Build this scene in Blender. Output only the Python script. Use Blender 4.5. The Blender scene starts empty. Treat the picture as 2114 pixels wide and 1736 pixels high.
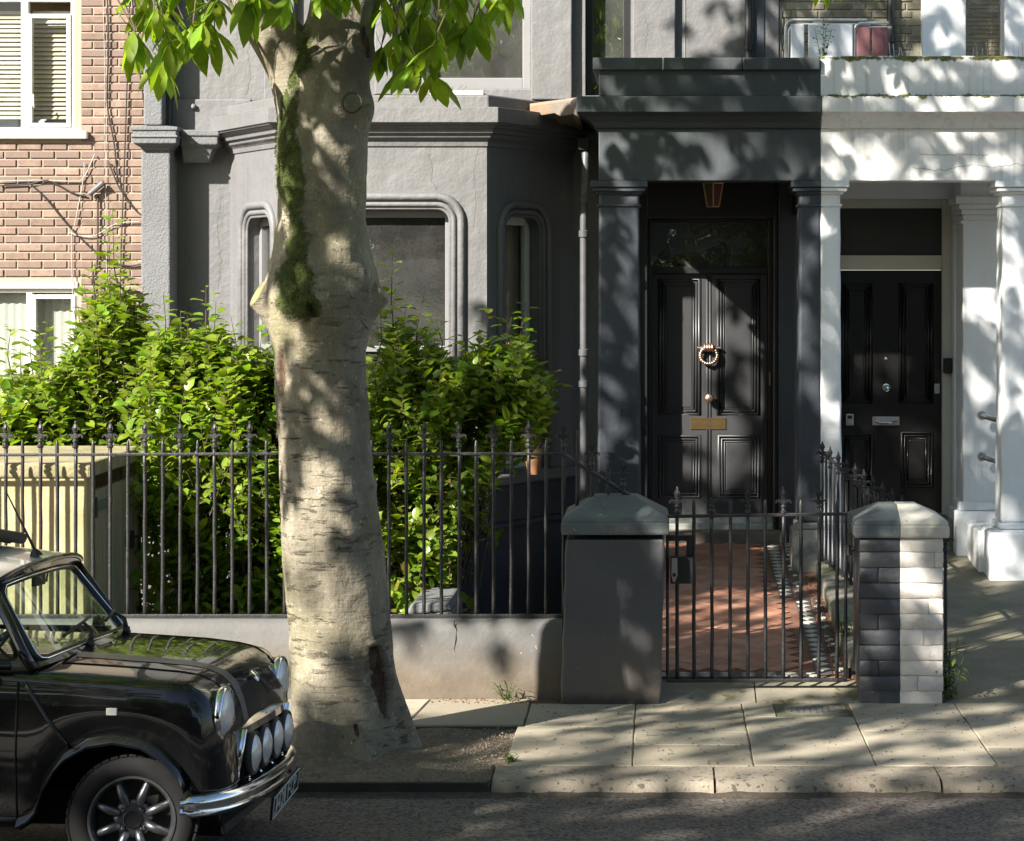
import bpy, bmesh, math, random
import numpy as np
from mathutils import Vector, Matrix, noise, Euler

R = math.radians
scene = bpy.context.scene
COL = scene.collection
# ---------------------------------------------------------------- camera, sky, sun, exposure
F, XV, YV, H = 4688.0, 1358.7, 590.3, 2.45      # focal length and vanishing point, eye height in metres
cam = bpy.data.cameras.new('camera')
cam.sensor_width = 36.0
cam.lens = F / 2114 * 36
cam.shift_x = (1057 - XV) / 2114
cam.shift_y = -(868 - YV) / 2114
cam.clip_start = 0.1
cam.clip_end = 400
co = bpy.data.objects.new('camera', cam)
co.location = (0, 0, H)
co.rotation_euler = (R(90), 0, 0)
COL.objects.link(co)
scene.camera = co

LIGHT = Vector((1.0, 1.0, -0.88)).normalized()    # the way the sunlight travels
ELEV = math.asin(-LIGHT.z)
world = bpy.data.worlds.new('World')
scene.world = world
world.use_nodes = True
wt = world.node_tree
bg = wt.nodes['Background']
sky = wt.nodes.new('ShaderNodeTexSky')
sky.sky_type = 'NISHITA'
sky.sun_disc = False
sky.sun_elevation = ELEV
sky.sun_rotation = math.atan2(-LIGHT.x, -LIGHT.y)
wt.links.new(sky.outputs[0], bg.inputs[0])
bg.inputs[1].default_value = 0.056
sl = bpy.data.lights.new('sun', 'SUN')
sl.energy = 5.0
sl.angle = R(0.8)
sl.color = (1.0, 0.93, 0.82)
so = bpy.data.objects.new('sun', sl)
so.rotation_euler = LIGHT.to_track_quat('-Z', 'Y').to_euler()
so.location = (-20, -20, 18)
COL.objects.link(so)
scene.view_settings.view_transform = 'Standard'
scene.view_settings.look = 'None'
scene.view_settings.exposure = 1.8
scene.view_settings.gamma = 1
scene.render.engine = 'CYCLES'
scene.cycles.max_bounces = 8
scene.cycles.transparent_max_bounces = 12
scene.cycles.sample_clamp_indirect = 6
scene.cycles.use_denoising = True

# ---------------------------------------------------------------- helpers
def PX(x, Y): return (x - XV) * Y / F
def PZ(y, Y): return H - (y - YV) * Y / F
def P(x, y, Y): return Vector((PX(x, Y), Y, PZ(y, Y)))

WM = {}
def par(o, parent, inv=True):
    o.parent = parent
    if inv:
        o.matrix_parent_inverse = WM.get(parent.name, Matrix.Identity(4)).inverted()

def tag(o, label, cat=None, group=None, kind=None):
    if label: o['label'] = label
    if cat: o['category'] = cat
    if group: o['group'] = group
    if kind: o['kind'] = kind
    return o

def thing(name, label, cat, loc=(0, 0, 0), rot=(0, 0, 0), group=None):
    o = bpy.data.objects.new(name, None)
    o.empty_display_size = 0.1
    COL.objects.link(o)
    o.location = loc
    o.rotation_euler = rot
    WM[o.name] = Matrix.Translation(loc) @ Euler(rot).to_matrix().to_4x4()
    return tag(o, label, cat, group)

def mesh_obj(name, me, parent=None, loc=None, rot=None, inv=True, scale=None):
    o = bpy.data.objects.new(name, me)
    COL.objects.link(o)
    if loc is not None: o.location = loc
    if rot is not None: o.rotation_euler = rot
    if scale is not None: o.scale = scale
    if parent: par(o, parent, inv)
    return o

class MB:
    def __init__(s): s.v = []; s.f = []
    def add(s, vs, fs):
        n = len(s.v)
        s.v.extend([tuple(v) for v in vs])
        s.f.extend([tuple(i + n for i in f) for f in fs])
        return s
    def box(s, x0, x1, y0, y1, z0, z1):
        return s.add([(x0,y0,z0),(x1,y0,z0),(x1,y1,z0),(x0,y1,z0),(x0,y0,z1),(x1,y0,z1),(x1,y1,z1),(x0,y1,z1)],
                     [(3,2,1,0),(4,5,6,7),(0,1,5,4),(1,2,6,5),(2,3,7,6),(3,0,4,7)])
    def obox(s, c, ax, ay, az):
        c = Vector(c); ax = Vector(ax); ay = Vector(ay); az = Vector(az)
        vs = [c - ax - ay - az, c + ax - ay - az, c + ax + ay - az, c - ax + ay - az,
              c - ax - ay + az, c + ax - ay + az, c + ax + ay + az, c - ax + ay + az]
        return s.add(vs, [(3,2,1,0),(4,5,6,7),(0,1,5,4),(1,2,6,5),(2,3,7,6),(3,0,4,7)])
    def tube(s, pts, r, n=8, cap=True, closed=False, squash=None):
        pts = [Vector(p) for p in pts]
        m = len(pts)
        rs = r if isinstance(r, (list, tuple)) else [r] * m
        vs = []; fs = []
        prev = None
        for i, p in enumerate(pts):
            if closed: t = pts[(i + 1) % m] - pts[i - 1]
            else: t = pts[min(i + 1, m - 1)] - pts[max(i - 1, 0)]
            if t.length < 1e-9: t = Vector((0, 0, 1))
            t.normalize()
            if prev is None:
                up = Vector((0, 0, 1)) if abs(t.z) < 0.9 else Vector((0, 1, 0))
                a = t.cross(up).normalized()
            else:
                a = (prev - t * prev.dot(t)).normalized()
            prev = a
            b = t.cross(a)
            for k in range(n):
                q = 2 * math.pi * k / n
                vs.append(p + (a * math.cos(q) + b * math.sin(q) * (squash or 1)) * rs[i])
        for i in range(m if closed else m - 1):
            j = (i + 1) % m
            for k in range(n):
                l = (k + 1) % n
                fs.append((i * n + k, i * n + l, j * n + l, j * n + k))
        if cap and not closed:
            fs.append(tuple(range(n - 1, -1, -1)))
            fs.append(tuple((m - 1) * n + k for k in range(n)))
        return s.add(vs, fs)
    def lathe(s, prof, o, axis=(0, 0, 1), n=20, cap=True):
        o = Vector(o); t = Vector(axis).normalized()
        up = Vector((0, 0, 1)) if abs(t.z) < 0.9 else Vector((1, 0, 0))
        a = t.cross(up).normalized(); b = t.cross(a)
        vs = []; fs = []
        for r, h in prof:
            for k in range(n):
                q = 2 * math.pi * k / n
                vs.append(o + t * h + (a * math.cos(q) + b * math.sin(q)) * r)
        for i in range(len(prof) - 1):
            for k in range(n):
                l = (k + 1) % n
                fs.append((i * n + k, i * n + l, (i + 1) * n + l, (i + 1) * n + k))
        if cap:
            fs.append(tuple(range(n - 1, -1, -1)))
            fs.append(tuple((len(prof) - 1) * n + k for k in range(n)))
        return s.add(vs, fs)
    def prism(s, pts, fn, d0, d1):
        """2D outline pts, fn(u, v, d) -> point"""
        n = len(pts)
        vs = [fn(u, v, d0) for u, v in pts] + [fn(u, v, d1) for u, v in pts]
        fs = [tuple(range(n - 1, -1, -1)), tuple(range(n, 2 * n))]
        fs += [(i, (i + 1) % n, n + (i + 1) % n, n + i) for i in range(n)]
        return s.add(vs, fs)
    def loft(s, rings, cap=True, closed=True):
        n = len(rings[0])
        vs = [p for r in rings for p in r]
        fs = []
        for i in range(len(rings) - 1):
            for k in range(n if closed else n - 1):
                l = (k + 1) % n
                fs.append((i * n + k, i * n + l, (i + 1) * n + l, (i + 1) * n + k))
        if cap:
            fs.append(tuple(range(n - 1, -1, -1)))
            fs.append(tuple((len(rings) - 1) * n + k for k in range(n)))
        return s.add(vs, fs)
    def sweep_plan(s, plan, prof, top=True):
        """profile [(out, z)] carried along a plan polyline [(x, y)], outward is to the right of travel"""
        rings = []
        m = len(plan)
        for i in range(m):
            p = Vector(plan[i])
            ns = []
            if i > 0:
                d = (Vector(plan[i]) - Vector(plan[i - 1])).normalized(); ns.append(Vector((d.y, -d.x)))
            if i < m - 1:
                d = (Vector(plan[i + 1]) - Vector(plan[i])).normalized(); ns.append(Vector((d.y, -d.x)))
            nn = ns[0] if len(ns) == 1 else (ns[0] + ns[1]) / (1 + ns[0].dot(ns[1]))
            rings.append([(p.x + nn.x * o, p.y + nn.y * o, z) for o, z in prof])
        return s.loft(rings, cap=True, closed=True)
    def mesh(s, name, mat=None, smooth=False):
        me = bpy.data.meshes.new(name)
        me.from_pydata(s.v, [], s.f)
        bm = bmesh.new(); bm.from_mesh(me)
        bmesh.ops.recalc_face_normals(bm, faces=bm.faces)
        bm.to_mesh(me); bm.free()
        if smooth:
            for p in me.polygons: p.use_smooth = True
        if mat is not None: me.materials.append(mat)
        return me
    def build(s, name, mat, parent=None, smooth=False, bevel=0, seg=2, subs=0, inv=True, angle=None, label=None):
        me = s.mesh(name, mat, smooth)
        o = mesh_obj(name, me, parent, inv=inv)
        if label: o['label'] = label
        if bevel:
            b = o.modifiers.new('bevel', 'BEVEL'); b.width = bevel; b.segments = seg
            b.limit_method = 'ANGLE'; b.angle_limit = R(40)
        if subs:
            m = o.modifiers.new('subs', 'SUBSURF'); m.levels = subs; m.render_levels = subs
        if angle is not None:
            try: me.set_sharp_from_angle(angle=R(angle))
            except Exception: pass
        return o

def ap(o, f):
    return o

# ---------------------------------------------------------------- materials
def new_mat(name):
    m = bpy.data.materials.new(name); m.use_nodes = True
    nt = m.node_tree
    return m, nt, nt.nodes['Principled BSDF']

def nd(nt, t, **kw):
    n = nt.nodes.new(t)
    for k, v in kw.items():
        if k.startswith('i_'): n.inputs[k[2:].replace('_', ' ')].default_value = v
        else: setattr(n, k, v)
    return n

def c4(c): return (c[0], c[1], c[2], 1)

def pos_node(nt, scale=(1, 1, 1), obj=False):
    if obj: g = nd(nt, 'ShaderNodeTexCoord').outputs['Object']
    else: g = nd(nt, 'ShaderNodeNewGeometry').outputs['Position']
    mp = nd(nt, 'ShaderNodeMapping')
    mp.inputs['Scale'].default_value = scale
    nt.links.new(g, mp.inputs['Vector'])
    return mp.outputs[0]

def noise_node(nt, vec, scale, detail=5, rough=0.6):
    n = nd(nt, 'ShaderNodeTexNoise')
    n.inputs['Scale'].default_value = scale
    n.inputs['Detail'].default_value = detail
    n.inputs['Roughness'].default_value = rough
    nt.links.new(vec, n.inputs['Vector'])
    return n.outputs['Fac']

def ramp(nt, fac, stops, interp='LINEAR'):
    r = nd(nt, 'ShaderNodeValToRGB')
    r.color_ramp.interpolation = interp
    els = r.color_ramp.elements
    els[0].position = stops[0][0]; els[0].color = c4(stops[0][1])
    els[1].position = stops[-1][0]; els[1].color = c4(stops[-1][1])
    for p, c in stops[1:-1]:
        e = els.new(p); e.color = c4(c)
    nt.links.new(fac, r.inputs[0])
    return r.outputs[0]

def mask(nt, fac, a, b):
    m = nd(nt, 'ShaderNodeMapRange')
    m.inputs[1].default_value = a; m.inputs[2].default_value = b
    m.clamp = True
    nt.links.new(fac, m.inputs[0])
    return m.outputs[0]

def mix(nt, fac, a, b, mode='MIX'):
    n = nd(nt, 'ShaderNodeMix', data_type='RGBA', blend_type=mode)
    for s, v in ((n.inputs[0], fac), (n.inputs[6], a), (n.inputs[7], b)):
        if hasattr(v, 'is_linked'): nt.links.new(v, s)
        elif isinstance(v, (int, float)): s.default_value = v
        else: s.default_value = c4(v)
    return n.outputs[2]

def math_n(nt, op, a, b=0.0):
    n = nd(nt, 'ShaderNodeMath', operation=op)
    for s, v in ((n.inputs[0], a), (n.inputs[1], b)):
        if hasattr(v, 'is_linked'): nt.links.new(v, s)
        else: s.default_value = v
    return n.outputs[0]

def bump(nt, bsdf, hts, strength=0.3, dist=0.01):
    prev = None
    for h, st, d in hts:
        b = nd(nt, 'ShaderNodeBump')
        b.inputs['Strength'].default_value = st
        b.inputs['Distance'].default_value = d
        nt.links.new(h, b.inputs['Height'])
        if prev: nt.links.new(prev, b.inputs['Normal'])
        prev = b.outputs[0]
    nt.links.new(prev, bsdf.inputs['Normal'])

def M(name, col, rough=0.6, metal=0.0, var=0.2, scale=5, col2=None, thr=(0.45, 0.65), spots=None,
      bumps=((40, 0.25, 0.004),), rnd=0.0, spec=0.5, coat=0.0, stretch=(1, 1, 1), obj=False, hue2=None, streak=None):
    """noise-broken paint or stone: col varied by var, col2 patches, spots = (scale, threshold, colour), bumps = (scale, strength, distance)"""
    m, nt, b = new_mat(name)
    v = pos_node(nt, stretch, obj)
    n1 = noise_node(nt, v, scale, 6)
    lo = [c * (1 - var) for c in col]; hi = [c * (1 + var) for c in col]
    c = ramp(nt, n1, [(0.3, lo), (0.7, hi)])
    if col2 is not None:
        n2 = noise_node(nt, v, scale * 0.43 + 1.3, 7, 0.65)
        c = mix(nt, mask(nt, n2, *thr), c, col2)
    if spots:
        for sc_, th, sc_col in (spots if isinstance(spots[0], (tuple, list)) else [spots]):
            n3 = noise_node(nt, v, sc_, 3, 0.55)
            c = mix(nt, mask(nt, n3, th, th + 0.05), c, sc_col)
    if streak:      # rain streaks and grime runs
        sv = pos_node(nt, (9, 9, 0.55), obj)
        c = mix(nt, math_n(nt, 'MULTIPLY', mask(nt, noise_node(nt, sv, 1.6, 7, 0.65), 0.5, 0.75), streak[0]), c, streak[1])
        c = mix(nt, math_n(nt, 'MULTIPLY', mask(nt, noise_node(nt, pos_node(nt, (1, 1, 1), obj), 1.1, 4, 0.5), 0.5, 0.56), streak[0] * 0.35), c, streak[1])
    if rnd:
        oi = nd(nt, 'ShaderNodeObjectInfo')
        rr = mask(nt, oi.outputs['Random'], 0, 1)
        f = math_n(nt, 'ADD', math_n(nt, 'MULTIPLY', rr, 2 * rnd), 1 - rnd)
        hsv = nd(nt, 'ShaderNodeHueSaturation')
        nt.links.new(f, hsv.inputs['Value']); nt.links.new(c, hsv.inputs['Color'])
        c = hsv.outputs[0]
        if hue2 is not None:
            r2 = math_n(nt, 'FRACT', math_n(nt, 'MULTIPLY', oi.outputs['Random'], 17.3))
            c = mix(nt, mask(nt, r2, 0.55, 0.9), c, hue2)
    nt.links.new(c, b.inputs['Base Color'])
    b.inputs['Roughness'].default_value = rough
    b.inputs['Metallic'].default_value = metal
    b.inputs['Specular IOR Level'].default_value = spec
    b.inputs['Coat Weight'].default_value = coat
    b.inputs['Coat Roughness'].default_value = 0.03
    if bumps:
        bump(nt, b, [(noise_node(nt, v, s_, 5, 0.6), st, d) for s_, st, d in bumps])
    return m

def plain(name, col, rough=0.5, metal=0.0, spec=0.5, coat=0.0, emit=0):
    m, nt, b = new_mat(name)
    v = pos_node(nt)
    c = ramp(nt, noise_node(nt, v, 30, 3), [(0.3, [x * 0.9 for x in col]), (0.7, [x * 1.1 for x in col])])
    nt.links.new(c, b.inputs['Base Color'])
    b.inputs['Roughness'].default_value = rough
    b.inputs['Metallic'].default_value = metal
    b.inputs['Specular IOR Level'].default_value = spec
    b.inputs['Coat Weight'].default_value = coat
    return m

def glass_mat(name, tint=(1, 1, 1), ior=1.5, wav=0.0, rough=0.0, dust=0.0):
    m = bpy.data.materials.new(name); m.use_nodes = True
    nt = m.node_tree; nt.nodes.clear()
    out = nd(nt, 'ShaderNodeOutputMaterial')
    tr = nd(nt, 'ShaderNodeBsdfTransparent'); tr.inputs[0].default_value = c4(tint)
    gl = nd(nt, 'ShaderNodeBsdfGlossy'); gl.inputs['Roughness'].default_value = rough
    gm = nd(nt, 'ShaderNodeNewGeometry'); dt = nd(nt, 'ShaderNodeVectorMath', operation='DOT_PRODUCT')
    nt.links.new(gm.outputs['Incoming'], dt.inputs[0]); nt.links.new(gm.outputs['Normal'], dt.inputs[1])
    f0 = ((ior - 1) / (ior + 1)) ** 2       # the same from both sides of the pane
    fz = math_n(nt, 'POWER', math_n(nt, 'SUBTRACT', 1.0, math_n(nt, 'ABSOLUTE', dt.outputs['Value'])), 5.0)
    fres = math_n(nt, 'ADD', math_n(nt, 'MULTIPLY', fz, 1 - f0), f0)
    mx = nd(nt, 'ShaderNodeMixShader')
    if wav:
        v = pos_node(nt)
        bp = nd(nt, 'ShaderNodeBump'); bp.inputs['Strength'].default_value = wav; bp.inputs['Distance'].default_value = 0.02
        nt.links.new(noise_node(nt, v, 4, 2), bp.inputs['Height'])
        nt.links.new(bp.outputs[0], gl.inputs['Normal'])
    nt.links.new(fres, mx.inputs[0])
    nt.links.new(tr.outputs[0], mx.inputs[1]); nt.links.new(gl.outputs[0], mx.inputs[2])
    if dust:        # a film of dirt on the pane
        df = nd(nt, 'ShaderNodeBsdfDiffuse'); df.inputs[0].default_value = (0.5, 0.5, 0.48, 1)
        m2 = nd(nt, 'ShaderNodeMixShader')
        dv = pos_node(nt)
        dn = math_n(nt, 'MULTIPLY', mask(nt, math_n(nt, 'ADD', math_n(nt, 'MULTIPLY', noise_node(nt, dv, 3, 5), 0.7), math_n(nt, 'MULTIPLY', noise_node(nt, dv, 90, 3), 0.5)), 0.3, 0.85), dust)
        nt.links.new(dn, m2.inputs[0]); nt.links.new(mx.outputs[0], m2.inputs[1]); nt.links.new(df.outputs[0], m2.inputs[2])
        nt.links.new(m2.outputs[0], out.inputs[0])
    else:
        nt.links.new(mx.outputs[0], out.inputs[0])
    return m

def leaf_mat(name, col, col2, trans=0.45, rough=0.45, tcol=None):
    m = bpy.data.materials.new(name); m.use_nodes = True
    nt = m.node_tree; nt.nodes.clear()
    out = nd(nt, 'ShaderNodeOutputMaterial')
    v = pos_node(nt)
    c = ramp(nt, noise_node(nt, v, 9, 4), [(0.32, col), (0.68, col2)])
    g = nd(nt, 'ShaderNodeNewGeometry')
    isl = g.outputs['Random Per Island']
    hsv = nd(nt, 'ShaderNodeHueSaturation')
    nt.links.new(math_n(nt, 'ADD', math_n(nt, 'MULTIPLY', isl, 0.7), 0.65), hsv.inputs['Value'])
    nt.links.new(math_n(nt, 'ADD', math_n(nt, 'MULTIPLY', math_n(nt, 'FRACT', math_n(nt, 'MULTIPLY', isl, 7.13)), 0.04), 0.484), hsv.inputs['Hue'])
    nt.links.new(c, hsv.inputs['Color']); c = hsv.outputs[0]
    c = mix(nt, mask(nt, math_n(nt, 'FRACT', math_n(nt, 'MULTIPLY', isl, 31.7)), 0.96, 0.985), c, (0.17, 0.15, 0.03))
    b = nd(nt, 'ShaderNodeBsdfPrincipled')
    nt.links.new(c, b.inputs['Base Color'])
    b.inputs['Roughness'].default_value = rough
    tl = nd(nt, 'ShaderNodeBsdfTranslucent')
    tc = mix(nt, 1.0, c, tcol or (1.5, 1.5, 0.35), 'MULTIPLY')
    nt.links.new(tc, tl.inputs[0])
    mx = nd(nt, 'ShaderNodeMixShader'); mx.inputs[0].default_value = trans
    nt.links.new(b.outputs[0], mx.inputs[1]); nt.links.new(tl.outputs[0], mx.inputs[2])
    nt.links.new(mx.outputs[0], out.inputs[0])
    return m

def zfade(nt, z0, z1, amp=0.25, scale=5):
    g = nd(nt, 'ShaderNodeNewGeometry')
    sx = nd(nt, 'ShaderNodeSeparateXYZ'); nt.links.new(g.outputs['Position'], sx.inputs[0])
    n = noise_node(nt, g.outputs['Position'], scale, 6, 0.65)
    zz = math_n(nt, 'ADD', sx.outputs[2], math_n(nt, 'MULTIPLY', math_n(nt, 'SUBTRACT', n, 0.5), amp * 2))
    return mask(nt, zz, z0, z1)

mt = {}
GREY = (0.125, 0.126, 0.132)
mt['grey'] = M('grey_wall_paint', GREY, 0.62, var=0.07, scale=2.2, spots=[(26, 0.735, (0.2, 0.19, 0.18))], streak=(0.5, (0.088, 0.086, 0.083)),
               bumps=((2.2, 0.5, 0.06), (7, 0.14, 0.02), (28, 0.07, 0.005), (150, 0.1, 0.002)))
mt['grey_rough'] = M('rough_grey_render', (0.125, 0.13, 0.138), 0.75, var=0.12, scale=4, bumps=((55, 0.75, 0.012), (140, 0.4, 0.004)))
mt['slate'] = M('slate_porch_paint', (0.043, 0.051, 0.058), 0.6, var=0.22, scale=3.5, stretch=(1, 1, 0.35), col2=(0.046, 0.06, 0.062),
                bumps=((6, 0.35, 0.02), (60, 0.15, 0.004)))
mt['navy'] = M('navy_column_paint', (0.036, 0.043, 0.055), 0.55, var=0.14, spots=[(40, 0.76, (0.1, 0.1, 0.1))], scale=4, bumps=((5, 0.4, 0.02), (50, 0.12, 0.004)))
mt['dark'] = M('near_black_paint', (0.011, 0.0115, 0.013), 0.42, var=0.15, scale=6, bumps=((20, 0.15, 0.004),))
mt['basement'] = M('basement_navy_paint', (0.03, 0.036, 0.048), 0.55, var=0.2, scale=3, bumps=((8, 0.3, 0.01),))
mt['doorgrey'] = M('charcoal_door_paint', (0.036, 0.037, 0.04), 0.4, var=0.06, scale=5, bumps=((90, 0.08, 0.002),))
mt['doorblack'] = M('gloss_black_door_paint', (0.009, 0.0085, 0.009), 0.3, var=0.2, scale=8, spots=[(46, 0.77, (0.12, 0.11, 0.1))],
                    bumps=((60, 0.12, 0.002),), spec=0.35)
mt['white'] = M('white_masonry_paint', (0.74, 0.77, 0.8), 0.6, streak=(0.2, (0.45, 0.44, 0.4)), var=0.05, scale=2.5, spots=[(34, 0.76, (0.3, 0.29, 0.26))],
                bumps=((4, 0.4, 0.03), (40, 0.12, 0.004)))
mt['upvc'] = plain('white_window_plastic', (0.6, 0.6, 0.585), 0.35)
mt['cream'] = M('cream_door_frame_paint', (0.5, 0.49, 0.42), 0.5, var=0.05, bumps=((40, 0.1, 0.003),))
mt['iron'] = M('black_iron_paint', (0.018, 0.018, 0.02), 0.42, var=0.3, scale=20, col2=(0.05, 0.045, 0.042), thr=(0.55, 0.7),
               spots=[(70, 0.73, (0.3, 0.29, 0.28)), (55, 0.76, (0.16, 0.09, 0.05))], bumps=((70, 0.55, 0.006),))
mt['brass'] = plain('brass', (0.62, 0.42, 0.2), 0.3, 1.0)
mt['copper'] = plain('dull_bronze', (0.42, 0.3, 0.22), 0.42, 1.0)
mt['chrome'] = plain('chrome', (0.75, 0.76, 0.78), 0.08, 1.0)
mt['steel'] = M('brushed_steel', (0.45, 0.45, 0.46), 0.35, 1.0, var=0.1)
mt['glass'] = glass_mat('window_glass', (0.8, 0.84, 0.82), 2.0, 0.06, 0.0, 0.09)
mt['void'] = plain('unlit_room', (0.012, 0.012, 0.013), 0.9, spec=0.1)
mt['lead'] = M('lead_pipe_paint', (0.075, 0.078, 0.085), 0.5, var=0.2, scale=9, bumps=((40, 0.2, 0.004),))
mt['terracotta'] = M('terracotta', (0.25, 0.11, 0.055), 0.8, var=0.25, scale=20, col2=(0.4, 0.26, 0.12))
mt['soil'] = M('soil', (0.035, 0.026, 0.018), 0.95, var=0.4, scale=14, bumps=((40, 0.9, 0.02),))
# ---------------------------------------------------------------- ground, road, pavement, kerb
rnd = random.Random(7)
KERB_Y = 10.92
PAVE = 0.07
def road_z(Y): return 0.03 * max(0.0, min(KERB_Y - Y, Y - 3.0))
def path_z(Y): return 0.13 + 0.0706 * (Y - 13.2)
def drive_z(Y): return 0.068 + 0.069 * (Y - 12.94)

def stone_mat(name, col, col2, rough=0.8, rndv=0.14, bumpk=0.5, speck=True, lich=None, hue2=None, thr=(0.5, 0.72)):
    sp = [(60, 0.70, [c * 0.55 for c in col]), (90, 0.72, [min(0.6, c * 1.5) for c in col])] if speck else None
    if lich: sp = (sp or []) + [lich]
    return M(name, col, rough, var=0.16, scale=3.5, col2=col2, thr=thr, spots=(sp or []) + [(15, 0.735, [c * 0.5 for c in col]), (42, 0.74, [c * 0.35 for c in col])], streak=None, rnd=rndv, hue2=hue2,
             bumps=((7, 0.25, 0.02), (70, bumpk, 0.006), (260, 0.3, 0.002)))
mt['slab'] = stone_mat('paving_stone', (0.295, 0.262, 0.203), (0.215, 0.187, 0.14), 0.75, lich=(13, 0.66, (0.16, 0.135, 0.095)), hue2=(0.25, 0.222, 0.17))
mt['kerb'] = stone_mat('worn_granite_kerb', (0.23, 0.2, 0.158), (0.125, 0.106, 0.08), 0.85, bumpk=1.0, lich=(34, 0.585, (0.08, 0.069, 0.05)), thr=(0.38, 0.75))
mt['bed'] = M('dirt_in_joints', (0.075, 0.062, 0.042), 0.95, var=0.3, scale=20, bumps=((60, 0.8, 0.01),))

# asphalt
m, nt, b = new_mat('worn_asphalt')
v = pos_node(nt)
vo = nd(nt, 'ShaderNodeTexVoronoi'); vo.inputs['Scale'].default_value = 70
nt.links.new(v, vo.inputs['Vector'])
c = ramp(nt, noise_node(nt, v, 1.3, 6), [(0.3, (0.06, 0.051, 0.045)), (0.7, (0.1, 0.086, 0.075))])
sep = nd(nt, 'ShaderNodeSeparateColor'); nt.links.new(vo.outputs['Color'], sep.inputs[0])
c = mix(nt, mask(nt, sep.outputs[0], 0.45, 1.0), c, (0.14, 0.123, 0.108))
c = mix(nt, mask(nt, sep.outputs[1], 0.7, 0.8), c, (0.022, 0.018, 0.015))
c = mix(nt, mask(nt, noise_node(nt, v, 5.0, 6, 0.7), 0.58, 0.75), c, (0.045, 0.036, 0.03))
nt.links.new(c, b.inputs['Base Color']); b.inputs['Roughness'].default_value = 0.82
bump(nt, b, [(vo.outputs['Distance'], 0.7, 0.006), (noise_node(nt, v, 160, 4), 0.5, 0.004)])
mt['asphalt'] = m

g = MB(); g.add([(-80, -60, -0.45), (80, -60, -0.45), (80, 90, -0.45), (-80, 90, -0.45)], [(0, 1, 2, 3)])
tag(g.build('ground', mt['soil']), None, kind='structure')
g = MB()
ys = [2.0, 3.0, 7.0, 10.6, KERB_Y, 11.05]
vs = []
for y in ys:
    for x in (-60, 60): vs.append((x, y, road_z(y)))
g.add(vs, [(2*i, 2*i+1, 2*i+3, 2*i+2) for i in range(len(ys)-1)])
tag(g.build('road', mt['asphalt']), None, kind='structure')

# pavement bed and slabs
PIT_X1 = -0.735
g = MB()
g.box(-30, -9, KERB_Y + 0.02, 13.3, -0.05, PAVE - 0.008)
g.box(-9, PIT_X1 - 0.02, 12.30, 13.3, -0.05, PAVE - 0.008)
g.box(PIT_X1 - 0.02, 30, KERB_Y + 0.1, 13.3, -0.05, PAVE - 0.008)
pave = tag(g.build('pavement', mt['bed']), None, kind='structure')

def slab(x0, x1, y0, y1, skew0=0.0, skew1=0.0, dz=None, name='slab', parent=None, top=PAVE, mat=None, th=0.05):
    j = 0.0032
    dz = rnd.uniform(-0.003, 0.003) if dz is None else dz
    a = [(x0 + j + skew0, y0 + j), (x1 - j + skew1, y0 + j), (x1 - j, y1 - j), (x0 + j, y1 - j)]
    # edges a little uneven
    pts = []
    for i in range(4):
        p, q = Vector(a[i]), Vector(a[(i + 1) % 4])
        n = 5
        for k in range(n):
            t = k / n
            w = p.lerp(q, t)
            if k: w += Vector((rnd.uniform(-1, 1), rnd.uniform(-1, 1))) * 0.003
            pts.append(w)
    tl = (rnd.uniform(-0.003, 0.003), rnd.uniform(-0.002, 0.002))
    cx, cy = sum(p.x for p in pts) / len(pts), sum(p.y for p in pts) / len(pts)
    def zz(p): return top + dz + tl[0] * (p.x - cx) + tl[1] * (p.y - cy)
    n = len(pts)
    ins = [p + (Vector((cx, cy)) - p).normalized() * 0.006 for p in pts]
    vs = [(p.x, p.y, top - th) for p in pts] + [(p.x, p.y, zz(p) - 0.005) for p in pts] + [(p.x, p.y, zz(p)) for p in ins]
    fs = [(i, (i + 1) % n, n + (i + 1) % n, n + i) for i in range(n)]
    fs += [(n + i, n + (i + 1) % n, 2 * n + (i + 1) % n, 2 * n + i) for i in range(n)]
    fs.append(tuple(range(2 * n, 3 * n)))
    g = MB(); g.add(vs, fs)
    return g.build(name, mat or mt['slab'], parent or pave)

YF, YB = 11.275, 12.96
cols = [(-0.728, -0.1275, [12.28]), (-0.1275, 0.477, [12.13, 11.79]), (0.477, 1.083, [12.54]), (1.083, 1.69, [12.16]),
        (1.69, 2.29, [12.39, 11.72]), (2.29, 2.9, [12.1]), (2.9, 3.5, [12.3]), (3.5, 4.1, [12.12])]
MH = (0.655, 1.06, 12.56, 12.95)   # manhole cover seat
for x0, x1, js in cols:
    yy = [YF] + sorted(js) + [YB]
    for k in range(len(yy) - 1):
        if abs(x0 - 0.477) < 0.01 and k == len(yy) - 2:
            slab(x0, MH[0], yy[k], yy[k + 1], name='paving_slab')
            continue
        slab(x0 - (0.035 if x0 < -0.7 and k == 0 else 0), x1, yy[k], yy[k + 1], name='paving_slab')
slab(-1.31, -0.728, 12.305, 13.08, skew0=-0.06, name='paving_slab')
slab(-2.0, -1.31, 12.305, 13.08, skew1=-0.06, name='paving_slab')
slab(-2.7, -2.0, 12.305, 13.08, name='paving_slab')
for k in range(6): slab(-2.7 - 0.6 * (k + 1), -2.7 - 0.6 * k, 12.305, 13.08, name='paving_slab')
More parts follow.
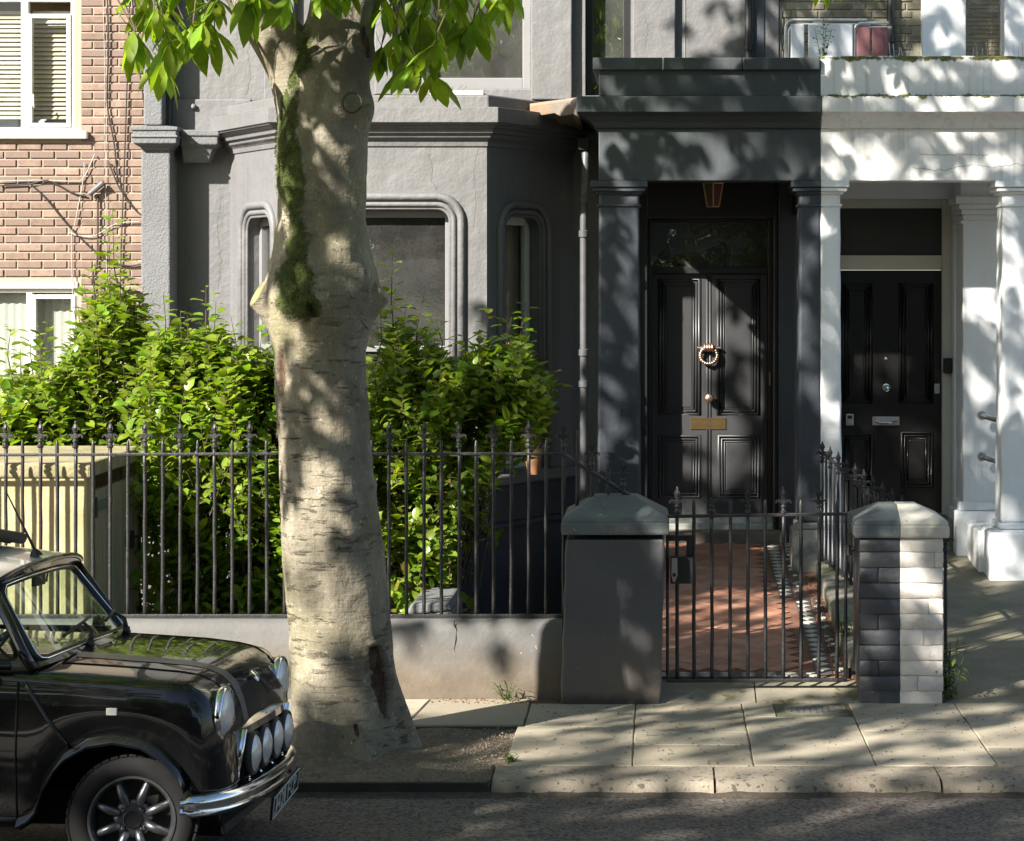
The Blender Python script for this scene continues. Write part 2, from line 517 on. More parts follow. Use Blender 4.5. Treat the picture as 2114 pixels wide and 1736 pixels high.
# threshold stones under the gate
def threshold(x0, x1, e):
    y0, y1 = 12.965, 13.272
    za, zb_ = PAVE + 0.004 + e, path_z(13.27) + 0.002
    g = MB(); vs = []
    n = 8
    rings = []
    for k in range(n + 1):
        x = x0 + 0.004 + (x1 - x0 - 0.008) * k / n; q = rnd.uniform(-.003, .003)
        rings.append([(x, y0 + q, 0.0), (x, y0 + q, za - .006), (x, y0 + .012 + q, za), (x, y1, zb_), (x, y1, 0.0)])
    g.loft(rings); g.build('threshold_stone', mt['threshold'], pave)
mt['threshold'] = stone_mat('mossy_threshold_stone', (0.225, 0.205, 0.16), (0.16, 0.145, 0.085), 0.8, lich=(7, 0.62, (0.12, 0.115, 0.055)))
threshold(0.0, 0.56, 0.0); threshold(0.56, 1.2, 0.003)
# manhole cover: seat and patterned oval lid
mh = thing('manhole_cover', 'small oval chequered metal manhole cover set in the pavement before the gate', 'manhole cover', (0.86, 12.75, PAVE - 0.01))
mt['cover'] = M('grey_cover_metal', (0.16, 0.15, 0.14), 0.7, var=0.2, scale=30, bumps=((90, 0.4, 0.004),))
mt['mossy'] = M('mossy_mortar', (0.12, 0.115, 0.075), 0.9, var=0.25, scale=10, col2=(0.08, 0.085, 0.03), bumps=((50, 0.7, 0.01),))
g = MB(); g.box(MH[0] + 0.004, MH[1], MH[2], MH[3] + 0.008, 0.0, PAVE - 0.003); g.build('surround', mt['mossy'], mh)
ov = [(0.165 * math.copysign(abs(math.cos(q)) ** 0.75, math.cos(q)), 0.14 * math.copysign(abs(math.sin(q)) ** 0.75, math.sin(q))) for q in [2 * math.pi * k / 36 for k in range(36)]]
g = MB(); g.prism([(u * 1.13, v * 1.13) for u, v in ov], lambda u, v, d: (0.87 + u, 12.755 + v, d), 0.0, PAVE)
g.build('rim', mt['mossy'], mh)
g = MB(); g.prism(ov, lambda u, v, d: (0.87 + u, 12.755 + v, d), 0.0, PAVE + 0.003); g.build('lid', mt['cover'], mh)
g = MB()
for i in range(-4, 5):
    for k in range(-3, 4):
        u, v = i * 0.035, k * 0.038
        if (u / 0.165) ** 2 + (v / 0.14) ** 2 < 0.8: g.box(0.87 + u - 0.0135, 0.87 + u + 0.0135, 12.755 + v - 0.015, 12.755 + v + 0.015, PAVE + 0.002, PAVE + 0.007)
g.build('tread_pattern', mt['cover'], mh)

# kerb stones
def kerb(x0, x1):
    n = 14
    rings = []
    for i in range(n + 1):
        x = x0 + 0.006 + (x1 - x0 - 0.012) * i / n
        e = [rnd.uniform(-0.006, 0.006) for _ in range(8)]
        if i in (0, n): e = [q - 0.006 for q in e]
        y0 = KERB_Y
        rings.append([(x, y0 - 0.01 + e[0], -0.1), (x, y0 - 0.006 + e[1], 0.02), (x, y0 + 0.004 + e[2] * 0.5, 0.045 + e[3] * 0.5),
                      (x, y0 + 0.025, 0.062 + e[4] * 0.5), (x, y0 + 0.07, 0.071 + e[5] * 0.4), (x, y0 + 0.2, 0.073 + e[6] * 0.35),
                      (x, y0 + 0.33, 0.071 + e[7] * 0.3), (x, y0 + 0.345, 0.05), (x, y0 + 0.35, -0.1)])
    g = MB(); g.loft(rings)
    return g.build('kerb_stone', mt['kerb'], kroot, smooth=True, angle=50)
g = MB(); g.box(-30, 30, KERB_Y + 0.012, KERB_Y + 0.34, -0.12, 0.03)
kroot = tag(g.build('kerb', mt['bed']), None, kind='structure')
kx = [PX(1012, KERB_Y), PX(1476, KERB_Y), PX(1945, KERB_Y), PX(2420, KERB_Y), 3.6]
for a, b_ in zip(kx[:-1], kx[1:]): kerb(a, b_)
for k in range(4): kerb(-9 + k * 1.2 - 1.2, -9 + k * 1.2) if k < 1 else None

# grit washed against the kerb
g = MB(); rings = []
for k in range(241):
    x = -3.5 + k * 0.03
    w_ = 0.05 + 0.05 * noise.noise((x * 1.3, 0, 0)) + 0.03 * noise.noise((x * 7, 3, 0))
    rings.append([(x, KERB_Y - 0.002, 0.018 + 0.008 * noise.noise((x * 9, 0, 2))), (x, KERB_Y - 0.02 - max(0.01, w_) * .5, 0.008 + 0.004 * noise.noise((x * 14, 0, 5))), (x, KERB_Y - 0.03 - max(0.01, w_), road_z(KERB_Y - .03 - max(.01, w_)) - 0.002)])
g.loft(rings, cap=False, closed=False)
tag(g.build('gutter', M('gutter_grit', (0.05, 0.04, 0.03), 0.95, var=0.4, scale=30, spots=[(70, 0.66, (0.16, 0.13, 0.1))], bumps=((90, 0.9, 0.008),))), None, kind='structure')

# tree pit: gravel with a steel edging
mt['gravel'] = M('fine_gravel', (0.15, 0.118, 0.083), 0.95, var=0.35, scale=26, spots=[(75, 0.62, (0.3, 0.25, 0.19)), (60, 0.66, (0.05, 0.038, 0.028))],
                 bumps=((110, 1.0, 0.012), (40, 0.6, 0.02)))
n = 40
g = MB(); vs = []; fs = []
nx, ny = 110, 30
for i in range(nx + 1):
    for k in range(ny + 1):
        x = -6 + (PIT_X1 + 6) * i / nx; y = KERB_Y + 0.03 + (12.32 - KERB_Y - 0.03) * k / ny
        d = math.hypot(x + 1.63, y - 11.75)
        z = PAVE - 0.02 + 0.012 * noise.noise((x * 3, y * 3, 0)) + 0.005 * noise.noise((x * 14, y * 14, 2)) + 0.03 * math.exp(-(max(0, d - 0.28) / 0.12) ** 2)
        vs.append((x, y, z))
for i in range(nx):
    for k in range(ny):
        a = i * (ny + 1) + k
        fs.append((a, a + ny + 1, a + ny + 2, a + 1))
g.add(vs, fs)
pit = tag(g.build('tree_pit', mt['gravel'], smooth=True), None, kind='structure')
g = MB(); g.box(-6, PX(1008, KERB_Y), KERB_Y - 0.004, KERB_Y + 0.028, -0.05, 0.062)
g.build('edging', M('dark_timber_edging', (0.03, 0.026, 0.022), 0.85, var=0.3, scale=12), pit, bevel=0.004)
g = MB(); g.box(PX(1010, KERB_Y) - 0.012, PX(1010, KERB_Y) + 0.004, KERB_Y - 0.002, KERB_Y + 0.35, 0, 0.075)
g.build('edging', mt['bed'], pit)
# pebbles and bark crumbs
def crumbs(name, count, area, size, mat, flat=0.6, zf=None, parent=None, seed=1):
    r = random.Random(seed); g = MB()
    for _ in range(count):
        x = r.uniform(area[0], area[1]); y = r.uniform(area[2], area[3])
        s_ = r.uniform(*size); z = (zf(x, y) if zf else PAVE)
        q = r.uniform(0, 6.28)
        vs = []
        for k in range(4):
            a = q + k * 1.57 + r.uniform(-0.4, 0.4)
            vs.append((x + math.cos(a) * s_ * r.uniform(0.6, 1.2), y + math.sin(a) * s_ * r.uniform(0.6, 1.2), z - 0.002))
        vs.append((x + r.uniform(-.3, .3) * s_, y + r.uniform(-.3, .3) * s_, z + s_ * flat))
        g.add(vs, [(0, 1, 4), (1, 2, 4), (2, 3, 4), (3, 0, 4)])
    o = g.build(name, mat, parent)
    o['kind'] = 'stuff'
    return o
mt['pebble'] = M('mixed_pebbles', (0.2, 0.165, 0.125), 0.9, var=0.5, scale=60, bumps=())
mt['litter'] = M('dry_leaf_litter', (0.11, 0.06, 0.03), 0.9, var=0.5, scale=30, bumps=())
crumbs('pebbles', 2600, (-2.9, PIT_X1, KERB_Y + 0.04, 12.3), (0.004, 0.011), mt['pebble'], 0.7, lambda x, y: PAVE - 0.015, pit, 3)
lit = crumbs('leaf_litter', 560, (-0.7, 2.6, 11.0, 12.95), (0.003, 0.010), mt['litter'], 0.25, lambda x, y: PAVE + 0.003, None, 5)
tag(lit, 'scatter of small dry leaf crumbs over the pavement', 'litter')
lit2 = crumbs('leaf_litter', 380, (-2.0, 2.6, 10.2, 10.92), (0.003, 0.012), mt['litter'], 0.3, lambda x, y: road_z(y) + 0.002, None, 6)
tag(lit2, 'scatter of small dry leaf crumbs in the gutter along the kerb', 'litter')
lit3 = crumbs('leaf_litter', 260, (-1.3, 0.0, 12.93, 13.1), (0.004, 0.012), mt['litter'], 0.5, lambda x, y: PAVE + 0.004, None, 8)
tag(lit3, 'line of brown leaf crumbs along the foot of the low garden wall', 'litter')

# front garden soil, driveway of the white house
g = MB(); g.box(-9, -0.05, 13.35, 19.5, -0.4, -0.1); tag(g.build('garden_bed', mt['soil']), None, kind='structure')
mt['drive'] = M('mossy_concrete', (0.17, 0.155, 0.115), 0.85, var=0.2, scale=3, col2=(0.115, 0.12, 0.06), thr=(0.45, 0.7),
                spots=[(22, 0.66, (0.09, 0.075, 0.05)), (80, 0.7, (0.28, 0.26, 0.2))], bumps=((60, 0.6, 0.006), (8, 0.3, 0.02)))
g = MB(); vs = []; fs = []
for i in range(2):
    for k in range(20):
        y = 12.945 + k * 0.26
        vs.append(((1.60 if i == 0 else 7.0), y, drive_z(y)))
for k in range(19): fs.append((k, 20 + k, 21 + k, k + 1))
g.add(vs, fs)
tag(g.build('driveway', mt['drive']), None, kind='structure')

# tiled path, rising to the porch
SL = math.atan(0.0706)
PATH_X0, PATH_X1 = -0.02, 1.12
mt['tilebed'] = M('dusty_red_grout', (0.16, 0.075, 0.048), 0.9, var=0.25, scale=14, bumps=((60, 0.5, 0.004),))
mt['tile'] = M('red_clay_tile', (0.345, 0.17, 0.112), 0.6, var=0.18, scale=5, col2=(0.42, 0.25, 0.18), spots=[(40, 0.70, (0.14, 0.07, 0.05))],
               rnd=0.15, bumps=((40, 0.25, 0.004),), hue2=(0.31, 0.145, 0.095))
mt['tile_black'] = M('charcoal_clay_tile', (0.05, 0.045, 0.045), 0.6, var=0.2, scale=9, rnd=0.25)
mt['tile_white'] = M('cream_clay_tile', (0.4, 0.38, 0.335), 0.55, var=0.1, scale=12, rnd=0.12)
g = MB()
g.add([(-0.3, 13.27, path_z(13.27) - 0.004), (1.16, 13.27, path_z(13.27) - 0.004), (1.16, 17.72, path_z(17.72) - 0.004), (-0.3, 17.72, path_z(17.72) - 0.004)], [(0, 1, 2, 3)])
path = tag(g.build('garden_path', mt['tilebed']), None, kind='structure')

def tile_mesh(name, pts, mat, h=0.006):
    g = MB(); n = len(pts)
    cx = sum(p[0] for p in pts) / n; cy = sum(p[1] for p in pts) / n
    g.add([(x, y, -0.004) for x, y in pts] + [(x, y, h - 0.002) for x, y in pts] + [(x + (cx - x) * 0.03, y + (cy - y) * 0.03, h) for x, y in pts],
          [(i, (i + 1) % n, n + (i + 1) % n, n + i) for i in range(n)] + [(n + i, n + (i + 1) % n, 2 * n + (i + 1) % n, 2 * n + i) for i in range(n)] + [tuple(range(2 * n, 3 * n))])
    return g.mesh(name, mat)
S = 0.118
dd = S / math.sqrt(2) - 0.0015
me_t = tile_mesh('tile', [(dd, 0), (0, dd), (-dd, 0), (0, -dd)], mt['tile'])
me_w = tile_mesh('diamond_tile', [(0.042, 0), (0, 0.044), (-0.042, 0), (0, -0.044)], mt['tile_white'], 0.008)
me_s = tile_mesh('square_tile', [(0.015, 0.017), (-0.015, 0.017), (-0.015, -0.017), (0.015, -0.017)], mt['tile_white'], 0.008)
step = S / math.sqrt(2)
def border_x(Y): return 0.885 if Y > 15.65 else 0.985
cnt = 0
j = 0
y = 13.60
while y < 17.66:
    off = (j % 2) * step
    x = PATH_X0 - 0.1 + off
    while x < 0.93:
        bx = border_x(y) - 0.075
        if x + step * 0.9 < bx and x - step > PATH_X0 - 0.25 and cnt < 300:
            z = path_z(y) + rnd.uniform(-0.0012, 0.0012)
            mesh_obj('tile', me_t, path, (x, y, z), (SL + rnd.uniform(-0.006, 0.006), rnd.uniform(-0.006, 0.006), 0)); cnt += 1
        x += 2 * step
    y += step; j += 1
# dark border strips
def strip(x0, x1, y0, y1, name='border_strip', mat=None, h=0.003):
    g = MB()
    g.add([(x0, y0, path_z(y0) + h), (x1, y0, path_z(y0) + h), (x1, y1, path_z(y1) + h), (x0, y1, path_z(y1) + h)], [(0, 1, 2, 3)])
    return g.build(name, mat or mt['tile_black'], path)
strip(0.935, 1.035, 13.42, 15.65); strip(0.835, 0.935, 15.65, 17.66)
strip(1.055, 1.105, 13.42, 15.65); strip(0.955, 1.005, 15.65, 17.66)
strip(-0.3, 0.93, 13.37, 13.5)
y = 13.56
while y < 17.6:
    bx = border_x(y)
    if abs(y - 15.65) > 0.06:
        mesh_obj('diamond_tile', me_w, path, (bx + rnd.uniform(-.002, .002), y, path_z(y) + 0.001), (SL, 0, rnd.uniform(-.04, .04)))
        for e in (-0.02, 0.02):
            if rnd.random() < 0.55: mesh_obj('square_tile', me_s, path, (bx + 0.095 + e * 0.5, y + e, path_z(y + e) + 0.001), (SL, 0, rnd.uniform(-.05, .05)))
    y += 0.128
for k in range(8):
    x = 0.02 + k * 0.128
    for dy in (0.0, 0.052):
        mesh_obj('diamond_tile', me_w, path, (x, 13.405 + dy, path_z(13.405 + dy) + 0.002), (SL, 0, 0), scale=(0.95, 0.45, 1))
# stone kerb beside the path under the side railing
mt['plinth'] = M('mossy_stone_plinth', (0.2, 0.19, 0.16), 0.85, var=0.2, scale=6, col2=(0.13, 0.14, 0.06), bumps=((40, 0.6, 0.006),))
g = MB()
rings = []
for k in range(14):
    y = 13.45 + k * 0.235
    x0 = 1.135 + 0.004 * math.sin(k * 2.1); zt_ = path_z(y) + 0.10 + 0.004 * math.sin(k * 1.3)
    x1 = 1.60 - 0.11 * (y - 13.45) - 0.01
    rings.append([(x0, y, path_z(y) - 0.1), (x0 + 0.004, y, zt_ - 0.015), (x0 + 0.02, y, zt_), (x1, y, zt_), (x1, y, path_z(y) - 0.2)])
g.loft(rings)
tag(g.build('path_kerb', mt['plinth'], bevel=0.004), 'low mossy stone kerb along the tiled path below the side railing', 'kerb')
lit4 = crumbs('leaf_litter', 200, (1.045, 1.13, 13.6, 16.4), (0.005, 0.014), mt['litter'], 0.7, lambda x, y: path_z(y) + 0.006, None, 9)
tag(lit4, 'brown dead leaves gathered against the kerb beside the tiled path', 'litter')
# ---------------------------------------------------------------- the grey house
from mathutils.geometry import tessellate_polygon
WY, BY = 17.9, 16.85
grey = thing('grey_townhouse', 'grey painted terraced house with a bay window and dark pillared porch', 'house', (-1.5, 17.9, 0.0))

def rrect(u0, u1, v0, v1, r, e=0.0, rb=0.0, n=8):
    """outline from the lower left, up, round and down to the lower right"""
    u0 -= e; u1 += e; v1 += e; r = r + e
    pts = [(u0, v0)]
    for k in range(n + 1):
        q = math.pi - math.pi / 2 * k / n
        pts.append((u0 + r + r * math.cos(q), v1 - r + r * math.sin(q)))
    for k in range(n + 1):
        q = math.pi / 2 - math.pi / 2 * k / n
        pts.append((u1 - r + r * math.cos(q), v1 - r + r * math.sin(q)))
    pts.append((u1, v0))
    return pts

def panel(g, outer, holes, fn, d=0.0, reveal=0.0):
    loops = [[Vector((u, v, 0)) for u, v in outer]] + [[Vector((u, v, 0)) for u, v in h] for h in holes]
    flat = [p for l in loops for p in l]
    tris = tessellate_polygon(loops)
    g.add([fn(p.x, p.y, d) for p in flat], [tuple(t) for t in tris])
    if reveal:
        for h in holes:
            n = len(h)
            vs = [fn(u, v, d) for u, v in h] + [fn(u, v, d + reveal) for u, v in h]
            g.add(vs, [(i, (i + 1) % n, n + (i + 1) % n, n + i) for i in range(n)])

def front(Y): return lambda u, v, d: (u, Y + d, v)

# main wall
W1 = (PX(824, WY), PX(1094, WY), PZ(184, WY), 6.0)
W2 = (PX(1208, WY), PX(1302, WY), PZ(184, WY) - 0.05, 6.0)
GD = (-0.085, 0.915, 0.35, 2.99)
outer = [(-4.02, -0.4), (1.187, -0.4), (1.187, 3.62), (0.94, 3.62), (0.94, 9.0), (-4.02, 9.0)]
def rect(r): return [(r[0], r[2]), (r[0], r[3]), (r[1], r[3]), (r[1], r[2])]
g = MB()
panel(g, outer, [rect(W1), rect(W2), rect(GD)], front(WY), 0, 0.3)
g.box(-4.02, -3.92, WY + 0.02, 26, -0.4, 9); g.box(1.09, 1.187, WY + 0.3, 26, -0.4, 3.6); g.box(0.84, 0.94, WY + 0.02, 26, 3.6, 9)
g.box(-4.02, 0.94, WY + 0.02, 26, 8.9, 9.1); g.box(-4.02, 0.94, 25.9, 26, -0.4, 9)
g.box(-4.0, 1.08, WY + 0.35, WY + 2.5, 3.3, 3.4)
g.build('wall', mt['grey'], grey)
g = MB(); g.box(-3.9, 0.82, WY + 1.4, WY + 1.45, -0.3, 8.8); g.build('room', mt['void'], grey)

def frame_rect(x0, x1, z0, z1, Y, w=0.06, d=0.05, bars_x=(), bars_z=(), wb=None):
    g = MB()
    wb = wb or w
    g.box(x0, x0 + w, Y, Y + d, z0, z1); g.box(x1 - w, x1, Y, Y + d, z0, z1)
    g.box(x0 + w, x1 - w, Y + 0.002, Y + d - 0.002, z0, z0 + wb); g.box(x0 + w, x1 - w, Y + 0.002, Y + d - 0.002, z1 - w, z1)
    for bx in bars_x: g.box(bx - w * 0.4, bx + w * 0.4, Y + 0.004, Y + d - 0.004, z0 + wb, z1 - w)
    for bz in bars_z: g.box(x0 + w, x1 - w, Y + 0.006, Y + d - 0.006, bz - w * 0.4, bz + w * 0.4)
    return g

# upper windows
mt['greyframe'] = M('grey_window_paint', (0.19, 0.19, 0.2), 0.4, var=0.05, bumps=((60, 0.08, 0.002),))
mt['curtain'] = M('beige_curtain_cloth', (0.42, 0.36, 0.24), 0.9, var=0.08, bumps=())
mt['net'] = M('patterned_net_curtain', (0.5, 0.46, 0.36), 0.9, var=0.12, scale=60, spots=[(38, 0.6, (0.12, 0.12, 0.1))], bumps=())
w = frame_rect(W1[0], W1[1], W1[2], W1[3], WY + 0.11, 0.065, 0.06, (), (), 0.1).build('window', mt['greyframe'], grey, bevel=0.006)
g = MB(); g.box(W1[0] + 0.065, W1[1] - 0.065, WY + 0.135, WY + 0.14, W1[2] + 0.1, W1[3] - 0.06); g.build('pane', mt['glass'], w)
g = MB(); g.box(W1[0] + 0.24, W1[0] + 0.29, WY + 0.112, WY + 0.168, W1[2] + 0.1, 5.9); g.build('mullion', mt['dark'], w)
w = frame_rect(W2[0], W2[1], W2[2], W2[3], WY + 0.13, 0.06, 0.06).build('window', mt['dark'], grey, bevel=0.005)
g = MB(); g.box(W2[0] + 0.06, W2[1] - 0.06, WY + 0.155, WY + 0.16, W2[2] + 0.06, 5.9); g.build('pane', mt['glass'], w)
g = MB(); g.box(W2[1] - 0.2, W2[1] - 0.01, WY + 0.3, WY + 0.31, W2[2], 5.9); g.build('curtain', M('grey_green_curtain', (0.12, 0.14, 0.13), 0.9), w)
# raised surrounds and sills of the upper windows
def arch_strip(x0, x1, z0, z1=8.5, d=0.06):
    g = MB(); n = 26; rings = []
    for k in range(n + 1):
        z = z0 + (z1 - z0) * k / n
        e = 0.004 * math.sin(k * 1.9) + 0.003 * math.sin(k * 4.3)
        rings.append([(x0 + e * 0.4, WY + 0.01, z), (x0 + e * 0.4, WY - d, z), (x1 + e, WY - d, z), (x1 + e, WY + 0.01, z)])
    g.loft(rings); return g.build('window_surround', mt['grey'], grey, bevel=0.008)
arch_strip(PX(1098, WY), PX(1181, WY), PZ(207, WY), d=0.085)
arch_strip(PX(1306, WY), PX(1394, WY), 3.85, d=0.06)
arch_strip(PX(1393, WY) + 0.072, PX(1396, WY) + 0.078, 3.85, d=0.004)
arch_strip(PX(775, WY), PX(812, WY), PZ(196, WY), d=0.05)
arch_strip(PX(548, WY), PX(610, WY), PZ(207, WY), d=0.07)
g = MB(); g.box(PX(812, WY), PX(1106, WY), WY - 0.07, WY + 0.1, PZ(205, WY) - 0.05, PZ(184, WY)); g.build('window_sill', mt['grey'], grey, bevel=0.012)
g = MB(); g.box(-4.0, PX(520, WY), WY - 0.03, WY + 0.01, PZ(300, WY), PZ(205, WY)); g.build('plinth_band', mt['grey'], grey, bevel=0.01)
# black downpipe on the upper wall
def pipe(parent, pts, r, mat, collars=(), name='downpipe', cr=1.35, ch=0.05):
    g = MB(); g.tube(pts, r, 14)
    o = g.build(name, mat, parent, smooth=True, angle=50)
    for c in collars:
        g = MB(); g.lathe([(r * 1.02, 0), (r * cr, 0.004), (r * cr, ch), (r * 1.02, ch + 0.006)], (c[0], c[1], c[2]), n=14)
        g.build('collar', mat, o, smooth=True, angle=50)
    return o
xx = PX(1545, WY - 0.06)
pipe(grey, [(xx, WY - 0.06, 3.9), (xx, WY - 0.06, 9)], 0.028, mt['dark'], [(xx, WY - 0.06, 4.3)])
g = MB(); g.box(PX(1556, WY), PX(1578, WY), WY - 0.03, WY + 0.01, 3.9, 9); g.build('corner_strip', mt['navy'], grey, bevel=0.004)
g = MB(); g.box(PX(1578, WY), 0.95, WY - 0.02, WY + 0.01, 3.7, 9); g.build('corner_strip', mt['grey'], grey, bevel=0.004)

# party pier at the left end
PY = 17.64
x0, x1 = PX(291, PY), PX(351, PY)
g = MB(); g.box(x0, x1, PY, WY + 0.01, -0.4, PZ(300, PY)); g.build('party_pier', mt['grey_rough'], grey, bevel=0.012)
g = MB(); g.box(PX(296, PY), PX(334, PY), PY + 0.01, WY + 0.01, PZ(258, PY), 9); g.build('party_pier', mt['grey_rough'], grey, bevel=0.012)
g = MB(); g.box(PX(333, WY - 0.12), PX(352, WY - 0.12), WY - 0.12, WY + 0.01, PZ(258, PY), 9); g.build('party_pier', mt['navy'], grey, bevel=0.01)
prof = [(0.0, 3.50), (0.03, 3.51), (0.045, 3.53), (0.1, 3.56), (0.1, 3.60), (0.115, 3.605), (0.115, 3.615), (0.10, 3.62), (0.10, 3.655), (0.115, 3.66), (0.115, 3.685), (0.0, 3.70)]
prof = [(o * 0.85, z + PZ(262, PY) - 3.69) for o, z in prof]
g = MB(); g.sweep_plan([(x0 + 0.04, WY), (x0 + 0.04, PY), (x1 - 0.02, PY), (x1 - 0.02, WY)], prof)
g.build('pier_capital', mt['grey_rough'], grey, bevel=0.006)
zc = PZ(262, PY)
g = MB(); g.sweep_plan([(x1 + 0.07, WY - 0.12), (x1 + 0.27, WY - 0.12), (x1 + 0.27, WY)], [(-0.1, zc - 0.27), (0.0, zc - 0.27), (0.03, zc - 0.2), (0.05, zc - 0.16), (0.09, zc - 0.13), (0.09, zc - 0.07), (0.105, zc - 0.065), (0.105, zc - 0.02), (-0.1, zc - 0.005)])
g.build('pier_bracket', mt['grey_rough'], grey, bevel=0.012)
g = MB(); g.lathe([(0.0, 0), (0.02, 0.0), (0.024, 0.02), (0.012, 0.035), (0.0, 0.037)], (PX(402, WY), WY - 0.03, PZ(221, WY)), (0, -1, 0), n=10)
g.build('wall_bolt', mt['grey'], grey, smooth=True)

# ---------------------------------------------------------------- bay
BA, BB, BC, BD = Vector((-3.374, WY)), Vector((-2.774, BY)), Vector((-1.271, BY)), Vector((-0.67, WY))
SILL, HEAD, TOP = 1.04, 3.03, 3.52
def along(p, q):
    d = (q - p).normalized(); nrm = Vector((-d.y, d.x))   # inward
    return lambda u, v, dd: (p.x + d.x * u + nrm.x * dd, p.y + d.y * u + nrm.y * dd, v)
def bay_face(p, q, hole, r, blind=None, curtain=False, fmat='greyframe'):
    L = (q - p).length; fn = along(p, q)
    u0, u1, v1 = hole
    ho = rrect(u0, u1, SILL + 0.02, v1, r)
    g = MB(); panel(g, [(0, SILL), (L, SILL), (L, TOP), (0, TOP)], [ho], fn, 0, 0.17)
    wall = g.build('bay_wall', mt['grey'], grey)
    for e, rr, out in ((0.082, 0.031, 0.006), (0.026, 0.02, 0.0), (-0.004, 0.011, -0.012)):
        g = MB(); g.tube([fn(u, v, -out) for u, v in rrect(u0, u1, SILL + 0.01, v1, r, e)], rr, 10)
        g.build('window_moulding', mt['grey'], wall, smooth=True)
    # sash
    sw = 0.05
    g = MB()
    def bx(a, b, c, d_, e0=0.11, e1=0.16):
        vs = [fn(a, c, e0), fn(b, c, e0), fn(b, c, e1), fn(a, c, e1), fn(a, d_, e0), fn(b, d_, e0), fn(b, d_, e1), fn(a, d_, e1)]
        g.add(vs, [(3,2,1,0),(4,5,6,7),(0,1,5,4),(1,2,6,5),(2,3,7,6),(3,0,4,7)])
    zm = 1.98
    bx(u0 - 0.01, u0 + sw, SILL, v1); bx(u1 - sw, u1 + 0.01, SILL, v1)
    bx(u0 + sw, u1 - sw, v1 - 0.07, v1 + 0.01, 0.112, 0.158); bx(u0 + sw, u1 - sw, SILL, SILL + 0.09, 0.112, 0.158)
    bx(u0 + sw, u1 - sw, zm - 0.022, zm + 0.022, 0.112, 0.158)
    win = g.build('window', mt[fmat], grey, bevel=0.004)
    for a, b in ((SILL + 0.09, zm - 0.022), (zm + 0.022, v1 - 0.07)):
        g = MB(); g.add([fn(u0 + sw, a, 0.135), fn(u1 - sw, a, 0.135), fn(u1 - sw, b, 0.135), fn(u0 + sw, b, 0.135)], [(0, 1, 2, 3)])
        g.build('pane', mt['glass'], win)
    g = MB(); g.add([fn(u0 - 0.1, SILL, 0.42), fn(u1 + 0.1, SILL, 0.42), fn(u1 + 0.1, v1 + 0.1, 0.42), fn(u0 - 0.1, v1 + 0.1, 0.42)], [(0, 1, 2, 3)])
    g.build('room_behind', mt['void'], win)
    if blind:
        g = MB(); g.add([fn(u0, blind[0], 0.2), fn(u1, blind[0], 0.2), fn(u1, blind[1], 0.2), fn(u0, blind[1], 0.2)], [(0, 1, 2, 3)])
        g.build('roller_blind', mt['blind'], win)
    if curtain:
        g = MB(); n = 40; rings = []
        for k in range(n + 1):
            u = u1 - 0.34 + 0.36 * k / n
            dd = 0.24 + 0.018 * math.sin(k * 1.25)
            rings.append([fn(u, SILL + 0.05, dd), fn(u, v1, dd)])
        g.loft(rings, cap=False, closed=False); g.build('curtain', mt['curtain'], win, smooth=True)
mt['blind'] = M('grey_roller_blind', (0.05, 0.052, 0.058), 0.85, var=0.1, scale=60, bumps=())
Lc = (BB - BA).length
bay_face(BA, BB, (0.3 * Lc, 0.77 * Lc, 2.985), 0.13)
fu = lambda x: PX(x, BY) - BB.x
bay_face(BB, BC, (fu(648), fu(930), HEAD), 0.1)
bay_face(BC, BD, (0.2 * Lc, 0.62 * Lc, 2.985), 0.13, curtain=True, fmat='upvc')  # white frame colour stands in for sunlight on this sash
plan = [tuple(BA), tuple(BB), tuple(BC), tuple(BD)]
def bayband(name, prof, mat, bevel=0.006):
    g = MB(); g.sweep_plan(plan, prof); return g.build(name, mat, grey, bevel=bevel)
bayband('bay_cornice', [(-0.05, TOP - 0.04), (0.012, TOP - 0.035), (0.018, TOP), (0.03, TOP + 0.012), (0.055, TOP + 0.03), (0.06, TOP + 0.055), (0.085, TOP + 0.06),
                        (0.09, TOP + 0.085), (0.115, TOP + 0.1), (0.12, TOP + 0.115), (0.145, TOP + 0.118), (0.15, TOP + 0.13), (0.165, TOP + 0.133), (0.165, TOP + 0.245), (-0.05, TOP + 0.265)], mt['grey'], 0.004)
bayband('blocking_course', [(-0.2, TOP + 0.22), (0.03, TOP + 0.22), (0.025, TOP + 0.345), (-0.2, TOP + 0.36)], mt['grey'], 0.012)
g = MB(); g.add([(p[0], p[1], TOP + 0.35) for p in plan], [(0, 1, 2, 3)]); g.build('bay_roof', mt['lead'], grey)
bayband('bay_sill', [(-0.1, SILL - 0.085), (0.055, SILL - 0.085), (0.075, SILL - 0.075), (0.075, SILL - 0.015), (0.06, SILL), (-0.1, SILL + 0.015)], mt['grey'], 0.008)
bayband('basement_wall', [(-0.1, -0.4), (0.02, -0.4), (0.02, SILL - 0.08), (-0.1, SILL - 0.08)], mt['basement'], 0.004)
bayband('basement_band', [(0.0, 0.62), (0.05, 0.625), (0.06, 0.65), (0.05, 0.68), (0.0, 0.685)], mt['basement'], 0.004)
